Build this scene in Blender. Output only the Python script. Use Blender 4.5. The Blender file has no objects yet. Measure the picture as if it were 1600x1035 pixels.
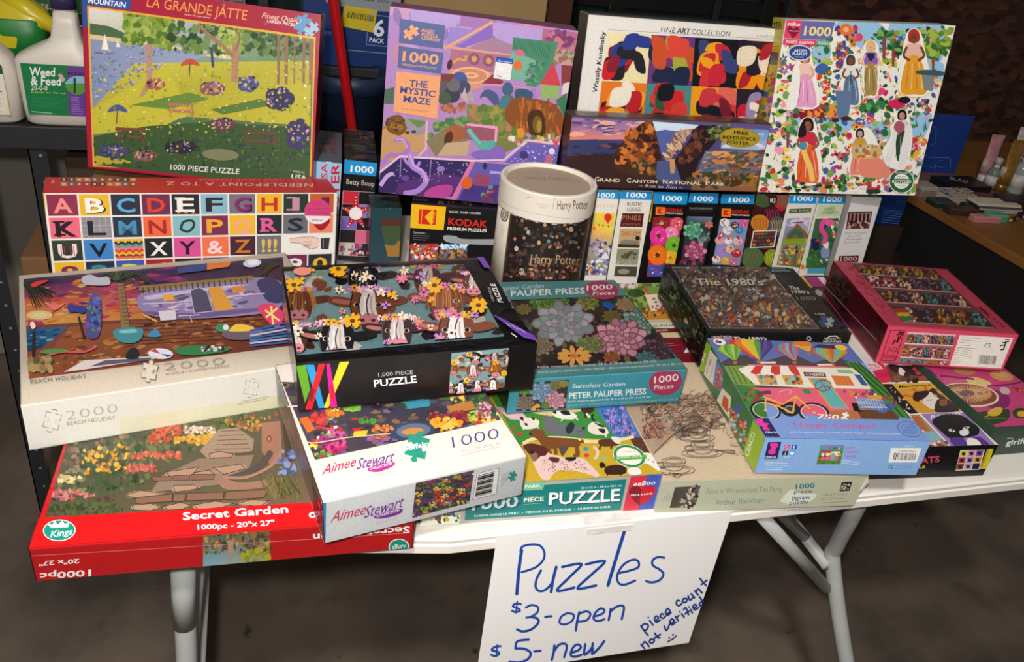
import bpy, bmesh, math, random
import numpy as np
from mathutils import Matrix, Vector
C = bpy.context.scene.collection
PI = math.pi

# ------------------------------------------------------------------ camera
F, PITCH, ROLL, YAW = 1292.5, 0.51912, 0.13697, 0.33589
EYE = np.array([-0.15402, -0.63824, 0.64175])
fw = np.array([math.sin(YAW)*math.cos(PITCH), math.cos(YAW)*math.cos(PITCH), -math.sin(PITCH)])
r0 = np.array([math.cos(YAW), -math.sin(YAW), 0.0]); u0 = np.cross(r0, fw)
RT = r0*math.cos(ROLL)+u0*math.sin(ROLL); UP = -r0*math.sin(ROLL)+u0*math.cos(ROLL)
cd = bpy.data.cameras.new('camera'); cd.sensor_width = 36; cd.sensor_fit = 'HORIZONTAL'
cd.lens = F*36/1600; cd.clip_start = 0.02
co = bpy.data.objects.new('camera', cd); C.objects.link(co)
co.matrix_world = Matrix(((RT[0], UP[0], -fw[0], EYE[0]), (RT[1], UP[1], -fw[1], EYE[1]), (RT[2], UP[2], -fw[2], EYE[2]), (0, 0, 0, 1)))
bpy.context.scene.camera = co

# ------------------------------------------------------------------ world, lamps, exposure
sc = bpy.context.scene
sc.view_settings.view_transform = 'Standard'; sc.view_settings.look = 'None'
sc.view_settings.exposure = -0.08; sc.view_settings.gamma = 1.0; sc.view_settings.use_curve_mapping = False
w = bpy.data.worlds.new('world'); sc.world = w; w.use_nodes = True
w.node_tree.nodes['Background'].inputs[0].default_value = (1.0, 0.93, 0.86, 1)
w.node_tree.nodes['Background'].inputs[1].default_value = 0.11
def lamp(name, kind, loc, energy, col, size=0.1, aim=None):
    d = bpy.data.lights.new(name, kind); d.energy = energy; d.color = col
    if kind == 'AREA': d.shape = 'DISK'; d.size = size
    else: d.shadow_soft_size = size
    o = bpy.data.objects.new(name, d); C.objects.link(o); o.location = loc
    if aim is not None: o.rotation_euler = (Vector(aim)-Vector(loc)).to_track_quat('-Z', 'Y').to_euler()
    return o
lamp('ceiling_lamp', 'AREA', (-0.45, -1.10, 1.80), 34, (1.0, 0.955, 0.90), 0.16, (0.3, 0.4, 0))
lamp('phone_flash', 'POINT', (-0.20, -0.66, 0.72), 42, (1.0, 0.955, 0.91), 0.02)

# ------------------------------------------------------------------ helpers
def lin(h):
    if not isinstance(h, str): return tuple(h)
    h = h.lstrip('#')
    if len(h) == 3: h = ''.join(a*2 for a in h)
    v = [int(h[i:i+2], 16)/255 for i in (0, 2, 4)]
    return tuple((x/12.92 if x <= .04045 else ((x+.055)/1.055)**2.4) for x in v)
MATS = {}
def mat(key, col='#888888', rough=.5, metal=0., noise=None, bump=None, spec=.5, coat=0., trans=0.):
    if key in MATS: return MATS[key]
    m = bpy.data.materials.new(key); m.use_nodes = True; nt = m.node_tree; b = nt.nodes['Principled BSDF']
    c = (*lin(col), 1); b.inputs['Base Color'].default_value = c
    b.inputs['Roughness'].default_value = rough; b.inputs['Metallic'].default_value = metal
    b.inputs['Specular IOR Level'].default_value = spec; b.inputs['Coat Weight'].default_value = coat
    b.inputs['Transmission Weight'].default_value = trans
    tc = nt.nodes.new('ShaderNodeTexCoord')
    sc_, amt, col2 = noise or (60, .12, None)
    n = nt.nodes.new('ShaderNodeTexNoise'); n.inputs['Scale'].default_value = sc_; n.inputs['Detail'].default_value = 5
    nt.links.new(tc.outputs['Object'], n.inputs['Vector'])
    mx = nt.nodes.new('ShaderNodeMix'); mx.data_type = 'RGBA'
    mx.inputs[6].default_value = c
    mx.inputs[7].default_value = (*lin(col2), 1) if col2 else tuple(list(np.array(c[:3])*(1-amt*2))+[1])
    cr = nt.nodes.new('ShaderNodeValToRGB'); cr.color_ramp.elements[0].position = .4; cr.color_ramp.elements[1].position = .68
    if col2: cr.color_ramp.elements[1].color = (amt, amt, amt, 1)
    nt.links.new(n.outputs['Fac'], cr.inputs[0]); nt.links.new(cr.outputs[0], mx.inputs[0]); nt.links.new(mx.outputs[2], b.inputs['Base Color'])
    if bump:
        n2 = nt.nodes.new('ShaderNodeTexNoise'); n2.inputs['Scale'].default_value = bump[0]; n2.inputs['Detail'].default_value = 4
        nt.links.new(tc.outputs['Object'], n2.inputs['Vector'])
        bp = nt.nodes.new('ShaderNodeBump'); bp.inputs['Strength'].default_value = bump[1]; bp.inputs['Distance'].default_value = bump[2] if len(bump) > 2 else .002
        nt.links.new(n2.outputs['Fac'], bp.inputs['Height']); nt.links.new(bp.outputs[0], b.inputs['Normal'])
    MATS[key] = m; return m
def card(col, rough=.42): return mat('card_%s_%s' % (col.strip('#'), rough), col, rough, noise=(25, .05, None), bump=(260, .05, .0005))
def print_mat(key, rough, grain, amt):
    m = bpy.data.materials.new(key); m.use_nodes = True; nt = m.node_tree; b = nt.nodes['Principled BSDF']
    a = nt.nodes.new('ShaderNodeVertexColor'); a.layer_name = 'Ink'
    tc = nt.nodes.new('ShaderNodeTexCoord'); n = nt.nodes.new('ShaderNodeTexNoise'); n.inputs['Scale'].default_value = grain; n.inputs['Detail'].default_value = 3
    nt.links.new(tc.outputs['Object'], n.inputs['Vector'])
    mr = nt.nodes.new('ShaderNodeMapRange'); mr.inputs[1].default_value = .3; mr.inputs[2].default_value = .7
    mr.inputs[3].default_value = 1-amt; mr.inputs[4].default_value = 1+amt*.6
    nt.links.new(n.outputs['Fac'], mr.inputs[0])
    vm = nt.nodes.new('ShaderNodeVectorMath'); vm.operation = 'SCALE'
    nt.links.new(a.outputs[0], vm.inputs[0]); nt.links.new(mr.outputs[0], vm.inputs['Scale']); nt.links.new(vm.outputs[0], b.inputs['Base Color'])
    b.inputs['Roughness'].default_value = rough; b.inputs['Specular IOR Level'].default_value = .4
    return m
INK = print_mat('printed_ink', .38, 220, .04)
PAINT = print_mat('printed_picture', .34, 330, .09)
def film_mat():
    m = bpy.data.materials.new('shrink_film'); m.use_nodes = True; nt = m.node_tree; nt.nodes.clear()
    out = nt.nodes.new('ShaderNodeOutputMaterial'); mx = nt.nodes.new('ShaderNodeMixShader'); t = nt.nodes.new('ShaderNodeBsdfTransparent')
    g = nt.nodes.new('ShaderNodeBsdfGlossy'); g.inputs['Roughness'].default_value = .16
    fr = nt.nodes.new('ShaderNodeFresnel'); fr.inputs[0].default_value = 1.22
    tc = nt.nodes.new('ShaderNodeTexCoord'); n = nt.nodes.new('ShaderNodeTexNoise'); n.inputs['Scale'].default_value = 24; n.inputs['Detail'].default_value = 2
    n.inputs['Distortion'].default_value = 1.8
    bp = nt.nodes.new('ShaderNodeBump'); bp.inputs['Strength'].default_value = .5; bp.inputs['Distance'].default_value = .006
    nt.links.new(tc.outputs['Object'], n.inputs['Vector']); nt.links.new(n.outputs['Fac'], bp.inputs['Height'])
    nt.links.new(bp.outputs[0], g.inputs['Normal'])
    nt.links.new(fr.outputs[0], mx.inputs[0]); nt.links.new(t.outputs[0], mx.inputs[1]); nt.links.new(g.outputs[0], mx.inputs[2]); nt.links.new(mx.outputs[0], out.inputs[0])
    return m
FILM = film_mat()

def obj(name, me, m=None, parent=None, smooth=False):
    if isinstance(me, bmesh.types.BMesh):
        bm = me; me = bpy.data.meshes.new(name); bm.to_mesh(me); bm.free()
    if m is not None and not me.materials: me.materials.append(m)
    if smooth:
        for p in me.polygons: p.use_smooth = True
    o = bpy.data.objects.new(name, me); C.objects.link(o)
    if parent is not None: o.parent = parent
    return o
def tag(o, label=None, cat=None, group=None, kind=None):
    if label: o['label'] = label
    if cat: o['category'] = cat
    if group: o['group'] = group
    if kind: o['kind'] = kind
    return o
def thing(name, label, cat, loc=(0, 0, 0), rot=(0, 0, 0), group=None):
    o = bpy.data.objects.new(name, None); C.objects.link(o); o.empty_display_size = .02
    o.location = loc; o.rotation_euler = rot
    return tag(o, label, cat, group)
def box_bm(x0, y0, z0, x1, y1, z1, bev=0., bm=None):
    bm = bm or bmesh.new()
    v = [bm.verts.new(p) for p in ((x0, y0, z0), (x1, y0, z0), (x1, y1, z0), (x0, y1, z0), (x0, y0, z1), (x1, y0, z1), (x1, y1, z1), (x0, y1, z1))]
    fs = [bm.faces.new([v[i] for i in f]) for f in ((0, 3, 2, 1), (4, 5, 6, 7), (0, 1, 5, 4), (1, 2, 6, 5), (2, 3, 7, 6), (3, 0, 4, 7))]
    if bev:
        bmesh.ops.bevel(bm, geom=list({e for f in fs for e in f.edges}), offset=bev, segments=2, affect='EDGES', profile=.5)
    return bm
def tube_bm(pts, r, seg=14, bm=None):
    bm = bm or bmesh.new(); pts = [Vector(p) for p in pts]; rs = r if isinstance(r, (list, tuple)) else [r]*len(pts); rings = []
    a = None
    for i, p in enumerate(pts):
        d = (pts[min(i+1, len(pts)-1)]-pts[max(i-1, 0)]).normalized()
        if a is None: a = d.orthogonal().normalized()
        a = (a-d*a.dot(d)).normalized(); b = d.cross(a)
        rings.append([bm.verts.new(p+(a*math.cos(t)+b*math.sin(t))*rs[i]) for t in [2*PI*k/seg for k in range(seg)]])
    for q, s in zip(rings, rings[1:]):
        for k in range(seg): bm.faces.new((q[k], q[(k+1) % seg], s[(k+1) % seg], s[k]))
    bm.faces.new(rings[0][::-1]); bm.faces.new(rings[-1]); return bm
def smooth_path(pts, n=6):
    P = [Vector(p) for p in pts]; out = []
    for i in range(len(P)-1):
        a, b, c, d = P[max(i-1, 0)], P[i], P[i+1], P[min(i+2, len(P)-1)]
        for k in range(n):
            t = k/n; out.append(.5*((2*b)+(c-a)*t+(2*a-5*b+4*c-d)*t*t+(3*b-a-3*c+d)*t**3))
    return out+[P[-1]]
def lathe_bm(prof, seg=32, sx=1, sy=1):
    bm = bmesh.new(); rings = []
    for r, z in prof: rings.append([bm.verts.new((r*sx*math.cos(2*PI*k/seg), r*sy*math.sin(2*PI*k/seg), z)) for k in range(seg)])
    for q, s in zip(rings, rings[1:]):
        for k in range(seg): bm.faces.new((q[k], q[(k+1) % seg], s[(k+1) % seg], s[k]))
    bm.faces.new(rings[0][::-1]); bm.faces.new(rings[-1]); return bm
def loft_bm(secs, seg=28, p=3.0):
    """secs: (z, cx, cy, half_x, half_y); superellipse rings"""
    bm = bmesh.new(); rings = []
    for z, cx, cy, hx, hy in secs:
        r = []
        for k in range(seg):
            t = 2*PI*k/seg; c, s = math.cos(t), math.sin(t)
            r.append(bm.verts.new((cx+hx*math.copysign(abs(c)**(2/p), c), cy+hy*math.copysign(abs(s)**(2/p), s), z)))
        rings.append(r)
    for q, s in zip(rings, rings[1:]):
        for k in range(seg): bm.faces.new((q[k], q[(k+1) % seg], s[(k+1) % seg], s[k]))
    bm.faces.new(rings[0][::-1]); bm.faces.new(rings[-1]); return bm

# ------------------------------------------------------------------ lettering
_txt = {}
_capH = [None]
def glyphs(s, bold=0., res=2, sp=1.0):
    bold = min(bold, .023); k = (s, bold, res, sp)
    if k in _txt: return _txt[k]
    cu = bpy.data.curves.new('lettering', 'FONT'); cu.body = s; cu.size = 1; cu.resolution_u = res; cu.offset = bold; cu.fill_mode = 'FRONT'; cu.space_character = sp
    o = bpy.data.objects.new('lettering', cu); C.objects.link(o)
    me = bpy.data.meshes.new_from_object(o.evaluated_get(bpy.context.evaluated_depsgraph_get()))
    n = len(me.vertices); co_ = np.zeros(n*3); me.vertices.foreach_get('co', co_); co_ = co_.reshape(-1, 3)[:, :2]
    fs = [tuple(p.vertices) for p in me.polygons]
    bpy.data.objects.remove(o); bpy.data.curves.remove(cu); bpy.data.meshes.remove(me)
    if n: co_[:, 0] -= co_[:, 0].min(); co_[:, 0] /= max(co_[:, 0].max(), 1e-6); co_[:, 1] /= .727
    _txt[k] = (co_, fs); return _txt[k]

# ------------------------------------------------------------------ printed faces (flat print: lettering and pictures)
def clip(poly, cols, w, h):
    """Sutherland-Hodgman against the face's rectangle"""
    P = [(p[0], p[1], c) for p, c in zip(poly, cols)]
    for ax, lim, sg in ((0, 0, 1), (0, w, -1), (1, 0, 1), (1, h, -1)):
        if all((p[ax]-lim)*sg >= 0 for p in P): continue
        out = []
        for i in range(len(P)):
            a, b = P[i-1], P[i]; da, db = (a[ax]-lim)*sg, (b[ax]-lim)*sg
            if (da >= 0) != (db >= 0):
                t = da/(da-db); out.append((a[0]+(b[0]-a[0])*t, a[1]+(b[1]-a[1])*t, a[2]+(b[2]-a[2])*t))
            if db >= 0: out.append(b)
        P = out
        if len(P) < 3: return [], []
    return [(p[0], p[1]) for p in P], [p[2] for p in P]
def cut(P, cols, mk):
    """clips against a convex outline given counter-clockwise"""
    P = [(p[0], p[1], c) for p, c in zip(P, cols)]
    for i in range(len(mk)):
        a, b = mk[i-1], mk[i]; nx, ny = -(b[1]-a[1]), b[0]-a[0]; D = [(p[0]-a[0])*nx+(p[1]-a[1])*ny for p in P]
        if all(q >= 0 for q in D): continue
        out = []
        for k in range(len(P)):
            p, q, dp, dq = P[k-1], P[k], D[k-1], D[k]
            if (dp >= 0) != (dq >= 0): t = dp/(dp-dq); out.append((p[0]+(q[0]-p[0])*t, p[1]+(q[1]-p[1])*t, p[2]+(q[2]-p[2])*t))
            if dq >= 0: out.append(q)
        P = out
        if len(P) < 3: return [], []
    return [(p[0], p[1]) for p in P], [p[2] for p in P]
class Art:
    DZ = 1e-6
    def __init__(s, M, O, U, V, w, h, zoom=None, units=None, off=.0004):
        s.M = np.array(M); s.O = np.array(O, float); s.U = np.array(U, float); s.V = np.array(V, float); s.N = np.cross(s.U, s.V)
        s.w, s.h = w, h; s.zoom = zoom; s.off = off; s.v = []; s.f = []; s.c = []; s.n = 0; s.mk = None
        R = s.M[:3, :3]; s.Ow = R@s.O+s.M[:3, 3]; s.Uw, s.Vw, s.Nw = R@s.U, R@s.V, R@s.N
    def uv(s, pts):
        p = np.atleast_2d(np.array(pts, float))
        if s.zoom is None: return np.stack([p[:, 0]*s.w/100, s.h-p[:, 1]*s.w/100], 1)
        zx, zy, k = s.zoom; x = zx+p[:, 0]/k; y = zy+p[:, 1]/k
        d = fw+np.outer(x-800, RT)/F-np.outer(y-517.5, UP)/F
        t = ((s.Ow-EYE)@s.Nw)/(d@s.Nw); q = EYE+d*t[:, None]-s.Ow
        return np.stack([q@s.Uw, q@s.Vw], 1)
    def raw(s, uv, cols):
        uv = [tuple(p) for p in uv]
        if s.mk is not None: uv, cols = cut(uv, cols, s.mk)
        if len(uv) < 3: return
        P, Cc = clip(uv, cols, s.w, s.h)
        if len(P) < 3: return
        z = s.off+s.n*s.DZ; s.n += 1; b = len(s.v)
        for p, c in zip(P, Cc): s.v.append(s.O+s.U*p[0]+s.V*p[1]+s.N*z); s.c.append(c)
        s.f.append(tuple(range(b, b+len(P))))
    def mask(s, *q):
        if not q: s.mk = None; return
        m = [tuple(p) for p in s.uv(np.array(q, float).reshape(-1, 2))]
        s.mk = m if sum(m[i-1][0]*m[i][1]-m[i][0]*m[i-1][1] for i in range(len(m))) > 0 else m[::-1]
    def poly(s, col, *a, cols=None):
        pts = np.array(a, float).reshape(-1, 2); uv = s.uv(pts)
        ar = sum(uv[i-1][0]*uv[i][1]-uv[i][0]*uv[i-1][1] for i in range(len(uv)))
        cc = [np.array(lin(x)) for x in cols] if cols else [np.array(lin(col))]*len(uv)
        if ar < 0: uv = uv[::-1]; cc = cc[::-1]
        s.raw(uv, cc)
    def grad(s, cols, *a):
        """quad corners TL TR BR BL with one colour each, or top and bottom colour"""
        if len(cols) == 2: cols = [cols[0], cols[0], cols[1], cols[1]]
        s.poly(None, *a, cols=cols)
    def fill(s, col): s.raw([(0, 0), (s.w, 0), (s.w, s.h), (0, s.h)], [np.array(lin(col))]*4)
    def ell(s, col, cx, cy, rx, ry=None, rot=0., n=14, jit=0., rnd=None):
        ry = rx if ry is None else ry; a = []
        for k in range(n):
            t = 2*PI*k/n; q = 1+(rnd.uniform(-jit, jit) if rnd else 0); x, y = rx*q*math.cos(t), ry*q*math.sin(t)
            a += [cx+x*math.cos(rot)-y*math.sin(rot), cy+x*math.sin(rot)+y*math.cos(rot)]
        s.poly(col, *a)
    def line(s, col, wd, *a, cap=True, w2=None):
        P = np.array(a, float).reshape(-1, 2); n = len(P)
        for i in range(n-1):
            w0 = wd if w2 is None else wd+(w2-wd)*i/(n-1); w1 = wd if w2 is None else wd+(w2-wd)*(i+1)/(n-1)
            d = P[i+1]-P[i]; L = np.hypot(*d)
            if L < 1e-6: continue
            q = np.array([-d[1], d[0]])/L/2
            s.poly(col, *(P[i]+q*w0), *(P[i+1]+q*w1), *(P[i+1]-q*w1), *(P[i]-q*w0))
            if cap and i < n-2: s.ell(col, *P[i+1], w1/2, n=8)
    def curve(s, col, wd, *a, w2=None, n=5):
        P = smooth_path([(a[i], a[i+1], 0) for i in range(0, len(a), 2)], n); q = []
        for p in P: q += [p.x, p.y]
        s.line(col, wd, *q, w2=w2)
    def blob(s, col, *a, n=4):
        """closed smooth shape through the points"""
        P = [(a[i], a[i+1], 0) for i in range(0, len(a), 2)]; m = len(P); out = []
        Q = [Vector(p) for p in P]
        for i in range(m):
            A, B, Cc, D = Q[i-1], Q[i], Q[(i+1) % m], Q[(i+2) % m]
            for k in range(n):
                t = k/n; p = .5*((2*B)+(Cc-A)*t+(2*A-5*B+4*Cc-D)*t*t+(3*B-A-3*Cc+D)*t**3); out += [p.x, p.y]
        s.poly(col, *out)
    def text(s, st, x0, y0, x1, y1, h, col='#ffffff', bold=.0, slant=0., up=None, res=2, sp=1.0):
        g, fs = glyphs(st, bold, res, sp)
        if not len(g): return
        e1 = np.array([x1-x0, y1-y0], float); L = np.hypot(*e1)
        e2 = np.array([e1[1], -e1[0]])/L if up is None else np.array(up, float)/np.hypot(*up)
        P = np.array([x0, y0])+np.outer(g[:, 0], e1)+np.outer(g[:, 1]*h, e2)+np.outer(g[:, 1]*h*slant/L, e1)
        uv = s.uv(P); z = s.off+s.n*s.DZ; s.n += 1
        flip = False
        f0 = fs[0]; A = sum(uv[f0[i-1]][0]*uv[f0[i]][1]-uv[f0[i]][0]*uv[f0[i-1]][1] for i in range(len(f0))); flip = A < 0
        eps = 1e-4; cc = np.array(lin(col))
        ok = (uv[:, 0] > -eps) & (uv[:, 0] < s.w+eps) & (uv[:, 1] > -eps) & (uv[:, 1] < s.h+eps)
        b = len(s.v)
        for p in uv: s.v.append(s.O+s.U*p[0]+s.V*p[1]+s.N*z); s.c.append(cc)
        for f in fs:
            if all(ok[i] for i in f): s.f.append(tuple(b+i for i in (f[::-1] if flip else f)))
    def scatter(s, n, quad, r, pal, seed=1, asp=(.5, 1), rot=(0, PI), nn=7, jit=.25):
        """n small printed dabs inside a quad given as TL TR BR BL"""
        R = random.Random(seed); q = np.array(quad, float).reshape(4, 2)
        for _ in range(n):
            a, b = R.random(), R.random()
            p = (q[0]*(1-a)+q[1]*a)*(1-b)+(q[3]*(1-a)+q[2]*a)*b; rr = R.uniform(*r)
            s.ell(R.choice(pal), p[0], p[1], rr, rr*R.uniform(*asp), R.uniform(*rot), nn, jit, R)
    def jig(s, col, cx, cy, r, rot=.5, sk=0):
        """jigsaw piece"""
        a = []
        def P(x, y): c_, s_ = math.cos(rot), math.sin(rot); return [cx+r*(x*c_-y*s_)+sk*y*r, cy+r*(x*s_+y*c_)]
        def side(k, tab):
            out = []
            prof = [(-.62, -.62), (-.11, -.6), (-.13, -.6-.06*tab), (-.2, -.6-.16*tab), (-.17, -.6-.27*tab), (0, -.6-.33*tab), (.17, -.6-.27*tab), (.2, -.6-.16*tab), (.13, -.6-.06*tab), (.11, -.6)]
            for x, y in prof:
                for _ in range(k): x, y = -y, x
                out += P(x, y)
            return out
        for k, t in enumerate((1, -1, 1, -1)): a += side(k, t)
        s.poly(col, *a)
    def barcode(s, x0, y0, x1, y1, h, seed=3, up=None):
        R = random.Random(seed); e = np.array([x1-x0, y1-y0], float); L = np.hypot(*e); u = np.array([e[1], -e[0]])/L if up is None else np.array(up)/np.hypot(*up)
        t = 0
        while t < .98:
            wd = R.choice((.012, .02, .03)); a = np.array([x0, y0])+e*t; b = a+e*wd
            s.poly('#111111', *a, *b, *(b+u*h), *(a+u*h)); t += wd+R.choice((.014, .02, .03))
    def lines(s, n, x0, y0, x1, y1, gap, col, wd=2, seed=1, cut=.5):
        """rows of print too small to read"""
        R = random.Random(seed)
        for i in range(n):
            t = R.uniform(1-cut, 1); s.line(col, wd, x0+gap[0]*i, y0+gap[1]*i, x0+gap[0]*i+(x1-x0)*t, y0+gap[1]*i+(y1-y0)*t)
    def build(s, parent, name='printed_face', m=None):
        me = bpy.data.meshes.new(name); me.from_pydata([tuple(v) for v in s.v], [], s.f)
        at = me.color_attributes.new('Ink', 'FLOAT_COLOR', 'POINT')
        cc = np.ones((len(s.v), 4)); cc[:, :3] = np.array(s.c); at.data.foreach_set('color', cc.ravel())
        return obj(name, me, m or INK, parent)

class Box:
    """one puzzle box: lid, tray and printed faces, all children of one Empty at its front left bottom corner"""
    def __init__(s, name, label, p, lid='#ffffff', tray=None, gap=.004, inset=.0012, rough=.42, film=False, group='puzzle boxes on the table', bev=.0012, cat='puzzle box'):
        x, y, z, s.W, s.D, s.H, rz, rx, ry = p; s.dim = (s.W, s.D, s.H)
        R = Matrix.Rotation(rz, 4, 'Z')@Matrix.Rotation(rx, 4, 'X')@Matrix.Rotation(ry, 4, 'Y')
        s.M = Matrix.Translation((x, y, z))@R
        s.t = thing(name, label, cat, (x, y, z), R.to_euler(), group)
        g = gap if tray else 0.
        s.lid = obj('lid', box_bm(0, 0, g, s.W, s.D, s.H, bev), card(lid, rough), s.t)
        if tray: obj('tray', box_bm(inset, inset, 0, s.W-inset, s.D-inset, s.H-.006, .0008), card(tray, rough), s.t)
        s.film = film
        if film:
            e = .0021; obj('shrink_wrap', box_bm(-.0005, -.0018, .0005, s.W+.0005, s.D+.0005, s.H+e, .0016), FILM, s.t)
    def art(s, face, zoom=None):
        W, D, H = s.dim
        d = {'T': ((0, 0, H), (1, 0, 0), (0, 1, 0), W, D), 'F': ((0, 0, 0), (1, 0, 0), (0, 0, 1), W, H),
             'L': ((0, D, 0), (0, -1, 0), (0, 0, 1), D, H), 'R': ((W, 0, 0), (0, 1, 0), (0, 0, 1), D, H)}[face]
        return Art(s.M, *d, zoom=zoom)
Z1 = (0, 0, 3.044); Z2 = (480, 0, 3.45); Z3 = (860, 0, 4.139); Z4 = (1160, 0, 3.043)
N1 = (0, 250, 3.333); N2 = (470, 180, 3.982); N3 = (740, 240, 4.312); N4 = (1040, 270, 4.444)
M1 = (0, 380, 3.045); M2 = (420, 400, 3.721); M3 = (760, 420, 3.981); M4 = (1030, 400, 4.311)
R1 = (1270, 390, 4.5); R2 = (1080, 520, 3.98); R3 = (1320, 540, 4.704); R4 = (30, 630, 3.404)
B1 = (430, 600, 3.45); B2 = (700, 620, 4.444); B3 = (960, 600, 3.81); B4 = (720, 780, 3.636)

# ------------------------------------------------------------------ the setting
FZ = -0.74
floor_m = mat('concrete_floor', '#7d6e60', .62, noise=(2.6, 1.0, '#453e37'), bump=(45, .25, .002))
nt = floor_m.node_tree; bs_ = nt.nodes['Principled BSDF']; prev = bs_.inputs['Base Color'].links[0].from_socket; tc = nt.nodes.new('ShaderNodeTexCoord')
for scl, lo_, hi_, dk in ((7, .60, .68, .72), (16, .70, .735, .38), (1.1, .45, .62, .82)):
    n = nt.nodes.new('ShaderNodeTexNoise'); n.inputs['Scale'].default_value = scl; n.inputs['Detail'].default_value = 6; nt.links.new(tc.outputs['Object'], n.inputs['Vector'])
    mr = nt.nodes.new('ShaderNodeMapRange'); mr.inputs[1].default_value = lo_; mr.inputs[2].default_value = hi_; mr.inputs[3].default_value = 1; mr.inputs[4].default_value = dk; nt.links.new(n.outputs['Fac'], mr.inputs[0])
    vm = nt.nodes.new('ShaderNodeVectorMath'); vm.operation = 'SCALE'; nt.links.new(prev, vm.inputs[0]); nt.links.new(mr.outputs[0], vm.inputs['Scale']); prev = vm.outputs[0]
nt.links.new(prev, bs_.inputs['Base Color'])
def struct(name, bm, m):
    o = obj(name, bm, m); o['kind'] = 'structure'; return o
struct('floor', box_bm(-4, -3, FZ-.06, 5, 4, FZ), floor_m)
# OSB sheathing of the far wall: dark stained strand board
osb = bpy.data.materials.new('strand_board'); osb.use_nodes = True; nt = osb.node_tree; b = nt.nodes['Principled BSDF']
tc = nt.nodes.new('ShaderNodeTexCoord'); mp = nt.nodes.new('ShaderNodeMapping'); mp.inputs['Scale'].default_value = (16, 1, 34); mp.inputs['Rotation'].default_value = (0, .5, 0)
vo = nt.nodes.new('ShaderNodeTexVoronoi'); vo.inputs['Scale'].default_value = 1.2; vo.inputs['Randomness'].default_value = 1
cr = nt.nodes.new('ShaderNodeValToRGB'); e = cr.color_ramp.elements; e[0].color = (*lin('#31170f'), 1); e[1].color = (*lin('#6b3f2c'), 1); e[0].position = .25
nt.links.new(tc.outputs['Object'], mp.inputs[0]); nt.links.new(mp.outputs[0], vo.inputs['Vector']); nt.links.new(vo.outputs['Color'], cr.inputs[0]); nt.links.new(cr.outputs[0], b.inputs['Base Color'])
bp = nt.nodes.new('ShaderNodeBump'); bp.inputs['Strength'].default_value = .5; bp.inputs['Distance'].default_value = .004
nt.links.new(vo.outputs['Distance'], bp.inputs['Height']); nt.links.new(bp.outputs[0], b.inputs['Normal']); b.inputs['Roughness'].default_value = .7
struct('wall_back', box_bm(1.86, 2.42, FZ, 5, 2.52, 2.2), osb)
struct('wall_left', box_bm(-4, 1.62, FZ, -.18, 1.70, 2.2), mat('grey_wall', '#8d877d', .75, noise=(3, .3, '#6c675f'), bump=(30, .15)))
win = struct('window_1', box_bm(-.18, 2.46, FZ, 1.86, 2.52, 2.2), mat('teal_dark_glass', '#20393b', .2, spec=.6))
for i, x in enumerate((.62, 1.15, 1.80)):
    o = obj('window_frame', box_bm(x-.03, 2.42, FZ, x+.03, 2.459, 2.2, .004), mat('dark_frame', '#141716', .5)); o.parent = win
for z in (.235, -.3):
    o = obj('window_rail', box_bm(-.18, 2.425, z-.045, 1.8, 2.458, z+.015, .004), MATS['dark_frame']); o.parent = win

# ------------------------------------------------------------------ folding table
tbl = thing('folding_table', 'white plastic folding table with grey tube legs holding all the puzzles', 'table', (.3, .44, FZ))
def loc(o): o.matrix_parent_inverse = Matrix.Translation((-.3, -.44, -FZ)); return o
TM = mat('white_plastic', '#e9e4dc', .5, noise=(8, .08, '#cfc8bd'), bump=(350, .12, .0006))
LM = mat('grey_tube', '#b4b8b6', .38, noise=(20, .2, '#8d918f'))
def edge_in(x): return 0. if x > .02 else .034*min(1, (.02-x)/.24)**.8
def round_slab(x0, y0, x1, y1, r, zs):
    bm = bmesh.new(); rings = []
    for z, ins in zs:
        ring = []
        for cx, cy, a0 in ((x1-r, y1-r, 0), (x0+r, y1-r, 90), (x0+r, y0+r, 180), (x1-r, y0+r, 270)):
            for k in range(7):
                t = math.radians(a0+15*k); X_ = cx+(r-ins)*math.cos(t); ring.append(bm.verts.new((X_, cy+(r-ins)*math.sin(t)+(edge_in(X_) if a0 in (180, 270) else 0), z)))
        ring = ring[:21]+[bm.verts.new((x_, y0+ins+edge_in(x_), z)) for x_ in (-.30, -.26, -.22, -.17, -.12, -.07, -.03, 0, .03)]+ring[21:]; rings.append(ring)
    for q, s in zip(rings, rings[1:]):
        m = len(q)
        for k in range(m): bm.faces.new((q[k], q[(k+1) % m], s[(k+1) % m], s[k]))
    bm.faces.new(rings[0][::-1]); bm.faces.new(rings[-1]); return bm
loc(obj('tabletop', round_slab(-.355, -.006, .972, .885, .04, [(-.0245, .010), (-.0245, .004), (-.021, 0), (-.011, 0), (-.0095, .0022), (-.004, .001), (-.0012, .004), (-.0006, .012)]), TM, tbl))
loc(obj('apron', box_bm(-.29, .05, -.046, .93, .07, -.024, .003), LM, tbl))
loc(obj('apron', box_bm(-.33, .82, -.046, .93, .84, -.024, .003), LM, tbl))
def leg(pts): return loc(obj('leg', tube_bm(smooth_path(pts, 5), .0120, 16), LM, tbl, True))
def foot(x, y): return loc(obj('foot_cap', tube_bm([(x, y, FZ), (x, y, FZ+.03)], .018, 14), mat('black_rubber', '#1c1c1c', .7), tbl, True))
leg([(.612, .040, -.03), (.622, .052, -.095), (.664, .094, -.20), (.674, .094, -.245), (.722, .037, -.41), (.836, -.08, FZ+.002)]); foot(.838, -.08)
leg([(.612, .80, -.03), (.652, .75, -.20), (.664, .75, -.25), (.720, .81, -.41), (.838, .92, FZ+.002)]); foot(.838, .92)
leg([(-.245, .060, -.03), (-.2495, .060, -.10), (-.2545, .060, -.22), (-.272, .060, -.5), (-.285, .058, FZ+.002)]); foot(-.285, .058)
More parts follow.
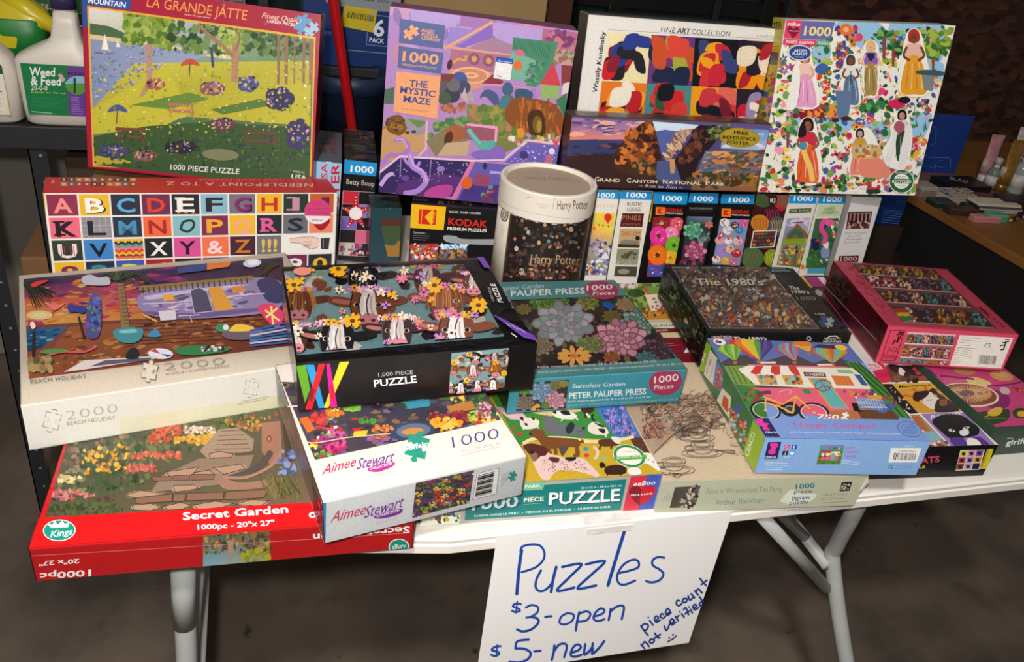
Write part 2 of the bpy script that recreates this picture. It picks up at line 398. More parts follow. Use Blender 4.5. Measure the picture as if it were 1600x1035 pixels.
leg([(-.245, .80, -.03), (-.2545, .80, -.22), (-.285, .80, FZ+.002)]); foot(-.285, .80)
loc(obj('leg_sleeve', tube_bm([(-.2450, .060, -.0255), (-.2495, .060, -.10), (-.2522, .060, -.155)], .0130, 16), LM, tbl, True))
loc(obj('crossbar', tube_bm([(.66, .09, -.24), (.66, .75, -.24)], .009, 10), LM, tbl, True))
loc(obj('crossbar', tube_bm([(-.25, .06, -.30), (-.25, .80, -.30)], .009, 10), LM, tbl, True))
BR = lambda pts: loc(obj('brace', tube_bm(pts, .0085, 12), LM, tbl, True))
BR([(.43, .010, -.03), (.672, .086, -.285)]); BR([(.44, .11, -.03), (.66, .15, -.24)])
BR([(-.224, .30, -.03), (-.256, .075, -.26)]); BR([(-.10, .6, -.03), (-.252, .6, -.30)])

# ------------------------------------------------------------------ puzzle boxes
P = {'SG': (-.3677, -.0023, 0, .3552, .275, .0413, -.0269, 0, .0), 'BH': (-.3945, .1433, .043, .3388, .2976, .0573, .2028, .0002, .0057),
 'CB': (-.1229, .09, .112, .2595, .2255, .059, .0365, -.0143, -.0222), 'PP': (.1236, .1373, .055, .2345, .2464, .0494, .0137, 0, .001),
 'DP': (.0005, .0184, 0, .2753, .273, .0528, -.0366, 0, 0), 'AL': (.2749, .0024, 0, .2621, .25, .0472, -.0907, 0, 0),
 'HC': (.3896, -.003, .052, .2049, .2189, .0506, -.1647, .0077, -.0152), 'E8': (.428, .2229, .0525, .2155, .2014, .0575, -.1338, .0147, -.0224),
 'PK': (.7156, .2073, .054, .1993, .2202, .0624, -.2395, -.0003, -.0251), 'CA': (.545, .0245, 0, .2165, .3, .0515, -.0828, 0, 0),
 'AS': (-.1057, -.0402, .048, .21, .23, .0537, .158, .0255, -.0414), 'PG': (.6501, .516, .2007, .2734, .0544, .2729, -.2251, -.1035, -.0773),
 'NP': (-.4336, .5044, .0204, .3913, .068, .1625, .1422, -.0541, .0373), 'MM': (.0268, .6101, .1538, .276, .05, .2799, -.1909, -.0274, .0183),
 'LG': (-.4065, .706, .1494, .3392, .05, .2665, -.2046, -.1898, .0244), 'GC': (.3008, .5157, .2037, .3261, .0412, .1098, -.0846, -.0419, -.0248),
 'KA': (.3387, .5959, .1999, .312, .0528, .2455, -.0937, -.0658, -.0197), 'KO': (.0731, .5639, .012, .175, .12, .136, -.2245, -.0998, -.01),
 'GF': (.793, .0439, 0, .1405, .26, .0494, -.0176, 0, 0)}
FLOW = ['#e0486e', '#f2a0b0', '#d9342f', '#f0b03a', '#f5e9d8', '#8a5fb0', '#3f63a8', '#e87a4a']
LEAF = ['#2f6b3a', '#4f8a3c', '#7ea648', '#23482c', '#9cc05a', '#3d7f5c']

# --- red garden box, bottom left
B = Box('puzzle_box', 'red garden puzzle box, lowest at the left front corner of the table', P['SG'], '#cf1f24', film=True)
a = B.art('T', R4); a.fill('#d21f22')
a.mask(262, 190, 1400, 0, 1590, 535, 140, 612); a.grad(['#4c4a3a', '#5d5c46', '#7a6650', '#5a5a40'], 262, 190, 1400, 0, 1590, 535, 140, 612)
a.scatter(60, (262, 190, 620, 140, 600, 330, 180, 400), (10, 26), ['#6b5a48', '#8a7058', '#4e5a3a', '#a08068'], 2)
a.scatter(160, (240, 260, 720, 160, 720, 420, 160, 560), (7, 20), ['#3f5638', '#56693f', '#6d7a48', '#2f4230', '#8a8a58'], 3)
a.scatter(150, (560, 170, 1250, 50, 1000, 220, 500, 430), (7, 20), ['#4c5c3c', '#66703f', '#3a4a34', '#7c7a4c'], 4)
a.scatter(90, (700, 150, 860, 120, 860, 200, 690, 215), (6, 15), ['#c9583c', '#d9754a', '#b04a38'], 5); a.scatter(90, (830, 180, 1040, 170, 1010, 220, 830, 215), (6, 15), ['#d8a838', '#e6bc4e', '#c98f30'], 6)
a.scatter(70, (610, 270, 860, 265, 860, 300, 600, 300), (6, 15), ['#c96a4a', '#d98a5c', '#b9503c'], 7); a.scatter(50, (560, 335, 730, 325, 740, 365, 570, 370), (6, 13), ['#c9584a', '#d9706a'], 8)
a.scatter(60, (880, 130, 1050, 130, 1040, 165, 880, 165), (5, 12), ['#d8c4b0', '#e6d6c6', '#b89a88'], 9); a.scatter(70, (1000, 95, 1380, 60, 1260, 160, 1150, 125), (6, 15), ['#b07a3c', '#c9a04a', '#6a6a3a', '#a85a3c'], 10)
a.poly('#a98f78', 1060, 145, 1160, 135, 1250, 200, 1240, 260, 1000, 300, 960, 260)
for i in range(6): a.line('#6d5848', 4, 1075-10*i, 155+24*i, 1190+10*i, 150+24*i)
a.poly('#96806c', 960, 300, 1250, 280, 1220, 360, 1060, 440, 700, 480, 760, 390)
for p in ((780, 372, 960, 345, 920, 385, 825, 415), (930, 375, 1010, 362, 1040, 385, 915, 415), (1030, 350, 1180, 330, 1200, 355, 1090, 385), (560, 500, 640, 470, 800, 490, 620, 510), (820, 445, 930, 440, 960, 460, 830, 480), (600, 550, 700, 540, 760, 560, 700, 578, 610, 575), (770, 555, 860, 535, 915, 548, 870, 570, 790, 575), (930, 548, 1040, 528, 1140, 540, 1080, 560, 950, 572), (1150, 545, 1230, 520, 1330, 525, 1280, 555), (1010, 275, 1060, 262, 1140, 275, 1130, 295, 1015, 300)):
    a.blob('#b8957c', *p); a.line('#4a3a30', 4, *p, *p[:2])
for p in ((625, 510, 815, 490, 815, 530, 615, 540), (820, 490, 885, 488, 880, 528, 822, 530), (895, 485, 1090, 480, 1085, 520, 890, 525), (1098, 478, 1330, 465, 1300, 510, 1095, 520), (820, 392, 910, 388, 908, 415, 822, 418), (915, 385, 1040, 385, 1035, 412, 915, 416), (700, 400, 815, 395, 812, 418, 720, 422)):
    a.poly('#8f6a56', *p); a.line('#3f3028', 3, *p, *p[:2])
a.poly('#a87a62', 1290, 110, 1390, 100, 1400, 330, 1330, 330, 1290, 260); a.ell('#8a3a30', 1330, 195, 14, 18); a.ell('#b88a70', 1330, 195, 8, 11)
a.curve('#5f5550', 34, 1340, 265, 1290, 330, 1200, 380, 1110, 410); a.curve('#b0866e', 16, 1390, 270, 1340, 340, 1210, 400, 1080, 400)
a.blob('#a47e68', 1070, 400, 1180, 430, 1320, 415, 1300, 455, 1120, 468, 1065, 440)
a.poly('#5a4638', 1400, 120, 1440, 110, 1480, 300, 1420, 330); a.scatter(26, (1380, 260, 1470, 260, 1480, 380, 1370, 380), (9, 20), ['#6f7da8', '#8f9bc0', '#4f5f92'], 11)
for i in range(46):
    rr = random.Random(i); x = 1320+rr.random()*190; a.line(rr.choice(['#5c5a34', '#77703f', '#3c4428', '#8a7f4c']), 5, x, 520-rr.random()*30, x-60+rr.random()*60, 380+rr.random()*60)
for i in range(22):
    rr = random.Random(i+90); x = 330+rr.random()*250; y = 235+rr.random()*150; a.line('#3f5a34', 4, 430, 440, x, y)
a.scatter(46, (350, 240, 590, 225, 580, 370, 320, 390), (8, 15), ['#e0a030', '#f0b640', '#c98a28'], 12, (.6, 1)); a.scatter(24, (220, 395, 330, 395, 330, 430, 200, 430), (6, 15), ['#c9b07a', '#e0cfa0'], 13)
a.scatter(60, (190, 470, 320, 470, 410, 500, 170, 530), (6, 15), ['#b8606a', '#c98a8a', '#c9684a'], 14); a.scatter(90, (150, 560, 480, 510, 560, 580, 140, 605), (7, 18), ['#3a4a2c', '#4c5a34', '#6a3a44', '#5a6a3c'], 15)
a.mask(); a.poly('#d81a1e', 100, 618, 1640, 531, 1700, 700, 50, 790)
for p in ((300, 640, 205, 55), ): pass
a.ell('#1f9c86', 215, 685, 86, 56, -.05, 28); a.ell('#ffffff', 215, 685, 87, 57, -.05, 28); a.ell('#1b9a84', 215, 685, 82, 53, -.05, 28)
a.poly('#ffffff', 172, 672, 150, 650, 178, 655, 190, 634, 206, 655, 232, 633, 243, 652, 270, 640, 262, 668); a.text('Kings', 168, 722, 282, 706, 34, '#ffffff', .012, .35)
a.text('Secret Garden', 872, 630, 1432, 590, 42, '#ffffff', .035); a.text('1000pc - 20"x 27"', 950, 682, 1358, 656, 28, '#ffffff', .03)
a.ell('#ffffff', 1560, 603, 20, 16); a.ell('#d81a1e', 1560, 603, 9, 7); a.build(B.lid, m=PAINT)
a = B.art('F', R4); a.fill('#c01c20')
a.grad(['#5a6a4a', '#6a6a40', '#b8a860', '#8fb8c8'], 978, 705, 1332, 680, 1332, 855, 978, 880)
a.scatter(120, (978, 705, 1332, 680, 1332, 790, 978, 800), (6, 16), ['#3f4a34', '#7c4a3a', '#a8743c', '#5a6a6a', '#8a7a50', '#c9a04a'], 21); a.scatter(30, (1190, 790, 1330, 760, 1330, 840, 1200, 840), (8, 20), ['#b0b030', '#8a9a30'], 22)
a.poly('#b8947c', 1110, 740, 1140, 720, 1140, 805, 1110, 810)
a.text('1000pc', 382, 885, 110, 905, 34, '#ffffff', .035, up=(.0, 1)); a.text('20"x 27"', 320, 828, 105, 842, 24, '#ffffff', .03, up=(0, 1))
a.text('Secret Garden', 2078, 655, 1562, 697, 36, '#ffffff', .035, up=(0, 1)); a.ell('#ffffff', 2020, 765, 56, 45, n=24); a.ell('#1b9a84', 2020, 765, 50, 40, n=24)
a.text('Kings', 2056, 752, 1985, 760, 26, '#ffffff', .012, up=(0, 1)); a.poly('#ffffff', 1995, 785, 2045, 785, 2055, 800, 2030, 795, 2020, 806, 2008, 795, 1985, 800)
a.line('#e9a0a0', 2, 60, 812, 1200, 745, 2080, 690); a.build(B.lid)

# --- white beach holiday box
B = Box('puzzle_box', 'large white puzzle box with a beach sunset picture, far left of the table', P['BH'], '#e6dccd', '#dcd6c4', .003, film=True)
a = B.art('T', M1); a.fill('#e3d6c4')
Q = (112, 172, 1345, 68, 1400, 488, 137, 648)
a.mask(*Q); a.grad(['#3a2a5c', '#2c2a5e', '#8a4a3a', '#b5643a'], *Q)
a.grad(['#7a3a7e', '#5c2f7c', '#c2447a', '#e0662f'], 115, 210, 800, 140, 760, 260, 120, 330)
a.grad(['#e86a5a', '#d8507a', '#f0a04a', '#f6c060'], 118, 270, 720, 240, 700, 360, 125, 395)
a.scatter(60, (120, 250, 700, 210, 700, 350, 125, 390), (14, 40), ['#f09a3c', '#e8603c', '#d83f6e', '#f8c86a', '#b83a7c'], 1, (.15, .35), (-.2, .1)); a.scatter(40, (380, 130, 900, 90, 900, 200, 380, 230), (14, 44), ['#5c2f86', '#9a3a8e', '#3a2a6a', '#c84a8a'], 2, (.2, .4), (-.2, .1))
a.scatter(90, (115, 200, 760, 150, 760, 330, 120, 390), (8, 34), ['#f7b24a', '#f0703c', '#e04a74', '#ffd27a', '#a83a86', '#f4904a', '#6a2f80'], 31, (.12, .3), (-.25, .05)); a.ell('#ffe9a0', 190, 345, 62, 22); a.ell('#fff6cc', 190, 345, 34, 12); a.grad(['#2f6a9c', '#3a86b8', '#2c5a8c', '#1f3f6c'], 128, 410, 325, 400, 200, 500, 134, 520); a.scatter(30, (130, 420, 300, 410, 200, 500, 135, 515), (8, 24), ['#7fc0dc', '#3f8ab8', '#1f4a7c'], 3, (.12, .3), (-.3, 0))
a.grad(['#b8704a', '#a85a3c', '#7a3a3a', '#9c5a3c'], 330, 400, 1380, 330, 1400, 488, 137, 648); a.scatter(140, (330, 420, 1300, 400, 1100, 530, 200, 600), (8, 30), ['#c9804a', '#8a4a34', '#b06a44', '#d89a5a'], 4, (.15, .4), (-.3, .1))
for i in range(7): a.line('#5c3430', 4, 620+i*10, 388+i*16, 1390, 340+i*17)
a.scatter(70, (640, 380, 1380, 350, 1390, 420, 700, 450), (6, 24), ['#c07a4a', '#7a4038', '#d89a6a', '#54303a', '#8a5a6a'], 32, (.15, .35), (-.2, .05)); a.scatter(80, (150, 540, 900, 520, 900, 560, 150, 620), (6, 18), ['#c89058', '#8a5030', '#4f7a3c', '#e0b070', '#6a3a34'], 33, (.2, .5), (-.3, .2))
for i in range(34):   # leaves of the middle palm
    rr = random.Random(i+50); t = rr.uniform(-.15, PI+.15); L = rr.uniform(90, 190); a.curve(rr.choice(['#26342a', '#3a4c32', '#1c2820', '#4c5f3a']), 9, 575, 190, 575+L*.5*math.cos(t), 160-20*math.sin(t), 575+L*math.cos(t), 168+34*rr.random(), w2=2)
for i in range(26):   # palms
    rr = random.Random(i); t = rr.uniform(-.2, PI+.2); L = rr.uniform(80, 150); a.curve(rr.choice(['#2c3a2a', '#3f5434', '#1f2a20']), 8, 560, 185, 560+L*.6*math.cos(t), 175-30*math.sin(t), 560+L*1.2*math.cos(t), 190+20*rr.random(), w2=2)
    t = rr.uniform(-.6, 1.2); a.curve('#23301f', 8, 110, 200, 110+L*.5*math.cos(t), 215+20*math.sin(t), 120+L*math.cos(t), 240+90*abs(math.sin(t)), w2=2); a.curve('#2a3a22', 6, 1330, 110, 1290, 100+30*rr.random(), 1230+40*rr.random(), 110+70*rr.random(), w2=2)
a.poly('#8a6a44', 560, 200, 590, 200, 622, 430, 580, 430)
for i in range(12): a.line('#5c442c', 4, 566+i*3, 215+i*18, 590+i*3, 213+i*18)
a.blob('#4a4a86', 430, 270, 455, 245, 480, 280, 485, 380, 470, 455, 430, 465, 408, 430, 415, 330); a.scatter(40, (425, 270, 480, 270, 475, 440, 415, 440), (5, 15), ['#6f6ab8', '#8a3f9c', '#3a6ab8', '#2c2a6a', '#3f8a6a'], 5)
a.blob('#8f7fae', 670, 250, 900, 205, 1200, 175, 1330, 190, 1350, 270, 1280, 340, 900, 370, 690, 345); a.blob('#2c3266', 1225, 190, 1300, 175, 1350, 230, 1345, 290, 1280, 290, 1240, 240)
a.scatter(60, (690, 260, 1200, 200, 1200, 320, 700, 340), (10, 34), ['#b9a6cc', '#6a5a8e', '#d9b8c4', '#4f4878', '#c98a8a'], 6, (.15, .35), (-.25, 0))
a.blob('#c8b8d8', 700, 262, 880, 235, 1080, 212, 1190, 208, 1080, 226, 880, 252, 720, 280); a.blob('#6a5590', 700, 335, 900, 345, 1240, 318, 1270, 330, 900, 368, 720, 350); a.curve('#e0d0e4', 4, 680, 300, 860, 290, 1100, 262, 1260, 250); a.poly('#4a4468', 905, 235, 950, 222, 985, 240, 1015, 335, 925, 345); a.line('#c0b4d0', 4, 905, 235, 950, 222, 985, 240, 1015, 335, 925, 345, 905, 235); a.poly('#dc9a3c', 990, 225, 1050, 215, 1115, 325, 1025, 335); a.poly('#e8a83a', 775, 258, 825, 252, 828, 282, 780, 286); a.poly('#d98a3a', 1100, 222, 1150, 212, 1165, 240, 1110, 248)
a.poly('#8a7040', 660, 215, 1200, 165, 1210, 185, 665, 240)
for i in range(20): a.line('#2c2430', 6, 680+i*26, 222-i*2.4, 684+i*26, 250-i*2.5)
a.poly('#2a3c86', 845, 130, 985, 105, 980, 140, 850, 155); a.poly('#e07a2c', 985, 105, 1100, 98, 1090, 122, 985, 138); a.ell('#c9d8f2', 1200, 105, 44, 20, -.1); a.ell('#f2f6ff', 1205, 102, 26, 12)
a.blob('#b8bccb', 390, 175, 430, 160, 470, 175, 515, 172, 522, 208, 440, 212, 400, 205); a.blob('#d8372c', 150, 205, 190, 190, 232, 188, 200, 205, 160, 222); a.blob('#e6707a', 228, 300, 270, 308, 315, 295, 262, 332); a.blob('#2a3a8a', 325, 305, 370, 308, 410, 315, 400, 345, 360, 338, 330, 340)
a.line('#2c1f1c', 10, 375, 360, 402, 465); a.line('#2c1f1c', 12, 162, 430, 160, 612); a.blob('#f2e0c0', 155, 420, 145, 395, 160, 385, 172, 410)
a.blob('#3f8a94', 540, 430, 600, 412, 680, 420, 670, 470, 620, 488, 560, 475); a.blob('#7fc0c0', 570, 428, 640, 420, 650, 436, 580, 440); a.blob('#e23a72', 1228, 312, 1290, 298, 1350, 345, 1335, 400, 1300, 408, 1245, 350)
for p in ((1262, 330, 1330, 380), (1320, 320, 1265, 365), (1290, 310, 1300, 398)): a.line('#f4e87a', 9, *p)
a.line('#c9b8c9', 5, 850, 358, 955, 352); a.line('#b8a0a8', 6, 905, 358, 915, 390); a.line('#e8a84a', 9, 680, 350, 750, 385); a.line('#3a2a2a', 3, 690, 400, 745, 345); a.poly('#d8d0d8', 755, 335, 835, 328, 840, 375, 765, 380)
a.blob('#6a5a6a', 1060, 430, 1150, 415, 1245, 420, 1220, 465, 1090, 470); a.blob('#f0c24a', 1095, 420, 1130, 395, 1205, 410, 1200, 428, 1100, 432); a.ell('#3f8a5c', 1060, 415, 36, 20); a.ell('#e8e0e8', 1075, 412, 14, 14)
for i in range(7): a.line(['#2f5a9c', '#c9b8d0', '#3f7ab8'][i % 3], 9, 1190, 500-i*12, 1390, 480-i*16)
a.ell('#dcdce8', 765, 538, 60, 26, .05); a.poly('#c23a4a', 765, 538, 710, 525, 740, 515); a.poly('#2c4aa0', 765, 538, 800, 556, 820, 545); a.blob('#2f7a4a', 830, 520, 880, 502, 1010, 500, 1100, 510, 1040, 535, 880, 545); a.scatter(24, (950, 505, 1070, 500, 1070, 520, 950, 525), (5, 11), ['#2a1f2a', '#d8c8c8'], 8)
a.poly('#d8c8c8', 300, 630, 400, 570, 760, 548, 740, 562); a.poly('#5c5668', 430, 600, 500, 570, 720, 556, 720, 568); a.blob('#1f1f2a', 600, 560, 620, 515, 655, 515, 660, 560); a.curve('#d84a6a', 8, 220, 550, 300, 530, 400, 530, 460, 505); a.blob('#4f8a4a', 190, 530, 250, 515, 330, 522, 240, 540)
a.blob('#3a86b8', 700, 455, 740, 420, 765, 455); a.scatter(30, (145, 560, 260, 560, 240, 610, 145, 620), (14, 28), ['#8a7048', '#a88a5a', '#5c5034'], 9)
a.mask()
GR = '#8f8a84'
a.text('BEACH HOLIDAY', 147, 680, 412, 652, 20, '#77706a', 0, sp=1.1); a.jig(GR, 712, 622, 60, .2); a.jig('#e3d6c4', 712, 622, 55, .2); a.text('2000', 782, 618, 1070, 588, 38, '#a8a098', -.012, sp=1.1); a.text('PUZZLE | ROMPECABEZAS', 790, 640, 1090, 598, 9, GR, 0)
a.build(B.lid, m=PAINT)
a = B.art('F', M1); a.fill('#ecebe2'); a.grad(['#ebe9cf', '#e9e6c8', '#e4e3bc', '#e8e6cc'], 570, 835, 1330, 725, 1330, 790, 570, 905)
a.jig('#5c5c60', 248, 845, 62, .25); a.jig('#eeede6', 248, 845, 58, .25); a.text('2000', 318, 842, 562, 805, 46, '#b9b7b0', -.012, sp=1.1); a.text('BEACH HOLIDAY', 320, 868, 550, 838, 20, '#8a8880', 0); a.jig(GR, 1195, 690, 52, .2); a.jig('#ecebe2', 1195, 690, 48, .2)
a.lines(2, 1130, 768, 1265, 742, (20, -14), '#a8a59c', 3, 2, .2); a.build(B.lid)

# --- black cow box
B = Box('puzzle_box', 'black puzzle box with floral cows, stacked at centre left', P['CB'], '#121113', '#1d1a19', .011, .006, film=True)
def cow(a, x, y, s, col, face, nose='#d98a94', flip=1, hair=None, flowers=True, sd=1):
    X = lambda *v: [q for i in range(0, len(v), 2) for q in (x+v[i]*s*flip, y+v[i+1]*s*.8)]
    a.blob(col, *X(-.5, -.35, -1.25, -.5, -1.5, -.25, -.9, -.02, -.45, -.1)); a.blob(col, *X(.5, -.35, 1.25, -.5, 1.5, -.25, .9, -.02, .45, -.1))
    a.blob('#b8706a', *X(-.6, -.25, -1.2, -.38, -1.3, -.25, -.8, -.1)); a.blob(col, *X(-.62, -.55, 0, -.85, .62, -.55, .6, .2, .45, .75, 0, .9, -.45, .75, -.6, .2))
    a.blob(face, *X(-.22, -.75, .22, -.75, .3, .1, .42, .6, 0, .8, -.42, .6, -.3, .1)); a.blob(nose, *X(-.42, .45, 0, .3, .42, .45, .36, .8, 0, .95, -.36, .8))
    for q in (-.2, .2): a.ell('#5a2a34', *X(q, .62), .09*s, .06*s)
    for q in (-.4, .4): a.ell('#e8dcd0', *X(q, -.1), .13*s, .09*s); a.ell('#14100f', *X(q, -.1), .09*s, .085*s)
    a.curve('#ffffff' if face[1] in 'de' else '#a89a90', .05*s, *X(-.12, -.5, -.1, 0, -.2, .4)); a.curve('#b8a49a', .05*s, *X(.14, -.5, .12, 0, .22, .4))
    for q in (-.3, .0, .3): a.curve('#3a2a26' if col[1] in '45678' else '#4a4a54', .05*s, *X(q-.25, -.6, q-.35, -.1, q-.28, .4))
    a.curve('#7a3a44', .05*s, *X(-.25, .82, 0, .88, .25, .82))
    if hair:
        R = random.Random(sd)
        for i in range(46):
            p = R.uniform(-.7, .7); a.curve(R.choice(hair), .07*s, *X(p*.6, -.85, p, -.4, p*1.15, .1+R.random()*.25), w2=.03*s)
    if flowers:
        R = random.Random(sd+7)
        for i in range(8): flower(a, x+(i-3.5)*.2*s, y-.6*s-R.random()*.12*s, .15*s, R.choice(['#e87aa8', '#f0a8c0', '#f0b52c', '#b888d8', '#f6d6e0']), R.choice(['#5a2a2a', '#f0c040', '#6a3a7a']), R)
def flower(a, x, y, r, col, mid, R, n=9):
    for k in range(n): t = 2*PI*k/n+R.random(); a.ell(col, x+.6*r*math.cos(t), y+.5*r*math.sin(t), .5*r, .22*r, t, 7)
    a.ell(mid, x, y, .32*r, .26*r, n=9)
def cowfield(a, q, s0=1., full=True):
    x0, y0, x1, y1, x2, y2, x3, y3 = q
    L = lambda u, v: ((x0*(1-u)+x1*u)*(1-v)+(x3*(1-u)+x2*u)*v, (y0*(1-u)+y1*u)*(1-v)+(y3*(1-u)+y2*u)*v)
    a.mask(*q); a.grad(['#8fb0b2', '#7da3ab'], *q); a.scatter(120, q, (6*s0, 20*s0), ['#8ab4b8', '#a3bdb8', '#6f979c', '#93a37e'], 3)
    a.scatter(34, q, (26*s0, 58*s0), ['#6a3a24', '#2a2426', '#8a5030', '#d8ccc4', '#4a2c20', '#1c1a1e', '#e8ddd4'], 8, (.4, .8), (-.5, .5), 10, .2); a.scatter(90, q, (4*s0, 16*s0), ['#e8e2c0', '#7a9a6a', '#a8b88a', '#d8c8a8', '#5a8a7a'], 9, (.2, .5))
    BRN = ['#6a3a1c', '#a8642f', '#8a4c24', '#c98646']
    for i, (u, v, s, c, f, h) in enumerate(((.05, .4, .95, '#6a3a20', '#8a5230', BRN), (.42, .16, 1, '#1c1a1c', '#30303a', None), (.76, .2, .85, '#5a2f22', '#d9c8c0', None), (.40, .5, 1.15, '#8a4a30', '#e6dcd8', None), (.80, .52, 1.1, '#6a3a1c', '#8a5230', BRN), (.0, .82, .9, '#4a2a22', '#e0cdc8', None), (.2, .9, 1.15, '#17161a', '#d8d0cc', None), (.5, .86, 1.0, '#3a2420', '#d6cac8', None), (.78, .92, 1.15, '#7a4630', '#efe6e6', None), (.99, .3, .7, '#5a3024', '#d8b8b0', None))):
        p = L(u, v); cow(a, *p, 136*s0*s, c, f, hair=h, flowers=full, sd=i)
    R = random.Random(5)
    for i in range(36 if full else 20):
        p = L(R.random(), R.random()); flower(a, *p, R.uniform(16, 34)*s0, R.choice(['#f0ead0', '#e87aa8', '#f2efe6', '#f0b52c', '#c08ad8', '#f2d8b0', '#e88a8a']), R.choice(['#e0a82c', '#5a2a2a']), R, 7)
    for u, v in ((.04, .2), (.3, .03), (.78, .3), (.3, .68), (.95, .6)):
        p = L(u, v); flower(a, *p, 50*s0, '#f2b41c', '#6a4416', R, 13)
    a.mask()
a = B.art('T', M2); a.fill('#141214'); cowfield(a, (88, 92, 1130, 50, 1370, 470, 165, 580)); a.ell('#f08f86', 195, 108, 52, 24, n=20)
a.text('PUZZLE', 1362, 290, 1312, 180, 30, '#e8e4e0', .02, up=(-1, -.05)); a.text('1,000 PIECE', 1310, 282, 1285, 200, 16, '#b8b4b0', 0, up=(-1, -.05)); a.text('24 x 30in (60.96 x 76.2cm)', 1425, 325, 1330, 140, 12, '#a8a4a0', 0, up=(-1, -.05))
a.poly('#6b3fa8', 1300, 360, 1340, 375, 1565, 495, 1545, 512, 1480, 495); a.curve('#c8b0e6', 3, 1378, 412, 1400, 428, 1415, 426, 1440, 444, 1458, 446, 1490, 468); a.line('#a080d0', 2, 1392, 408, 1480, 455); a.poly('#6b3fa8', 1210, 25, 1245, 22, 1290, 92, 1250, 85); a.line('#e8e4e0', 6, 1408, 470, 1440, 492); a.build(B.lid, m=PAINT)
a = B.art('F', M2); a.fill('#161416')
for c, p in (('#6cb02c', (158, 640, 215, 632, 240, 775, 210, 855)), ('#1fa6e8', (215, 632, 262, 632, 325, 882, 290, 885)), ('#e8232c', (290, 628, 328, 625, 250, 892, 212, 895)), ('#8a2230', (245, 765, 268, 775, 250, 850, 228, 830)), ('#f2e22c', (412, 617, 468, 613, 345, 885, 320, 882)), ('#e8189c', (333, 627, 355, 625, 398, 878, 360, 885)), ('#e8232c', (355, 735, 378, 780, 385, 840, 362, 830))): a.poly(c, *p)
a.text('1,000 PIECE', 637, 702, 838, 686, 23, '#d8d4d0', .0); a.text('PUZZLE', 613, 762, 860, 735, 42, '#ffffff', .025); cowfield(a, (1062, 565, 1395, 535, 1368, 762, 1045, 800), .36, False); a.build(B.lid, m=PAINT)

# --- teal succulent box
B = Box('puzzle_box', 'teal succulent puzzle box lying right of the black cow box', P['PP'], '#4f9fae', '#3f8a9a', .002, film=True)
def succ(a, x, y, r, cols, n=9, rings=5, sq=.62, edge=None):
    for k in range(rings, 0, -1):
        rr = r*k/rings
        for i in range(n):
            t = 2*PI*(i+.5*(k % 2))/n; L = rr*.34; c, s = math.cos(t), math.sin(t)
            a.ell(edge or '#8a5a68', x+rr*.72*c, y+rr*.72*s*sq, L+3*r/90, (rr*.30+3*r/90)*sq+1, math.atan2(s*sq, c), 9); a.ell(cols[(k+i) % len(cols)], x+rr*.70*c, y+rr*.70*s*sq, L, rr*.26*sq+1, math.atan2(s*sq, c), 9)
    a.ell(cols[0], x, y, r*.1, r*.1*sq)
def succfield(a, q, s=1., ox=0, oy=0):
    a.mask(*q)
    a.grad(['#3a3230', '#2a2424'], *q); a.scatter(150, q, (8*s, 24*s), ['#5a3f3c', '#3c4a40', '#6a4a44', '#2f3a3c', '#4f6a4c', '#7a6a44', '#2a2026'], 4)
    for (x, y, r, c, e) in ((360, 210, 90, ['#6a9a44', '#8ab45a', '#4f7a34'], '#3f5a2c'), (450, 215, 70, ['#7aa44c', '#5a8a3c'], '#3f5a2c'), (630, 215, 70, ['#a8a440', '#7a9a3c', '#5a7a34'], '#6a4a34'), (870, 225, 66, ['#c98a5a', '#9aa87a'], '#6a4a44'), (950, 335, 120, ['#8ab0a0', '#a0bcae', '#6a9488'], '#3a4f4a'), (780, 300, 60, ['#8a6a3c', '#6a8a3c'], '#4a2f2a'), (480, 345, 185, ['#9ab0b0', '#b0c0bc', '#86a0a4'], '#a8788a'), (830, 440, 170, ['#d89aa8', '#e6b0b8', '#c08498'], '#8a4a64'), (640, 480, 82, ['#86a85a', '#6a924c'], '#7a3a4a'), (1080, 500, 110, ['#5a3f4c', '#7a5a6a', '#4a3440'], '#2a1f28'), (340, 490, 80, ['#8a9a6a', '#a87a6a'], '#5a3f3c'), (990, 560, 60, ['#4f7a7c', '#6a9494'], '#2a3f44'), (780, 560, 56, ['#9a8a3c', '#b84a3c'], '#5a2f2a'), (230, 260, 50, ['#a8744a', '#7a8a3c'], '#4a2f2a')):
        succ(a, ox+x*s, oy+y*s, r*s, c, edge=e)
    for i in range(11):
        t = 2*PI*i/11; a.ell('#f0b45c', ox+(545+75*math.cos(t))*s, oy+(550+34*math.sin(t))*s, 34*s, 15*s, math.atan2(.5*math.sin(t), math.cos(t)), 9)
    a.ell('#e08a3c', ox+545*s, oy+550*s, 26*s, 14*s); a.mask()
a = B.art('T', M3); a.fill('#4f8f96'); succfield(a, (140, 195, 880, 168, 1200, 590, 200, 650)); a.blob('#1f5fb0', 720, 222, 755, 210, 795, 240, 780, 258, 735, 248)
a.poly('#5f9a9c', 80, 88, 800, 78, 900, 172, 90, 205); a.poly('#5f9a9c', 90, 650, 1255, 560, 1262, 640, 60, 720); a.text('Succulent Garden', 20, 148, 355, 126, 30, '#cfe6e6', 0, .3, sp=1.05); a.text('PETER PAUPER PRESS', -70, 188, 612, 160, 38, '#f0f6f4', .018)
a.ell('#b83f68', 715, 140, 108, 56, .12, 26); a.text('1000', 622, 142, 782, 134, 32, '#ffffff', .01, .1); a.text('Pieces', 660, 172, 795, 168, 24, '#ffffff', 0, .2)
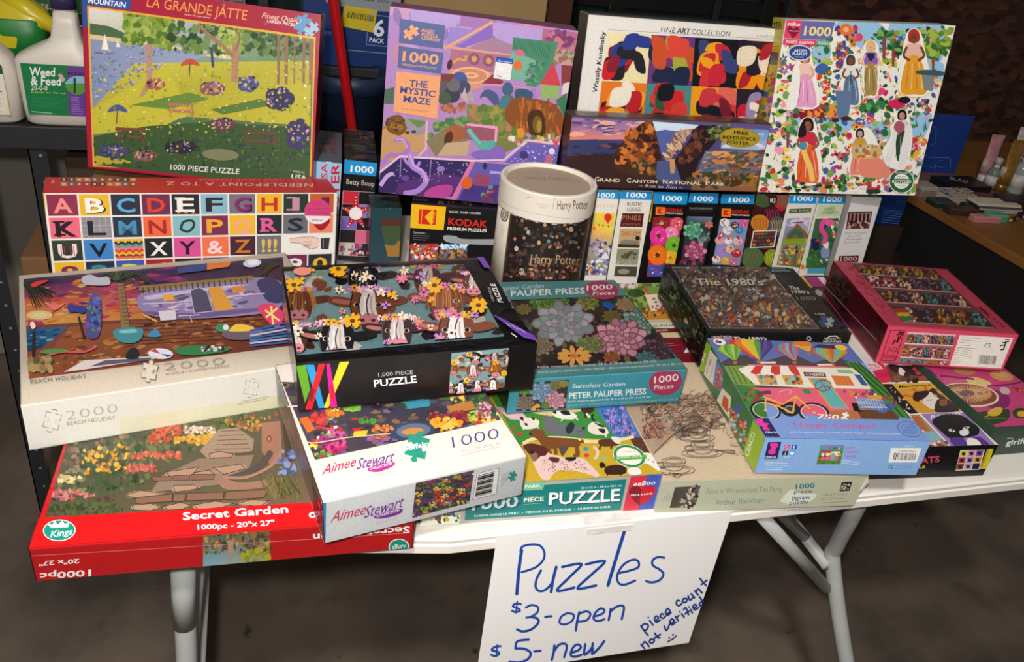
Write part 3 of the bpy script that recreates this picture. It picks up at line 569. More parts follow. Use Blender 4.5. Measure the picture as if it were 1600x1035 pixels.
a.text('Puzzle measures approximately 28 in. x 20 in. (70 cm x 50 cm)', 318, 628, 1055, 590, 15, '#e8e4e0', .01); a.text('SUCCULENT GARDEN - 1000 PIECES - Dimensions approximately 70 cm x 50 cm', 318, 660, 1210, 605, 13, '#d8ecec', .01); a.build(B.lid, m=PAINT)
a = B.art('F', M3); a.fill('#46a0b2'); a.mask(215, 712, 512, 690, 492, 868, 182, 888); a.grad(['#3a3a34', '#4a3a3c'], 215, 712, 512, 690, 492, 868, 182, 888)
for x, y, r, c, e in ((345, 765, 78, ['#7aa0bc', '#9ab8cc'], '#4a6a8a'), (235, 835, 62, ['#9a7a7a', '#7a8a6a'], '#4a2f34'), (430, 818, 66, ['#d89ab0', '#e6b4c0'], '#8a4a64'), (235, 755, 36, ['#8ac04c', '#6aa03c'], '#3f6a2c'), (430, 720, 40, ['#7a9a5a', '#a87a5a'], '#4a2f2a'), (365, 850, 26, ['#7aa04c'], '#3f5a2c'), (480, 715, 28, ['#a8a05a'], '#5a4a2c')): succ(a, x, y, r, c, 8, 4, .8, e)
a.scatter(14, (280, 845, 330, 840, 330, 875, 280, 878), (6, 12), ['#f0b45c'], 3)
a.mask(); a.text('Succulent Garden', 530, 742, 858, 728, 28, '#ffffff', 0, .35); a.text('PETER PAUPER PRESS', 512, 808, 992, 778, 38, '#ffffff', .018, .1); a.text('Puzzle measures approximately 28 in. x 20 in. (70 cm x 50 cm)', 505, 830, 1020, 800, 11, '#ffffff', .01, .2); a.text('SUCCULENT GARDEN 1000 pieces . Dimensions approximately 70 cm x 50 cm', 500, 855, 1190, 812, 9, '#d9d8a0', 0, .2)
a.ell('#b83f68', 1112, 704, 104, 82, -.25, 30); a.text('1000', 1042, 712, 1192, 694, 44, '#ffffff', .01, .12); a.text('Pieces', 1040, 752, 1160, 742, 30, '#ffffff', 0, .3); a.build(B.lid, m=PAINT)

# --- dogs in the park box
B = Box('puzzle_box', 'square puzzle box of playing dogs with a green PUZZLE side, front centre', P['DP'], '#2f8f88', rough=.4)
a = B.art('T', B2); a.fill('#c9a62c')
a.poly('#3f8a34', 300, 0, 1200, -40, 1330, 300, 1200, 300, 900, 290, 560, 310, 500, 340); a.poly('#4a76c0', 1010, 60, 1220, 55, 1340, 285, 1160, 290); a.poly('#5a3a2c', 1255, 280, 1345, 285, 1405, 400, 1310, 380)
a.scatter(60, (1030, 75, 1210, 75, 1310, 265, 1160, 270), (9, 15), ['#9a7ad0', '#b08ad8'], 1, (.8, 1)); a.scatter(60, (1030, 75, 1210, 75, 1320, 275, 1160, 280), (9, 15), ['#1f3a54'], 2, (.2, .35), (1.2, 1.7))
a.curve('#ecd9a0', 22, 520, 330, 600, 295, 800, 290, 1000, 315, 1200, 300, 1290, 280); a.poly('#e6b9c4', 300, 60, 520, 120, 570, 170, 430, 160)
a.poly('#d8c48a', 560, 110, 900, 70, 1010, 90, 700, 140)
def dog(a, pts, col, spots=(), ear=None, legs=()):
    a.blob(col, *pts)
    for l in legs: a.curve(col, l[0], *l[1:])
    for s_ in spots: a.blob(s_[0], *s_[1:])
    if ear: a.blob(*ear)
dog(a, (655, 150, 700, 135, 780, 190, 880, 200, 940, 225, 950, 260, 880, 270, 760, 275, 680, 240), '#6a6e72', ear=('#2a2a2e', 815, 225, 850, 180, 880, 200, 860, 250, 830, 262), legs=((26, 880, 250, 950, 275), (24, 680, 220, 665, 160)))
a.ell('#1c1c1e', 940, 222, 12, 9); a.curve('#3a2a2a', 3, 900, 245, 945, 238)
dog(a, (570, 240, 600, 228, 660, 235, 690, 280, 800, 290, 900, 300, 910, 350, 800, 355, 680, 365, 620, 300, 565, 275), '#7a4a26', legs=((30, 690, 340, 710, 410), (26, 740, 340, 750, 405), (30, 890, 330, 900, 405, 880, 412), (16, 905, 315, 935, 320, 930, 305))); a.blob('#5a4a44', 770, 355, 835, 350, 810, 400, 790, 415); a.ell('#2a1a14', 572, 262, 10, 7)
dog(a, (560, 340, 640, 340, 690, 390, 800, 425, 930, 430, 1010, 500, 1050, 555, 980, 545, 880, 520, 760, 520, 690, 580, 640, 560, 590, 460), '#e6c3bd', (('#5a2a24', 520, 345, 600, 330, 690, 365, 680, 410, 640, 420, 600, 450, 560, 400), ('#5a2a24', 700, 425, 770, 430, 760, 462, 720, 455), ('#1f1f1f', 810, 428, 885, 425, 880, 445, 840, 452)), legs=((40, 700, 500, 690, 575), (36, 960, 500, 1040, 555)))
a.scatter(80, (640, 440, 940, 440, 990, 520, 660, 530), (2.5, 5), ['#7a5a54', '#5a4a48'], 3, (.8, 1)); a.blob('#8a6a58', 575, 395, 620, 400, 618, 440, 595, 455, 575, 430); a.ell('#241a18', 582, 392, 13, 10)
dog(a, (500, 160, 560, 150, 630, 170, 620, 215, 550, 232, 510, 215), '#e9e2d6', (('#3a241c', 495, 150, 520, 145, 522, 175), ('#3a241c', 575, 150, 600, 150, 598, 172), ('#3a241c', 525, 190, 550, 190, 548, 210)), legs=((10, 520, 215, 525, 235), (10, 610, 205, 632, 225)))
dog(a, (725, 115, 760, 105, 840, 110, 890, 130, 880, 160, 800, 160, 745, 145), '#ece6da', (('#241f1e', 780, 105, 830, 100, 850, 130, 800, 128), ('#3a241c', 725, 110, 750, 105, 748, 125)), legs=((10, 800, 155, 785, 172), (10, 890, 150, 900, 168))); dog(a, (920, 80, 1000, 75, 1010, 105, 950, 125), '#4a2a20', legs=((16, 950, 110, 955, 150),)); a.curve('#e9e2d6', 14, 960, 120, 985, 150)
dog(a, (980, 195, 1030, 180, 1100, 225, 1110, 265, 1050, 270, 1000, 262, 970, 235), '#eadfce', (('#241f1e', 1040, 230, 1090, 230, 1080, 262), ('#3a241c', 1010, 180, 1090, 210, 1060, 215)), legs=((11, 1080, 260, 1100, 285),)); a.curve('#1f1f1f', 13, 1005, 125, 1000, 155, 1020, 172)
dog(a, (1050, 305, 1140, 298, 1190, 310, 1180, 340, 1080, 350, 1045, 330), '#5a3420', (('#e9e2d6', 1130, 285, 1190, 290, 1195, 330, 1160, 325),), legs=((14, 1060, 340, 1050, 372), (14, 1140, 340, 1130, 365)))
dog(a, (1100, 490, 1180, 478, 1235, 500, 1225, 540, 1110, 545, 1085, 520), '#3a2218', (('#e9e2d6', 1060, 465, 1085, 470, 1080, 495),), ear=('#2a1a14', 1050, 470, 1075, 460, 1095, 490, 1060, 500), legs=((12, 1110, 530, 1105, 552), (12, 1215, 530, 1195, 550)))
dog(a, (1250, 505, 1320, 500, 1340, 540, 1260, 545), '#efe9e2'); dog(a, (1330, 400, 1440, 410, 1470, 520, 1380, 470, 1330, 470), '#efe9e2', (('#1a1a1a', 1385, 440, 1395, 440, 1392, 450), ('#1a1a1a', 1420, 455, 1432, 455, 1428, 465)))
a.ell('#2f8fd0', 957, 368, 19, 14); a.ell('#d8344a', 962, 412, 18, 14); a.ell('#d8344a', 495, 262, 18, 14); a.ell('#d8344a', 460, 225, 13, 11); a.curve('#e6c8b0', 20, 1010, 350, 1040, 390, 1020, 440); a.ell('#7fbf9a', 1082, 435, 15, 12)
a.ell('#f4f2e6', 1258, 418, 116, 78, .3, 26); a.ell('#2f8a4c', 1258, 418, 112, 74, .3, 26); a.ell('#f4f2e6', 1258, 418, 92, 58, .3, 26); a.poly('#5cae3f', 1150, 425, 1375, 408, 1380, 436, 1152, 450); a.text('ALWAYS GOOD', 1168, 438, 1348, 425, 13, '#f4f8ec', .01); a.text('VEGETABLE', 1200, 475, 1310, 480, 8, '#f4f8ec', 0); a.text('WITHOUT', 1205, 393, 1300, 388, 7, '#4a6a4c', 0)
a.build(B.lid, m=PAINT)
a = B.art('F', B2); a.fill('#8fbfb4'); a.poly('#b9a8a0', 100, 640, 1262, 552, 1215, 792, 90, 878); a.poly('#147f7c', 130, 650, 1240, 572, 1198, 785, 115, 858); a.poly('#7fbfa0', 180, 615, 672, 595, 658, 645, 170, 668)
a.text('DOGS IN THE PARK', 250, 652, 642, 628, 22, '#eef4e6', .015); a.text('1000', 172, 790, 492, 770, 82, '#16324a', .03, .12); a.text('1000', 164, 786, 486, 764, 82, '#cfe6f2', .025, .12); a.text('PIECE', 525, 732, 664, 722, 28, '#eef4e6', .02, .1); a.line('#a8b858', 2, 530, 698, 680, 688); a.line('#a8b858', 2, 520, 748, 665, 738)
a.text('PUZZLE', 704, 755, 1196, 728, 86, '#16324a', .035, .12); a.text('PUZZLE', 698, 750, 1192, 722, 86, '#eef4f2', .03, .12); a.text('CHIENS DANS LE PARC  \u2022  PERROS EN EL PARQUE  \u2022  HUNDE IM PARK', 180, 835, 1130, 770, 14, '#dcecea', .012); a.text('23 x 23 in - 58.4 x 58.4 cm', 925, 640, 1208, 622, 14, '#dcecea', .012)
a.poly('#d8324a', 1268, 552, 1380, 545, 1320, 785, 1212, 792); a.poly('#4a5ab4', 1380, 545, 1500, 538, 1425, 778, 1320, 785); a.blob('#8a1f2c', 1345, 640, 1310, 615, 1262, 640, 1265, 690, 1335, 752, 1420, 690, 1440, 635, 1395, 615); a.blob('#c92434', 1345, 640, 1395, 615, 1440, 635, 1420, 690, 1335, 752)
a.text('eeBoo', 1285, 620, 1435, 608, 30, '#ffffff', .01, .4); a.text('PIECE & LOVE', 1270, 690, 1418, 678, 12, '#ffffff', .01)
a.poly('#e9ecda', -260, 690, 95, 770, 75, 880, -300, 915); a.poly('#4a76c0', 0, 770, 95, 765, 80, 820, 0, 830); a.scatter(40, (-200, 780, 90, 780, 80, 870, -200, 895), (7, 18), ['#3f8a34', '#e6dfc8', '#6a4a2c', '#c9a62c', '#20402c'], 5); a.build(B.lid, m=PAINT)

# --- sepia tea party box
B = Box('puzzle_box', 'beige tea party sketch puzzle box with grey-green side, front right of the sign', P['AL'], '#c6c6ae', rough=.55)
a = B.art('T', B3); a.fill('#cdb89c'); R = random.Random(4)
a.poly('#b39a82', 60, 120, 600, 60, 700, 250, 430, 260, 230, 430); a.scatter(120, (100, 110, 560, 60, 640, 230, 230, 380), (12, 34), ['#a8907a', '#8a7a6c', '#b8886a', '#7a6a62', '#9c7a6a', '#c4a488'], 1)
for i in range(300):
    x, y = 110+R.random()*520, 60+R.random()*240
    if x < 130+(y-60)*.5: continue
    t = R.uniform(0, 6.28); L = R.uniform(16, 60); a.curve(R.choice(['#3a3230', '#4a3f3a', '#5c4c44', '#6a4a40']), R.uniform(1.5, 3.5), x, y, x+L*math.cos(t), y+L*.5*math.sin(t), x+L*math.cos(t+.8), y+L*.8*math.sin(t+.8), n=3)
for i in range(60):
    x, y = 165+R.random()*110, 190+R.random()*150; a.ell(R.choice(['#8a4a4a', '#7a3f44', '#a0665c']), x, y, 8, 5, R.random()*3, 7)
a.line('#4a3c34', 4, 232, 425, 330, 330, 450, 245)
def cup(x, y, s):
    for r, q in ((1.5, .42), (1.15, .3)): a.curve('#5a4a40', 3, *sum([[x+r*s*math.cos(t), y+q*s*.8*math.sin(t)+s*.35] for t in np.linspace(0, 6.28, 15)], []), n=2)
    for r, q, d in ((.85, .26, -.3), (.62, .16, -.28)): a.curve('#4a3c34', 3, *sum([[x+r*s*math.cos(t), y+q*s*math.sin(t)+d*s] for t in np.linspace(0, 6.28, 15)], []), n=2)
    a.curve('#4a3c34', 3, x-.85*s, y-.3*s, x-.6*s, y+.25*s, x-.2*s, y+.4*s, x+.2*s, y+.4*s, x+.6*s, y+.25*s, x+.85*s, y-.3*s); a.curve('#4a3c34', 4, x-.8*s, y-.2*s, x-1.25*s, y-.1*s, x-1.1*s, y+.2*s, x-.6*s, y+.2*s)
cup(490, 310, 70); cup(520, 398, 82); cup(350, 500, 84); a.curve('#4a3c34', 5, 600, 415, 680, 412, 735, 425, 700, 430, 640, 420); a.curve('#4a3c34', 4, 320, 545, 360, 555, 395, 548, 380, 572, 340, 565)
a.scatter(50, (630, 230, 700, 200, 830, 480, 760, 480), (10, 24), ['#c4ae92', '#cdb598', '#bfa88c'], 7); a.build(B.lid, m=PAINT)
a = B.art('F', B3); a.fill('#b9bca2'); a.grad(['#4c4640', '#5a524a', '#6a6258', '#4a443e'], 360, 615, 513, 605, 480, 735, 328, 738); a.scatter(40, (450, 610, 510, 606, 480, 735, 370, 735), (6, 16), ['#a89c8c', '#c9bcac', '#3a3430'], 2)
a.text('Alice in Wonderland Tea Party', 543, 655, 1000, 640, 34, '#7a918c', .0, .05, sp=1.0); a.text('Arthur Rackham', 600, 722, 898, 706, 34, '#7a918c', .0, .05); a.blob('#dcdfd2', 990, 690, 1050, 630, 1110, 650, 1200, 655, 1180, 690, 1120, 715, 1060, 720, 1000, 705)
a.text('1000', 1078, 625, 1192, 618, 30, '#2f7c84', .03, .1); a.text('piece', 1068, 652, 1175, 648, 22, '#4a6a72', .01, .1); a.text('jigsaw', 1055, 690, 1165, 684, 24, '#4a6a72', .01, .1); a.text('puzzle', 1040, 720, 1152, 712, 24, '#4a6a72', .01, .1)
a.text('735 x 510 mm', 1240, 668, 1385, 660, 14, '#7a8078', 0, .1); a.text('29 x 20 inches', 1232, 692, 1370, 686, 14, '#7a8078', 0, .1); a.line('#8a9088', 3, 1228, 708, 1395, 700); a.poly('#26211f', 1352, 585, 1415, 582, 1398, 636, 1338, 640); a.scatter(12, (1355, 592, 1405, 590, 1392, 628, 1345, 630), (4, 9), ['#b8b0a8'], 4); a.lines(6, 285, 690, 320, 640, (7, 2), '#8f967f', 2); a.build(B.lid)
# torn corner of the lid
obj('torn_corner', tube_bm([(.2605, .004, .012), (.2625, .002, .026), (.2650, .003, .036), (.2632, .004, .047)], [.002, .0035, .005, .003], 7), card('#cfc4b4', .7), B.t)

# --- cat pop star box (black), with magenta tray
B = Box('puzzle_box', 'black puzzle box with a grid of cat portraits, under the camper box', P['CA'], '#141214', '#a02a6a', .010, .004)
a = B.art('T', R3); a.fill('#ece8e0')
def cell(a, c, *q): a.poly(c, *q)
cell(a, '#d8344f', 120, 85, 285, 140, 330, 195, 345, 270, 260, 280, 200, 190); a.poly('#e9dfe0', 120, 85, 210, 100, 285, 175, 200, 190); a.text('500 PIECE', 165, 150, 255, 160, 16, '#c02a44', .02); a.text('PUZZLE', 185, 180, 285, 180, 18, '#c02a44', .02); a.poly('#d8205c', 210, 205, 325, 200, 332, 230, 240, 235)
cell(a, '#6a4634', 298, 145, 530, 150, 640, 262, 345, 272); a.blob('#241c1a', 320, 140, 420, 150, 510, 160, 560, 230, 480, 215, 400, 210, 345, 190); a.blob('#e9e4de', 400, 165, 425, 175, 450, 205, 425, 225, 395, 205); a.scatter(12, (340, 215, 620, 200, 640, 262, 350, 270), (14, 30), ['#3a2a24', '#8a5a3c', '#241c1a'], 1)
for x, y in ((515, 175), (535, 205), (575, 240)): a.blob('#c83444', x-18, y-8, x+16, y-12, x+24, y+8, x-6, y+12)
cell(a, '#171416', 262, 285, 345, 285, 540, 500, 480, 505, 330, 400); a.scatter(16, (290, 300, 340, 300, 500, 480, 460, 480), (4, 9), ['#d8d0c8', '#b8b0a8'], 2)
cell(a, '#dd9d2c', 345, 285, 645, 272, 870, 488, 542, 500); a.poly('#e0b43a', 345, 285, 645, 272, 690, 312, 385, 325); a.text('Meowyonce', 398, 315, 632, 300, 20, '#16120f', .02)
for i in range(12): t = PI+i*.28; a.poly('#c8742c' if i % 2 else '#e6a53a', 610, 400, 610+190*math.cos(t), 405+110*math.sin(t), 610+190*math.cos(t+.15), 405+110*math.sin(t+.15))
a.blob('#e9e2da', 560, 350, 610, 335, 670, 345, 720, 400, 700, 450, 640, 470, 590, 440, 545, 400); a.blob('#2a1a16', 500, 370, 520, 345, 610, 335, 612, 365, 570, 400, 545, 415, 505, 405); a.blob('#2a1a16', 630, 335, 655, 318, 690, 355, 740, 385, 730, 400, 680, 385, 650, 360); a.poly('#2a1a16', 605, 345, 640, 315, 655, 345)
a.ell('#dcae34', 560, 408, 14, 7, .2); a.ell('#dcae34', 665, 372, 16, 8, .2); a.curve('#5a2a24', 4, 600, 405, 640, 402); a.blob('#2a1c18', 680, 400, 760, 400, 840, 480, 700, 495, 660, 480); a.blob('#8a5230', 700, 405, 745, 400, 750, 440, 700, 445)
cell(a, '#a98a6a', 480, 515, 545, 510, 770, 745, 610, 760, 640, 700); a.poly('#8ab4c8', 560, 640, 650, 630, 720, 690, 620, 720); a.poly('#b86a3c', 485, 530, 540, 520, 630, 640, 560, 620); a.scatter(16, (615, 720, 740, 700, 770, 745, 610, 755), (8, 18), ['#c83a4a', '#e6d8d8', '#8a3a44'], 3)
cell(a, '#9a7fc0', 560, 505, 880, 494, 1105, 735, 785, 748); a.text('PURRINCE', 632, 545, 860, 525, 30, '#f4f0ea', .03); a.blob('#1c1a1e', 640, 560, 720, 510, 850, 515, 930, 565, 985, 610, 975, 660, 890, 680, 780, 690, 690, 620); a.ell('#e6dfc8', 785, 628, 26, 10, .2); a.ell('#e6dfc8', 890, 610, 26, 10, -.2); a.ell('#141214', 790, 627, 9, 7); a.ell('#141214', 892, 609, 9, 7)
a.blob('#e9e4ea', 845, 630, 900, 620, 912, 650, 880, 668, 848, 658); a.blob('#5a3a8e', 770, 690, 860, 680, 900, 745, 820, 750); a.blob('#5a3a8e', 940, 680, 1000, 680, 1060, 735, 960, 745); a.blob('#f4f0ea', 900, 690, 960, 690, 1000, 735, 910, 745); a.build(B.lid, m=PAINT)
a = B.art('F', R3); a.fill('#111011'); a.text('POP CATS', 330, 890, 695, 855, 46, '#e0506e', .02, .12); a.text('PUZZLE', 430, 915, 590, 900, 20, '#d8d23a', .02, .1); a.poly('#e9e4de', 848, 770, 1028, 765, 990, 912, 812, 920)
cs = ['#c9d84a', '#e08ab8', '#8a5ab0', '#c83444', '#a88ac8', '#e09a2c', '#8a4a2c', '#c9a0b8', '#2c2a44']
for i in range(9):
    u, v = i % 3, i//3; x = 852+u*58-v*13; y = 774+v*48-u*2; a.poly(cs[i], x, y, x+52, y-2, x+40, y+42, x-12, y+44); a.ell('#2a2226', x+20, y+22, 14, 13)
a.poly('#e0cf2c', 1045, 762, 1092, 758, 1048, 905, 990, 905); a.text('ROBERTSON', 1010, 893, 1062, 768, 18, '#4a4410', .01, up=(-1, -.3)); a.build(B.lid, m=PAINT)

# --- pink food box at the far right
B = Box('puzzle_box', 'pink puzzle box with plates of food and a dark green side, far right end', P['GF'], '#39503f', rough=.4)
a = B.art('T', R3); a.fill('#c9487e'); a.poly('#4a3a6a', 560, 165, 620, 175, 690, 240, 610, 215); a.ell('#c08a5a', 880, 190, 80, 28, .1); a.ell('#d89a5c', 1150, 225, 90, 36, .2); a.ell('#e0b078', 1140, 215, 60, 20, .2); a.blob('#dcc27a', 890, 250, 960, 235, 1070, 275, 1050, 300, 940, 290); a.ell('#8a2f6a', 1110, 400, 110, 70, .2)
a.ell('#e6d9b0', 915, 365, 220, 86, .12, 30); a.ell('#8a4a3c', 912, 362, 205, 76, .12, 30)
for i in range(40): t = 6.28*i/40; a.line('#d8a868', 7, 895+60*math.cos(t), 355+24*math.sin(t), 905+175*math.cos(t), 360+64*math.sin(t))
a.ell('#6a4a64', 893, 352, 44, 20, .1); a.scatter(30, (760, 330, 1050, 340, 1050, 400, 760, 390), (6, 12), ['#7a5a6a', '#b88a5a'], 4)
a.blob('#39482c', 890, 520, 1000, 490, 1180, 470, 1215, 500, 1180, 560, 1000, 600, 920, 590); a.blob('#d8b43c', 1050, 490, 1120, 455, 1160, 470, 1130, 515, 1070, 520); a.line('#c9a03a', 9, 1060, 515, 960, 560); a.curve('#8a8a4a', 5, 920, 570, 1060, 540, 1190, 540); a.ell('#c9b8b0', 1175, 335, 40, 26, .3); a.ell('#2f4a34', 1290, 500, 60, 40); a.ell('#d8a83a', 1300, 505, 36, 24); a.curve('#7a2a5a', 14, 700, 225, 850, 240, 950, 250); a.curve('#7a2a5a', 12, 1050, 300, 1200, 290, 1300, 270); a.scatter(12, (1240, 310, 1340, 320, 1340, 350, 1240, 345), (8, 16), ['#a83a2c', '#c9843c'], 5)
a.poly('#39503f', 800, 640, 1600, 585, 1700, 680, 900, 720); a.build(B.lid, m=PAINT)
a = B.art('F', R3); a.fill('#34493a'); a.text('the', 1188, 690, 1235, 685, 12, '#d8dcd4', 0, .3); a.text('girlfriends', 1180, 735, 1500, 700, 40, '#e9ece4', .018, .35); a.build(B.lid)

# --- market box
B = Box('puzzle_box', 'white puzzle box with a fruit market picture, tilted under the black cow box', P['AS'], '#eae0d8', '#dcd4cc', .0025, film=True)
def market(a, q, s, n, seed):
    a.mask(*q)
    a.grad(['#4a4454', '#5a4a48', '#3a3444', '#4f4450'], *q); a.scatter(n//2, q, (14*s, 34*s), ['#3c3c50', '#5a5468', '#6a5a50', '#4a4058', '#8a6a44', '#2c2c3c', '#7a6a78'], seed, (.3, .6), (-.4, .1))
    x0, y0, x1, y1, x2, y2, x3, y3 = q; R = random.Random(seed)
    L = lambda u, v: ((x0*(1-u)+x1*u)*(1-v)+(x3*(1-u)+x2*u)*v, (y0*(1-u)+y1*u)*(1-v)+(y3*(1-u)+y2*u)*v)
    for _ in range(n//9):
        c = L(R.random(), R.random()); pal = R.choice([['#c8342c', '#e0503c'], ['#e08a2c', '#f0a83a'], ['#7aa83a', '#9cc050'], ['#8a2a5a', '#b04a7a'], ['#e0c03a', '#f0d860'], ['#4a7a3a', '#2f5a34'], ['#5a3f7a', '#7a5a9a']])
        for _ in range(14): a.ell(R.choice(pal), c[0]+R.uniform(-40, 40)*s, c[1]+R.uniform(-20, 20)*s, R.uniform(7, 12)*s, R.uniform(6, 10)*s, n=8)
        if R.random() < .4: a.poly('#e6dcc4', c[0]-9*s, c[1]-24*s, c[0]+12*s, c[1]-26*s, c[0]+12*s, c[1]-10*s, c[0]-9*s, c[1]-8*s)
a = B.art('T', B1); a.fill('#e8ddd4'); q = (35, -10, 1140, 40, 1215, 195, 215, 412); market(a, q, 1, 330, 4)
a.poly('#3f8fa8', 690, 100, 830, 85, 835, 125, 720, 140); a.poly('#b87a3c', 920, 125, 1060, 95, 1080, 140, 950, 165); a.poly('#d8702c', 130, 190, 175, 180, 215, 250, 175, 270)
def pile(pal, x, y, rx, ry, r, n, sd):
    R = random.Random(sd)
    for _ in range(n): t = R.random()*6.28; k = R.random()**.5; a.ell(R.choice(pal), x+rx*k*math.cos(t), y+ry*k*math.sin(t), r*R.uniform(.8, 1.1), r*R.uniform(.7, 1), n=9)
pile(['#7a2a6a', '#a83a8a', '#5a1f5a', '#c85a9a'], 315, 300, 70, 50, 12, 60, 1); pile(['#b82a6a', '#8a1f4a', '#d84a8a'], 320, 350, 60, 26, 12, 30, 2); pile(['#c8302c', '#e0483c'], 235, 190, 50, 26, 13, 24, 3); pile(['#c8302c', '#d83a34'], 440, 225, 42, 30, 14, 24, 4); pile(['#e8742c', '#f0923a'], 320, 160, 46, 18, 11, 20, 5); pile(['#6aa83a', '#8ac04a'], 420, 135, 52, 16, 11, 26, 6)
a.poly('#4a3a44', 380, 210, 560, 180, 540, 230, 400, 250); pile(['#3f7a34', '#5a9a44'], 500, 205, 50, 18, 9, 30, 7); a.poly('#d8c23a', 425, 262, 500, 255, 490, 290, 420, 290); pile(['#8a3a2c', '#b0503c', '#7a2a3a'], 880, 180, 60, 22, 9, 40, 8); pile(['#7a1f2c', '#9a2f3a'], 990, 175, 42, 26, 8, 50, 9); pile(['#f0a83a', '#f6c050', '#e8902c'], 920, 218, 82, 26, 15, 44, 10)
a.ell('#3a4a6a', 740, 262, 120, 52, -.1, 22); a.ell('#6a7488', 745, 258, 92, 38, -.1, 22); a.ell('#c9904a', 740, 262, 60, 18, -.1); pile(['#d88a4a', '#b8683a'], 575, 245, 60, 22, 10, 30, 11); pile(['#a85a3c', '#c97a4a', '#8a5ab0'], 555, 300, 60, 20, 9, 40, 12); pile(['#b83a6a', '#e0a0b8', '#6a8a4a'], 1125, 140, 40, 44, 9, 50, 13); pile(['#9cb83a', '#c9c84a'], 1070, 195, 26, 12, 9, 14, 14); a.curve('#d8c49a', 6, 130, 305, 210, 325, 400, 295, 620, 275); pile(['#c82c4a', '#3f8a3a', '#e0a03a'], 255, 395, 40, 14, 10, 18, 15)
a.mask()
a.jig('#2f9c86', 765, 345, 92, .25); a.text('Buffalo', 692, 370, 832, 338, 26, '#ffffff', .03); a.text('1000', 958, 352, 1208, 300, 62, '#3a4a8a', -.016, sp=1.0, up=(-.15, -1)); a.text('PUZZLE', 1005, 378, 1215, 328, 11, '#c4bcc8', 0); a.text('ROMPECABEZAS', 1012, 396, 1215, 350, 11, '#c4bcc8', 0)
a.text('Aimee', 252, 498, 428, 450, 54, '#c82a62', .0, .45, up=(-.05, -1)); a.text('Stewart', 436, 470, 632, 425, 60, '#7a3a9c', .0, .4, up=(-.05, -1)); a.blob('#b83a94', 500, 462, 560, 440, 640, 430, 632, 452, 560, 480, 510, 478); a.text('COLLECTION', 510, 472, 632, 442, 13, '#ffffff', .02); a.text('Food Fair', 540, 502, 646, 482, 10, '#c0b8d0', 0); a.build(B.lid, m=PAINT)
a = B.art('F', B1); a.fill('#dde0e2'); a.poly('#2a8fc4', 240, 640, 274, 640, 270, 870, 240, 870); market(a, (758, 535, 1072, 465, 1045, 640, 738, 722), .5, 420, 8); a.mask()
a.poly('#f4f2f0', 1080, 482, 1205, 450, 1190, 590, 1060, 622); a.line('#8a8a90', 3, 1085, 480, 1205, 450, 1190, 590, 1062, 622, 1085, 480)
for i in range(13): w_ = (3, 6, 9)[i % 3]; a.line('#16161a', w_, 1092-i*1.4, 492+i*9.4, 1180-i*1.4, 470+i*9.4)
a.text('Aimee', 295, 745, 480, 700, 60, '#c82a62', .0, .45, up=(-.05, -1)); a.text('Stewart', 476, 722, 682, 660, 62, '#7a3a9c', .0, .4, up=(-.05, -1)); a.blob('#8a3aa4', 535, 708, 600, 685, 680, 668, 672, 695, 600, 718, 540, 722); a.text('COLLECTION', 545, 716, 668, 682, 13, '#ffffff', .02); a.text('Food Fair', 545, 752, 650, 728, 10, '#b0b0cc', 0)
a.jig('#2f9c96', 1277, 495, 32, .3); a.lines(5, 1225, 480, 1205, 560, (9, -3), '#9a9aa4', 2); a.build(B.lid, m=PAINT)
a = B.art('L', B1); a.fill('#e2dcd6'); a.poly('#2a8fb4', 200, 540, 262, 660, 262, 760, 215, 700); a.scatter(20, (205, 600, 250, 680, 250, 760, 215, 720), (6, 14), ['#5a4a5a', '#c8443c', '#3a3444'], 3); a.poly('#3a8fc4', 20, 0, 60, 40, 60, 120, 20, 90); a.build(B.lid)
obj('elastic_cord', tube_bm(smooth_path([(-.002, .150, .0553), (.008, .146, .0568), (.04, .14, .0572), (.09, .145, .0572), (.15, .155, .0570)], 4), .0007, 6), mat('cord', '#d8c8a8', .7), B.t)

# --- church village box and hidden neighbours
B = Box('puzzle_box', 'puzzle box with a white church on a village green, between teal and grey boxes', (.292, .262, 0, .203, .222, .0485, -.012, 0, 0), '#7a1626')
a = B.art('T', M3); a.fill('#4f7a34'); a.poly('#dcd2b4', 560, 42, 1100, 52, 1105, 62, 560, 55); a.scatter(160, (760, 60, 1100, 70, 1180, 250, 820, 260), (10, 30), ['#4f7a34', '#6a9a3c', '#8ab04a', '#36582c', '#9cb85a'], 2); a.poly('#6a9c46', 990, 110, 1070, 115, 1100, 180, 1010, 165)
a.scatter(30, (830, 80, 930, 80, 940, 115, 840, 115), (7, 16), ['#e0b8c8', '#d08aa8', '#f0d0dc'], 3); a.ell('#2f4a24', 930, 155, 56, 26); a.poly('#e9ddc4', 985, 165, 1060, 160, 1105, 250, 1025, 270); a.poly('#c9b898', 1060, 160, 1085, 165, 1130, 240, 1105, 250); a.poly('#b85a34', 985, 85, 1015, 165, 980, 140)
for x, y in ((1030, 185), (1042, 205), (1052, 228)): a.poly('#6a6a6a', x, y, x+18, y-2, x+22, y+10, x+4, y+12)
a.poly('#c8872c', 960, 280, 1120, 268, 1160, 318, 985, 318); a.scatter(20, (960, 240, 1100, 240, 1140, 300, 990, 300), (6, 13), ['#c8443c', '#e0a83a', '#7a3a2c'], 4)
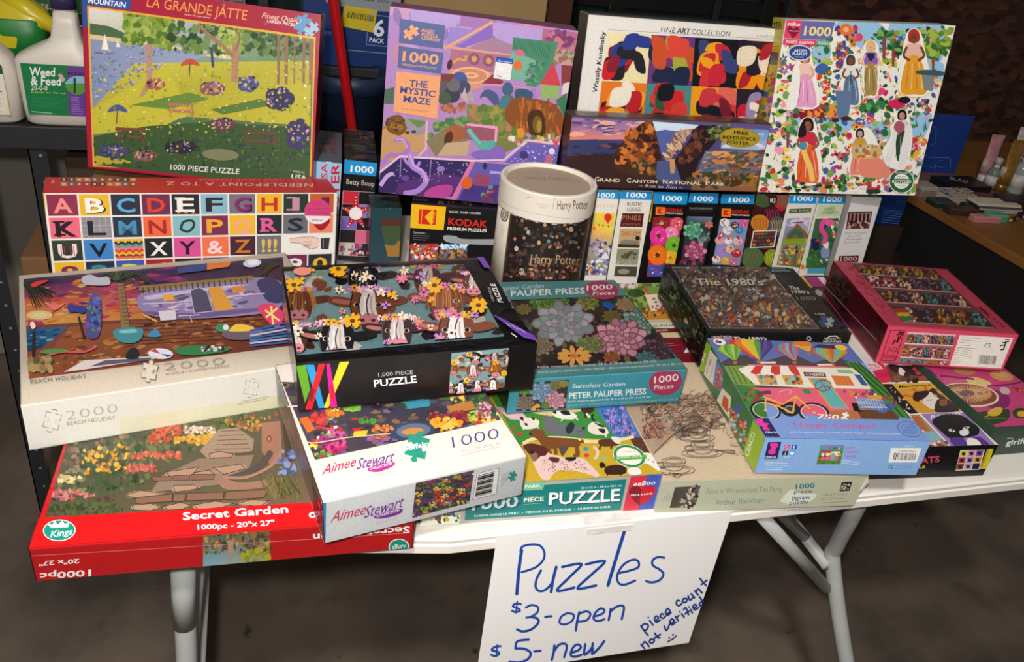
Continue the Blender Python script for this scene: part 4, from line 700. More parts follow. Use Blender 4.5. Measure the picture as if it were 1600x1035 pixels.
a.poly('#c9bda0', 990, 320, 1350, 310, 1400, 370, 1030, 372); a.poly('#e2dccb', 1010, 340, 1380, 332, 1400, 368, 1030, 372); a.text('SUNDAY BEST', 1036, 368, 1300, 352, 18, '#6a6458', .015); a.poly('#7a1626', 1030, 378, 1400, 370, 1450, 600, 1180, 540, 1060, 404); a.text('OVER', 1056, 394, 1130, 388, 10, '#e8dcc8', .01); a.poly('#cfc79c', 1080, 400, 1400, 396, 1420, 428, 1100, 432); a.lines(2, 1110, 470, 1210, 465, (8, 12), '#c89a9a', 2); a.poly('#e8e4ea', 1255, 475, 1290, 520, 1228, 525); a.build(B.lid, m=PAINT)

# --- 1980's box
B = Box('puzzle_box', 'grey-black box with a crowded 1980s collage picture, wrapped in clear film', P['E8'], '#1c1c1d', film=True)
COL = ['#7a5a4c', '#4a4a50', '#a08868', '#6a4440', '#566070', '#b8a890', '#7a6e64', '#94503c', '#66705a', '#3a3432', '#b07a58', '#857a82', '#cfc4b0']
a = B.art('T', M4); a.fill('#242322'); q = (88, 80, 718, 84, 1072, 488, 348, 486); a.poly('#b8b0a8', 82, 76, 722, 80, 1080, 492, 344, 490); a.poly('#5a4a44', *q); a.scatter(500, q, (8, 26), COL, 7, (.4, 1), (-.3, .3), 4, .25); a.scatter(700, q, (4, 12), COL, 17, (.35, 1), (0, 3), 5)
a.scatter(90, (300, 330, 920, 320, 1040, 480, 360, 480), (8, 20), ['#c8642c', '#d8a84a', '#b8443c', '#d8c8b0', '#4a6a8a'], 8); a.text("The 1980's", 262, 208, 712, 210, 50, '#1a1614', .05, up=(-.45, -1)); a.text("The 1980's", 256, 203, 706, 205, 50, '#dcd2c0', .035, up=(-.45, -1))
a.poly('#1f2a32', 735, 80, 865, 82, 905, 122, 765, 122); a.text('WHITE', 750, 98, 850, 98, 9, '#8ab0c8', .01); a.text('MOUNTAIN', 755, 112, 880, 112, 11, '#b8c8d0', .01); a.grad(['#3a3632', '#2a2826', '#1c1b1b', '#201e1e'], 770, 128, 905, 128, 1270, 500, 1090, 495)
a.text('The', 880, 232, 945, 234, 26, '#d8d0c0', .04, up=(-.45, -1)); a.text("1980's", 895, 258, 1012, 260, 24, '#d8d0c0', .04, up=(-.45, -1)); a.text('1000', 930, 304, 1058, 304, 28, '#b0a89c', -.01, up=(-.45, -1)); a.text('USA', 1050, 404, 1122, 404, 15, '#c8c0b8', .02, up=(-.45, -1)); a.jig('#3a5a8a', 1105, 440, 44, .3); a.jig('#a8b4c0', 1145, 455, 42, .3); a.lines(1, 1095, 482, 1215, 482, (0, 6), '#8a8478', 3); a.build(B.lid, m=PAINT)
a = B.art('F', M4); a.fill('#1a191a'); a.poly('#c08a8a', 350, 540, 490, 538, 492, 575, 352, 572); a.scatter(24, (352, 542, 488, 540, 490, 575, 354, 572), (5, 12), COL, 3); a.text("The 1980's", 498, 570, 722, 572, 26, '#f0ece4', .045, .1); a.text('The 1980s collage', 498, 590, 722, 592, 10, '#a8a098', 0)
for k in range(3):
    t = 2*PI*k/3-1.57; a.line('#e8e4dc', 6, 1007+18*math.cos(t), 558+16*math.sin(t), 1007+18*math.cos(t+1.5), 558+16*math.sin(t+1.5))
a.poly('#f0ece4', 1110, 562, 1150, 538, 1190, 536, 1225, 562); a.poly('#1a191a', 1122, 562, 1152, 545, 1188, 543, 1210, 562); a.text('WHITE', 1118, 566, 1190, 566, 11, '#f0ece4', .03); a.text('MOUNTAIN', 1104, 582, 1224, 583, 14, '#f0ece4', .04); a.ell('#6a9a3c', 1114, 556, 7, 8); a.ell('#b83a34', 1216, 558, 7, 8); a.build(B.lid)
a = B.art('L', M4); a.fill('#2a2826'); a.scatter(150, (30, 80, 320, 510, 260, 720, 0, 300), (6, 26), ['#5a6050', '#8a8a78', '#44483c', '#b0ac98', '#6a5a44', '#7a7460'], 5, (.1, .3), (.8, 1.2)); a.build(B.lid, m=PAINT)
# box beneath the pink one, its lid printed with coloured panels
B = Box('puzzle_box', 'puzzle box with orange, teal and magenta panels, mostly under the rose pink box', (.655, .345, 0, .235, .165, .0505, -.10, 0, 0), '#26282c')
a = B.art('T', M4); a.fill('#1f2224')
for c, p in (('#c9a03c', (900, 80, 925, 80, 1035, 215, 995, 215)), ('#d8742c', (925, 85, 990, 85, 1040, 130, 965, 135)), ('#6a9aa8', (990, 80, 1080, 80, 1120, 130, 1048, 130)), ('#a82a6e', (985, 145, 1065, 145, 1115, 205, 1035, 210)), ('#e9e2da', (1065, 145, 1110, 145, 1140, 190, 1118, 205)), ('#3a3a3a', (1035, 220, 1100, 215, 1180, 330, 1110, 300))): a.poly(c, *p)
a.ell('#a89a90', 1075, 250, 28, 18, .6); a.build(B.lid)
B = Box('puzzle_box', 'bright blue puzzle box corner showing left of the rose pink box', (.705, .318, .0000, .10, .022, .048, -.10, 0, 0), '#1f6cc0')
B = Box('puzzle_box', 'plain black puzzle box hidden behind the teal box, carrying the round tube', (.130, .392, 0, .155, .118, .049, 0, 0, 0), '#1c1a1a')

# --- pink jar box
B = Box('puzzle_box', 'rose pink puzzle box with shelves of candy jars, upper right of the table', P['PK'], '#d8506e', rough=.35, film=True)
def jars(a, x0, y0, x1, y1, h, n, seed, lean=0):
    R = random.Random(seed)
    for i in range(n):
        u = (i+.5)/n; x = x0+(x1-x0)*u; y = y0+(y1-y0)*u; w_ = (x1-x0)/n*.44; pal = R.choice([['#c84a4a', '#e08a8a', '#f0e0d8'], ['#4a7a4c', '#c8a83a', '#c8443c'], ['#d8a88a', '#f0d8c0', '#c87a6a'], ['#6a5a6a', '#8a7a84', '#3a3438'], ['#e0a03a', '#c8542c', '#5a8a5a'], ['#3f7a7c', '#6aa0a0']])
        a.poly('#4a3434', x-w_+lean*.9, y-h*.9, x+w_+lean*.9, y-h*.9, x+w_, y, x-w_, y); a.poly('#6a5450', x-w_*.8+lean, y-h, x+w_*.8+lean, y-h, x+w_*.8+lean*.85, y-h*.85, x-w_*.8+lean*.85, y-h*.85)
        for _ in range(22): v = R.random()*.8; a.ell(R.choice(pal), x+R.uniform(-.8, .8)*w_+lean*v, y-h*v-4, w_*.16+3, w_*.12+3, R.random()*3, 6)
a = B.art('T', R1); a.fill('#cf5068'); a.poly('#7a4244', 270, 100, 855, 142, 1300, 560, 635, 512)
for x0, y0, x1, y1, h, n, l in ((335, 168, 915, 212, 68, 6, -58), (420, 262, 1010, 302, 86, 6, -68), (515, 368, 1110, 408, 90, 6, -78), (640, 508, 1270, 552, 120, 5, -95)):
    jars(a, x0, y0, x1, y1, h, n, int(x0), l); a.line('#d8a0a0' if x0 < 600 else '#a8a078', 9, x0-6, y0+4, x1, y1+4)
for i, (c, y) in enumerate((('#c8442c', 435), ('#d8c03a', 462), ('#3f8a4c', 490))): a.poly(c, 560+i*22, y-14, 640+i*26, y-16, 665+i*26, y+8, 580+i*22, y+12)
a.text('JACK PINE', 1340, 555, 1150, 415, 26, '#8a1f34', .0, up=(1, -.5)); a.line('#7a1f30', 7, 1195, 430, 1240, 480, 1215, 440, 1175, 412); a.text('1000', 240, 130, 470, 420, 50, '#b83a54', -.01, up=(1, -.2)); a.build(B.lid, m=PAINT)
a = B.art('F', R1); a.fill('#e0506c'); a.line('#5a1020', 5, 545, 568, 645, 570, 578, 782, 478, 780, 545, 568); a.text('JACK', 518, 720, 598, 722, 36, '#3a0c14', -.008, up=(.25, -1)); a.text('PINE', 492, 770, 578, 772, 38, '#3a0c14', -.008, up=(.25, -1)); a.line('#2a0a10', 9, 560, 668, 575, 640, 595, 650, 605, 600, 615, 575); a.line('#2a0a10', 8, 585, 600, 640, 580); a.line('#2a0a10', 8, 600, 640, 630, 590)
a.poly('#b86a74', 668, 578, 1008, 598, 940, 818, 600, 790); a.poly('#e8c0c8', 668, 578, 1008, 598, 1000, 615, 660, 595)
for x0, y0, x1, y1, h, n in ((655, 658, 985, 672, 64, 6), (625, 752, 958, 772, 78, 7), (605, 790, 940, 815, 26, 6)): jars(a, x0, y0, x1, y1, h, n, int(y0), 10); a.line('#f4d8dc', 8, x0-12, y0+2, x1, y1+4) if h > 30 else None
a.poly('#f0ece6', 1032, 600, 1408, 620, 1322, 835, 958, 815); a.text('CE', 1202, 688, 1250, 688, 30, '#1a1a1a', .0, .15); a.barcode(1160, 802, 1280, 808, 62, 4, up=(.15, -1)); a.lines(5, 1045, 618, 1185, 628, (-9, 17), '#8a8480', 2.5, 2, .4); a.lines(4, 1010, 690, 1140, 716, (-8, 14), '#8a8480', 2.5, 5, .4); a.lines(4, 985, 760, 1060, 765, (-6, 13), '#8a8480', 2.5, 7, .5)
a.line('#141414', 9, 1318, 705, 1340, 700, 1355, 650); a.line('#141414', 8, 1315, 675, 1352, 668); a.line('#141414', 7, 1330, 655, 1378, 645); a.line('#141414', 6, 1350, 632, 1380, 634); a.build(B.lid, m=PAINT)
a = B.art('L', R1); a.fill('#c8405f'); a.poly('#8a4a50', 148, 148, 275, 268, 218, 478, 98, 285)
for p in ((140, 200, 262, 320), (120, 250, 240, 395), (105, 290, 222, 470)): a.line('#d89aa4', 5, *p)
a.scatter(90, (150, 155, 270, 270, 220, 465, 105, 280), (6, 13), ['#4a3434', '#a86a5a', '#5a6a4c', '#c8a87a', '#3a2a2e'], 5); a.text('1000', 280, 330, 405, 500, 60, '#b0304e', -.01, up=(.25, -1)); a.line('#4a1020', 5, 445, 480, 488, 505, 460, 600, 425, 560, 445, 480); a.line('#2a0a10', 9, 430, 610, 450, 590, 465, 530); a.line('#2a0a10', 7, 440, 560, 478, 520); a.text('PINE', 372, 650, 425, 720, 40, '#5a1424', -.005, up=(.25, -1)); a.line('#e8a8b8', 2.5, 80, 250, 450, 640); a.build(B.lid, m=PAINT)

# --- camper box
B = Box('puzzle_box', 'light blue and green puzzle box with a pink camper van picture', P['HC'], '#86aee0', '#e0d8cc', .003)
a = B.art('T', R2); a.fill('#7b9ad6'); a.poly('#5f6fb0', 100, 45, 985, 60, 1110, 190, 180, 180); a.poly('#4a4048', 180, 190, 250, 150, 340, 140, 420, 190, 560, 150, 620, 130, 760, 190, 900, 150, 1000, 190, 1100, 400, 300, 400)
a.poly('#7a9a44', 195, 210, 350, 205, 400, 340, 250, 320)
for i in range(6): a.curve('#4a6a2c', 7, 205+i*26, 215, 225+i*30, 260, 250+i*32, 320)
a.poly('#3f7a34', 250, 325, 420, 340, 480, 545, 380, 535); a.scatter(40, (300, 360, 440, 360, 460, 430, 330, 430), (7, 14), ['#c83a4a', '#2f5a2c', '#4f8a3c', '#a82a3a'], 1); a.poly('#4f8a3a', 950, 180, 1030, 190, 1300, 420, 1400, 545, 1250, 520)
for i in range(4): a.curve('#2f5a2a', 12, 960+i*26, 190, 1060+i*34, 300, 1180+i*40, 420, 1280+i*40, 530)
def balloon(cols, cx, cy, rx, ry, bx, by, lean=0, n=7):
    for i in range(n):
        u0, u1 = -1+2*i/n, -1+2*(i+1)/n; top0 = (cx+rx*u0, cy-ry*math.sqrt(max(0, 1-u0*u0))); top1 = (cx+rx*u1, cy-ry*math.sqrt(max(0, 1-u1*u1)))
        a.poly(cols[i % len(cols)], *top0, *top1, cx+rx*u1*1.0, cy, bx+10*u1, by, bx+10*u0, by, cx+rx*u0, cy)
    a.poly('#b8742c', bx-14, by+6, bx+14, by+6, bx+10, by+24, bx-10, by+24)
balloon(['#3f3a7a', '#5a4a98', '#4a3f86'], 440, 90, 70, 60, 400, 200); balloon(['#d8342c', '#e8742c', '#f0b83a', '#c8c83a', '#5a9a4a'], 330, 70, 100, 60, 420, 170, 0, 5); balloon(['#7ab43a', '#a8cc5a', '#5a9a34'], 235, 110, 75, 36, 272, 175); balloon(['#c83a6a', '#4fa8a8', '#d85a7a', '#6ac0b8'], 595, 110, 72, 44, 642, 175); balloon(['#e8902c', '#f0b83a'], 690, 80, 60, 24, 730, 120); balloon(['#d8642c', '#6ab0c0', '#8ac04a', '#e0843c'], 860, 125, 112, 50, 880, 190, 0, 8); a.poly('#2c2a5a', 755, 95, 790, 75, 940, 85, 970, 110); a.ell('#f0c83a', 930, 95, 40, 16, .2); a.ell('#e0802c', 690, 72, 60, 14, .1); a.poly('#f0dcc0', 430, 185, 520, 182, 530, 195, 430, 196); a.poly('#f0dcc0', 780, 198, 870, 196, 880, 208, 790, 210)
a.poly('#e8647c', 345, 345, 1100, 350, 1180, 450, 1260, 520, 880, 540, 520, 470, 420, 360); a.poly('#f0e6d4', 290, 230, 360, 205, 1000, 222, 1060, 270, 1120, 355, 700, 345, 400, 330); a.poly('#e87a8a', 350, 200, 960, 215, 1010, 225, 360, 212)
for i in range(6): a.poly('#d8342f' if i % 2 else '#f4ede4', 305+i*62, 252-2*i, 350+i*50, 208, 400+i*50, 210, 368+i*62, 256+2*i, 335+i*62, 264+i)
for x in (400, 560): a.poly('#e0a03a', x, 268, x+120, 268, x+140, 328, x+28, 326); a.scatter(14, (x+15, 272, x+110, 272, x+130, 320, x+40, 320), (7, 15), ['#5a8aa8', '#c8742c', '#6a4a3a', '#8ac0cc'], x)
a.poly('#5a2a54', 695, 248, 828, 252, 840, 278, 705, 275); a.text('CHEERS', 712, 270, 826, 272, 16, '#f0dcc0', .02); a.poly('#e0a03a', 722, 285, 838, 285, 985, 482, 868, 478); a.poly('#6ab8b8', 738, 290, 832, 292, 970, 470, 868, 462)
for i in range(4): a.line('#4f9ca0', 3, 752+i*20, 292, 885+i*22, 465)
a.curve('#8a3a5a', 6, *sum([[820+50*math.cos(t), 332+34*math.sin(t)] for t in np.linspace(0, 6.28, 13)], []), n=2); a.line('#8a3a5a', 5, 800, 300, 842, 364); a.line('#8a3a5a', 5, 822, 334, 785, 355); a.line('#8a3a5a', 5, 822, 334, 866, 345)
a.poly('#f4ede4', 850, 262, 990, 266, 1035, 345, 890, 340); a.poly('#d8743a', 868, 270, 980, 274, 1018, 334, 902, 332)
for i in range(5): a.line('#e89a5a', 3, 885+i*22, 274, 920+i*22, 332)
a.poly('#8ac08a', 900, 232, 985, 235, 1020, 260, 915, 254); a.poly('#3a5a9a', 1010, 262, 1050, 266, 1100, 335, 1060, 330); a.poly('#6a3a54', 400, 370, 490, 362, 500, 385, 420, 390); a.poly('#2f8a4a', 685, 355, 730, 355, 750, 385, 705, 382); a.scatter(24, (940, 362, 1100, 362, 1180, 400, 980, 402), (6, 14), ['#8a3a7a', '#e0a03a', '#c83a4a', '#f0e0d0', '#3a8a5a'], 6); a.poly('#a8a0a0', 868, 462, 970, 465, 990, 482, 880, 480); a.poly('#b8743a', 850, 490, 1010, 488, 1060, 540, 900, 545)
def ring(col, w_, x, y, rx, ry, rot=.18): a.curve(col, w_, *sum([[x+rx*math.cos(t)*math.cos(rot)-ry*math.sin(t)*math.sin(rot), y+rx*math.cos(t)*math.sin(rot)+ry*math.sin(t)*math.cos(rot)] for t in np.linspace(0, 6.28, 17)], []), n=2)
a.ell('#1f1f22', 612, 478, 62, 46, .2)
for x, y in ((462, 488), (762, 502)): ring('#1a1a1c', 12, x, y, 92, 56); ring('#d8d4cc', 5, x, y, 80, 48); a.ell('#c8c4bc', x, y, 10, 7)
a.ell('#8a8a90', 612, 482, 34, 26, .2); a.ell('#3a3a40', 612, 482, 24, 18, .2)
for p in ((458, 485, 462, 410, 570, 450), (570, 450, 650, 400, 628, 505, 540, 462), (650, 400, 735, 478), (455, 410, 448, 398), (540, 462, 462, 440)): a.line('#f0b43a', 9, *p)
a.curve('#e8a0b0', 7, 540, 378, 590, 360, 625, 372, 600, 390)
a.poly('#6a4426', 1000, 450, 1240, 480, 1290, 545, 1060, 540); a.poly('#1f1a18', 995, 440, 1050, 445, 1060, 500, 1010, 490); a.poly('#4a66a8', 1015, 412, 1165, 400, 1285, 462, 1190, 508, 1040, 455); 
for i in range(9): a.line('#c8d4e8', 3, 1025+i*17, 412-i, 1050+i*17, 460+i*4); a.line('#c8d4e8', 3, 1020+i*3, 418+i*8, 1180+i*6, 408+i*9)
a.poly('#e0a03a', 1085, 395, 1180, 395, 1190, 420, 1110, 418); a.line('#4a5464', 10, 1205, 450, 1290, 535); a.scatter(24, (1180, 400, 1260, 400, 1280, 450, 1210, 440), (6, 12), ['#c83a4a', '#4f8a3c', '#8a3a2c'], 9)
a.ell('#f0ece6', 175, 62, 40, 20, .2, 16); a.ell('#c83a44', 160, 60, 12, 10); a.ell('#2c3a7a', 178, 64, 10, 9)
a.text('750', 778, 542, 915, 548, 32, '#f6f2ea', .04, .15); a.jig('#f6f2ea', 955, 528, 34, .3)
a.poly('#7d9cd8', 380, 536, 1395, 548, 1490, 690, 440, 665); a.poly('#2c2a5c', 388, 535, 478, 540, 552, 655, 460, 652); a.blob('#e83aa0', 400, 545, 440, 542, 450, 565, 480, 570, 470, 590, 490, 610, 450, 612, 440, 590, 415, 580); a.text('CEACO', 458, 630, 538, 632, 11, '#e8ecf4', .02)
a.text('Happy Camper', 640, 592, 1158, 600, 34, '#d84a9a', -.004, .1, up=(-.35, -1)); a.text('EASY TO HANDLE PIECES . COUNTRY CAMPER PUZZLE . FITS A STANDARD FRAME', 615, 628, 1300, 640, 9, '#dce6f6', 0); ring('#3a4a8a', 3, 1355, 605, 76, 44, .3); ring('#3a4a8a', 2, 1355, 605, 50, 28, .3)
for i in range(5): a.line('#5a6cae', 2.5, 1325, 592+i*8, 1390, 592+i*9)
a.build(B.lid, m=PAINT)
a = B.art('F', R2); a.fill('#8ab2e4'); a.poly('#2c2a5c', 478, 680, 560, 678, 535, 785, 452, 785); a.blob('#e83aa0', 490, 690, 530, 685, 540, 705, 525, 720, 520, 750, 485, 755, 480, 735, 495, 720); a.text('CEACO', 455, 780, 528, 780, 13, '#e8ecf4', .02)
for c, x, y in (('#c83a8a', 575, 698), ('#2c5ab0', 622, 698), ('#16181c', 565, 735), ('#5aa8e0', 610, 735)): a.poly(c, x+5, y, x+38, y, x+32, y+27, x-2, y+27)
ring('#f4e0f0', 3, 593, 711, 10, 8); a.text('f', 632, 722, 644, 722, 20, '#ffffff', .03); a.curve('#ffffff', 4, 586, 740, 584, 755, 574, 756); a.blob('#ffffff', 618, 742, 634, 746, 642, 742, 632, 757, 618, 757); a.lines(4, 455, 808, 600, 812, (2, 14), '#e8f0fa', 2.5, 2, .3); a.lines(1, 575, 772, 640, 772, (0, 1), '#e8f0fa', 2.5)
a.poly('#4f8a3a', 805, 700, 952, 698, 925, 818, 778, 818); a.poly('#7a8ac8', 808, 702, 948, 700, 942, 726, 802, 728); a.poly('#f0e6d4', 812, 738, 925, 738, 920, 765, 808, 765); a.poly('#e8647c', 812, 765, 915, 765, 908, 795, 805, 790); a.poly('#c8342f', 812, 735, 870, 735, 866, 748, 808, 748); a.poly('#6ab8b8', 872, 748, 892, 748, 886, 795, 866, 795); a.scatter(26, (806, 704, 945, 702, 922, 812, 786, 812), (4, 10), ['#d8642c', '#f0b83a', '#3f6a2c', '#8a4a2c', '#4a66a8'], 3)
a.text('HAPPY', 962, 722, 1012, 724, 16, '#b84ab8', -.0); a.text('COUNTRY', 955, 750, 1040, 750, 18, '#b84ab8', -.0); a.text('CAMPER', 948, 778, 1028, 780, 18, '#b84ab8', -.0); a.lines(2, 935, 795, 1060, 810, (0, 14), '#e8f0fa', 3, 4, .2)
a.poly('#f4f2ee', 1242, 716, 1432, 716, 1400, 806, 1225, 806); a.barcode(1252, 790, 1396, 792, 44, 5, up=(.2, -1)); a.text('22944-29286-4', 1288, 740, 1398, 742, 11, '#3a3a40', 0); a.text('29286-2', 1325, 708, 1380, 708, 8, '#e8f0fa', 0)
for k in range(3): t = 2*PI*k/3; a.line('#2f8a5a', 6, 1240+15*math.cos(t), 834+13*math.sin(t), 1240+15*math.cos(t+1.5), 834+13*math.sin(t+1.5))
a.lines(3, 1270, 824, 1375, 826, (-2, 11), '#5a7ab8', 2.5, 6, .2); a.build(B.lid, m=PAINT)
a = B.art('L', R2); a.fill('#3f7a44'); a.poly('#9cc02c', 50, 20, 125, 80, 90, 250, 45, 235); a.poly('#f0ece4', 118, 105, 165, 160, 140, 330, 80, 260); a.text('750', 66, 220, 96, 130, 30, '#f4f6ec', .03, up=(-1, -.3)); a.text('HAPPY CAMPER', 100, 262, 132, 165, 14, '#d84a9a', .01, up=(-1, -.2)); a.text('COUNTRY', 122, 290, 152, 190, 10, '#d84a9a', .0, up=(-1, -.2))
a.poly('#7a8ac8', 160, 165, 200, 240, 195, 330, 135, 330); a.scatter(20, (165, 190, 195, 240, 185, 360, 150, 340), (7, 15), ['#6ab0c0', '#d8642c', '#c83a6a', '#f0b83a'], 3); a.poly('#f0e6d4', 195, 345, 250, 400, 240, 540, 160, 420); a.poly('#d8642c', 205, 385, 235, 420, 228, 500, 190, 450); a.poly('#4a66a8', 285, 430, 310, 470, 290, 580, 250, 520); a.scatter(60, (240, 460, 345, 560, 330, 720, 240, 570), (7, 15), ['#e8647c', '#f0b43a', '#c8342f', '#8a5a2c', '#6ab8b8', '#d8d0c8'], 4); a.poly('#9cc02c', 388, 540, 462, 650, 402, 885, 325, 745); a.text('CEACO', 358, 772, 402, 625, 26, '#f4f6ec', .015, up=(-1, -.35)); a.build(B.lid, m=PAINT)

# ------------------------------------------------------------------ standing boxes at the back
obj('carton', box_bm(-.405, .690, 0, -.105, .85, .131, .003), mat('cardboard', '#8a6440', .8, noise=(12, .2, '#6f4e30'))); tag(bpy.data.objects['carton'], 'brown cardboard carton behind the red alphabet box', 'carton')

B = Box('puzzle_box', 'crimson puzzle box with a dotted park painting, standing tallest at the back left', P['LG'], '#a3203c', film=True)
a = B.art('F', Z1); a.fill('#a81f3c'); a.poly('#33529c', 370, -90, 405, -90, 419, 130, 385, 130); a.poly('#33529c', 370, -90, 620, -90, 622, 48, 400, 22); a.text('WHITE', 425, -20, 560, -8, 26, '#f2f0ee', .03); a.text('MOUNTAIN', 420, 14, 597, 36, 26, '#f6f4f2', .035)
a.text('LA GRANDE JATTE', 697, 32, 1172, 96, 50, '#e8a54a', .0); a.text('Artist: Georges Seurat', 877, 72, 1000, 88, 9, '#f0d8c8', 0); a.text('Finest Quality', 1245, 84, 1432, 110, 26, '#f0d8c8', 0, .3); a.text('LARGER PIECES', 1270, 106, 1402, 126, 15, '#f4e8e0', .015); a.jig('#5f9cc8', 1440, 115, 56, .3); a.jig('#9cc4da', 1482, 140, 44, .8)
a.poly('#e0b23a', 415, 27, 1502, 176, 1480, 840, 442, 792); q = (424, 37, 1493, 186, 1471, 900, 450, 784)
a.mask(*q); a.grad(['#c9ccd8', '#7a9a6a', '#2f4a30', '#3a5434'], *q)
# a plain park by a lake, in dots
a.grad(['#d8d4d4', '#c8d0b0', '#a8b48a', '#c8c4b0'], 424, 37, 760, 83, 700, 205, 428, 160); a.poly('#4f6a4a', 428, 110, 520, 125, 600, 160, 600, 185, 428, 165); a.poly('#d8c49a', 428, 162, 1100, 260, 1100, 285, 428, 185)
a.grad(['#8a94b4', '#9aa4bc', '#8f9cc0', '#7f8fb8'], 430, 185, 1000, 255, 640, 400, 442, 500); a.grad(['#c8bf4a', '#b9b23c', '#c2b83a', '#b0a838'], 640, 300, 1480, 290, 1476, 600, 440, 520); a.poly('#c2b93e', 440, 520, 640, 400, 800, 320, 900, 540, 780, 600, 446, 640)
a.poly('#3f5a34', 446, 650, 700, 600, 1000, 580, 1478, 610, 1471, 900, 450, 784); a.poly('#6a8a3c', 620, 500, 900, 440, 1000, 470, 800, 520); a.poly('#5c7c38', 1000, 520, 1240, 470, 1300, 500, 1060, 545); a.poly('#b8a83a', 446, 740, 560, 750, 640, 775, 450, 784)
a.scatter(260, (600, 60, 820, 90, 830, 230, 590, 200), (9, 24), ['#7f9a3c', '#6a8a34', '#98a84a', '#56762f', '#a8b45a'], 1); a.scatter(330, (800, 90, 1490, 186, 1490, 260, 820, 240), (9, 24), ['#3f5c34', '#54743c', '#2f4a2c', '#6a8a44', '#46663c', '#7a8f5a'], 2); a.scatter(60, (1040, 130, 1160, 150, 1150, 260, 1040, 240), (8, 18), ['#b8bf6a', '#98a84f'], 3)
a.poly('#b98f78', 692, 210, 722, 212, 722, 400, 680, 460, 665, 460, 700, 380); a.poly('#b0876a', 1105, 200, 1140, 205, 1130, 390, 1100, 388); a.curve('#a07c60', 14, 940, 115, 1000, 170, 1060, 220, 1112, 270, w2=20); a.curve('#8a6c54', 8, 1090, 120, 1140, 170, 1120, 240)
for x, w_ in ((1320, 14), (1356, 16), (1398, 9), (1440, 14), (1472, 18)): a.poly('#9a6a5a', x, 150, x+w_, 152, x+w_-4, 400, x-2, 400)
a.poly('#3c4a6a', 1000, 225, 1012, 226, 1020, 320, 1008, 320); a.poly('#ece6d0', 500, 160, 520, 240, 484, 236); a.poly('#e8e0cc', 560, 190, 575, 225, 552, 225); a.line('#6a5a7a', 4, 450, 250, 530, 256)
def parasol(x, y, r, col): a.blob(col, x-r, y+r*.3, x-r*.7, y-r*.2, x, y-r*.5, x+r*.7, y-r*.2, x+r, y+r*.3, x, y+r*.12); a.line('#4a3a3a', 4, x, y, x-r*.1, y+r*1.5)
parasol(905, 300, 44, '#c2553c'); parasol(560, 520, 46, '#4c5a94')
def bench(x, y, s, c): a.poly(c, x-s, y-s*.5, x+s, y-s*.42, x+s, y-s*.2, x-s, y-s*.28); a.poly(c, x-s, y, x+s, y+s*.08, x+s*1.1, y+s*.3, x-s*.9, y+s*.2); a.line(c, 6, x-s*.8, y-s*.4, x-s*.8, y+s*.6); a.line(c, 6, x+s*.9, y-s*.4, x+s*.9, y+s*.66)
bench(860, 520, 60, '#b8746a'); bench(1240, 660, 80, '#6a4a3a'); bench(620, 640, 70, '#7a4a3a')
for x, y, rx, ry, c in ((740, 400, 46, 30, '#a8604a'), (1010, 420, 60, 36, '#8a5a5c'), (1180, 400, 50, 40, '#4f5a8c'), (1330, 470, 70, 60, '#3a3654'), (1420, 640, 60, 80, '#433a6a'), (1060, 590, 60, 34, '#6a4450'), (860, 700, 80, 34, '#2f2c3a'), (540, 720, 70, 36, '#4a4a7a'), (690, 740, 60, 30, '#8a5a4a')):
    for k in range(5): t = k*1.26; a.ell(c, x+rx*.5*math.cos(t), y+ry*.4*math.sin(t), rx*.55, ry*.6, n=12)
    a.scatter(22, (x-rx*.8, y-ry*.8, x+rx*.8, y-ry*.8, x+rx*.8, y+ry*.6, x-rx*.8, y+ry*.6), (4, 9), ['#d8b0a8', '#8a7ab0', '#c8a060', '#2c2c3a'], int(x))
a.scatter(330, (446, 300, 1480, 300, 1475, 640, 446, 640), (3, 8), ['#d2c85a', '#a8a030', '#8a9a3c', '#c8b03a', '#dcd07a'], 9); a.scatter(260, (450, 650, 1475, 600, 1471, 840, 450, 780), (4, 10), ['#4f6a3c', '#2f4a30', '#5c7a44', '#384a3c', '#3c4460'], 10); a.scatter(120, (432, 190, 900, 240, 640, 400, 440, 480), (4, 9), ['#a8b0cc', '#7484b0', '#b8b4c4', '#6a8a7a'], 11); a.ell('#7f8060', 1050, 735, 88, 28, .05)
a.mask(); a.text('1000 PIECE PUZZLE', 812, 806, 1140, 828, 26, '#ece8e0', .015); a.text('MADE IN', 1396, 818, 1448, 824, 8, '#ece8e0', 0); a.text('USA', 1386, 850, 1458, 858, 24, '#ece8e0', .04); a.build(B.lid, m=PAINT)

B = Box('puzzle_box', 'red needlepoint alphabet puzzle box standing at the back left', P['NP'], '#c4222c', rough=.36)
a = B.art('T', N1); a.fill('#c8242e')
for r in range(2):
    for i in range(10): x = 316+i*40; a.poly(['#3a2a2c', '#8a4a44', '#c8a078', '#2c3a44', '#a83a3a', '#5a6a7a', '#c88a4a'][(i*3+r*2) % 7], x, 94+r*24, x+34, 95+r*24, x+35, 114+r*24, x+1, 113+r*24); a.ell('#e6d0b8', x+17, 104+r*24, 8, 6, n=7)
a.text('NEEDLEPOINT A TO Z', 1630, 124, 865, 116, 18, '#f0b8a8', .015, up=(0, 1), sp=1.15); a.text('1000 PIECE PUZZLE', 1465, 102, 1030, 102, 7, '#e89a8c', 0, up=(0, 1)); a.text('f', 284, 105, 264, 105, 20, '#e89a8c', .01, up=(0, 1)); a.build(B.lid)
a = B.art('F', N1); a.fill('#ebe4dc'); A0 = a.uv([(233, 176)])[0]; A1 = a.uv([(1743, 184)])[0]; A2 = a.uv([(252, 533)])[0]
px_, py_ = (A1[0]-A0[0])/10, (A0[1]-A2[1])/3
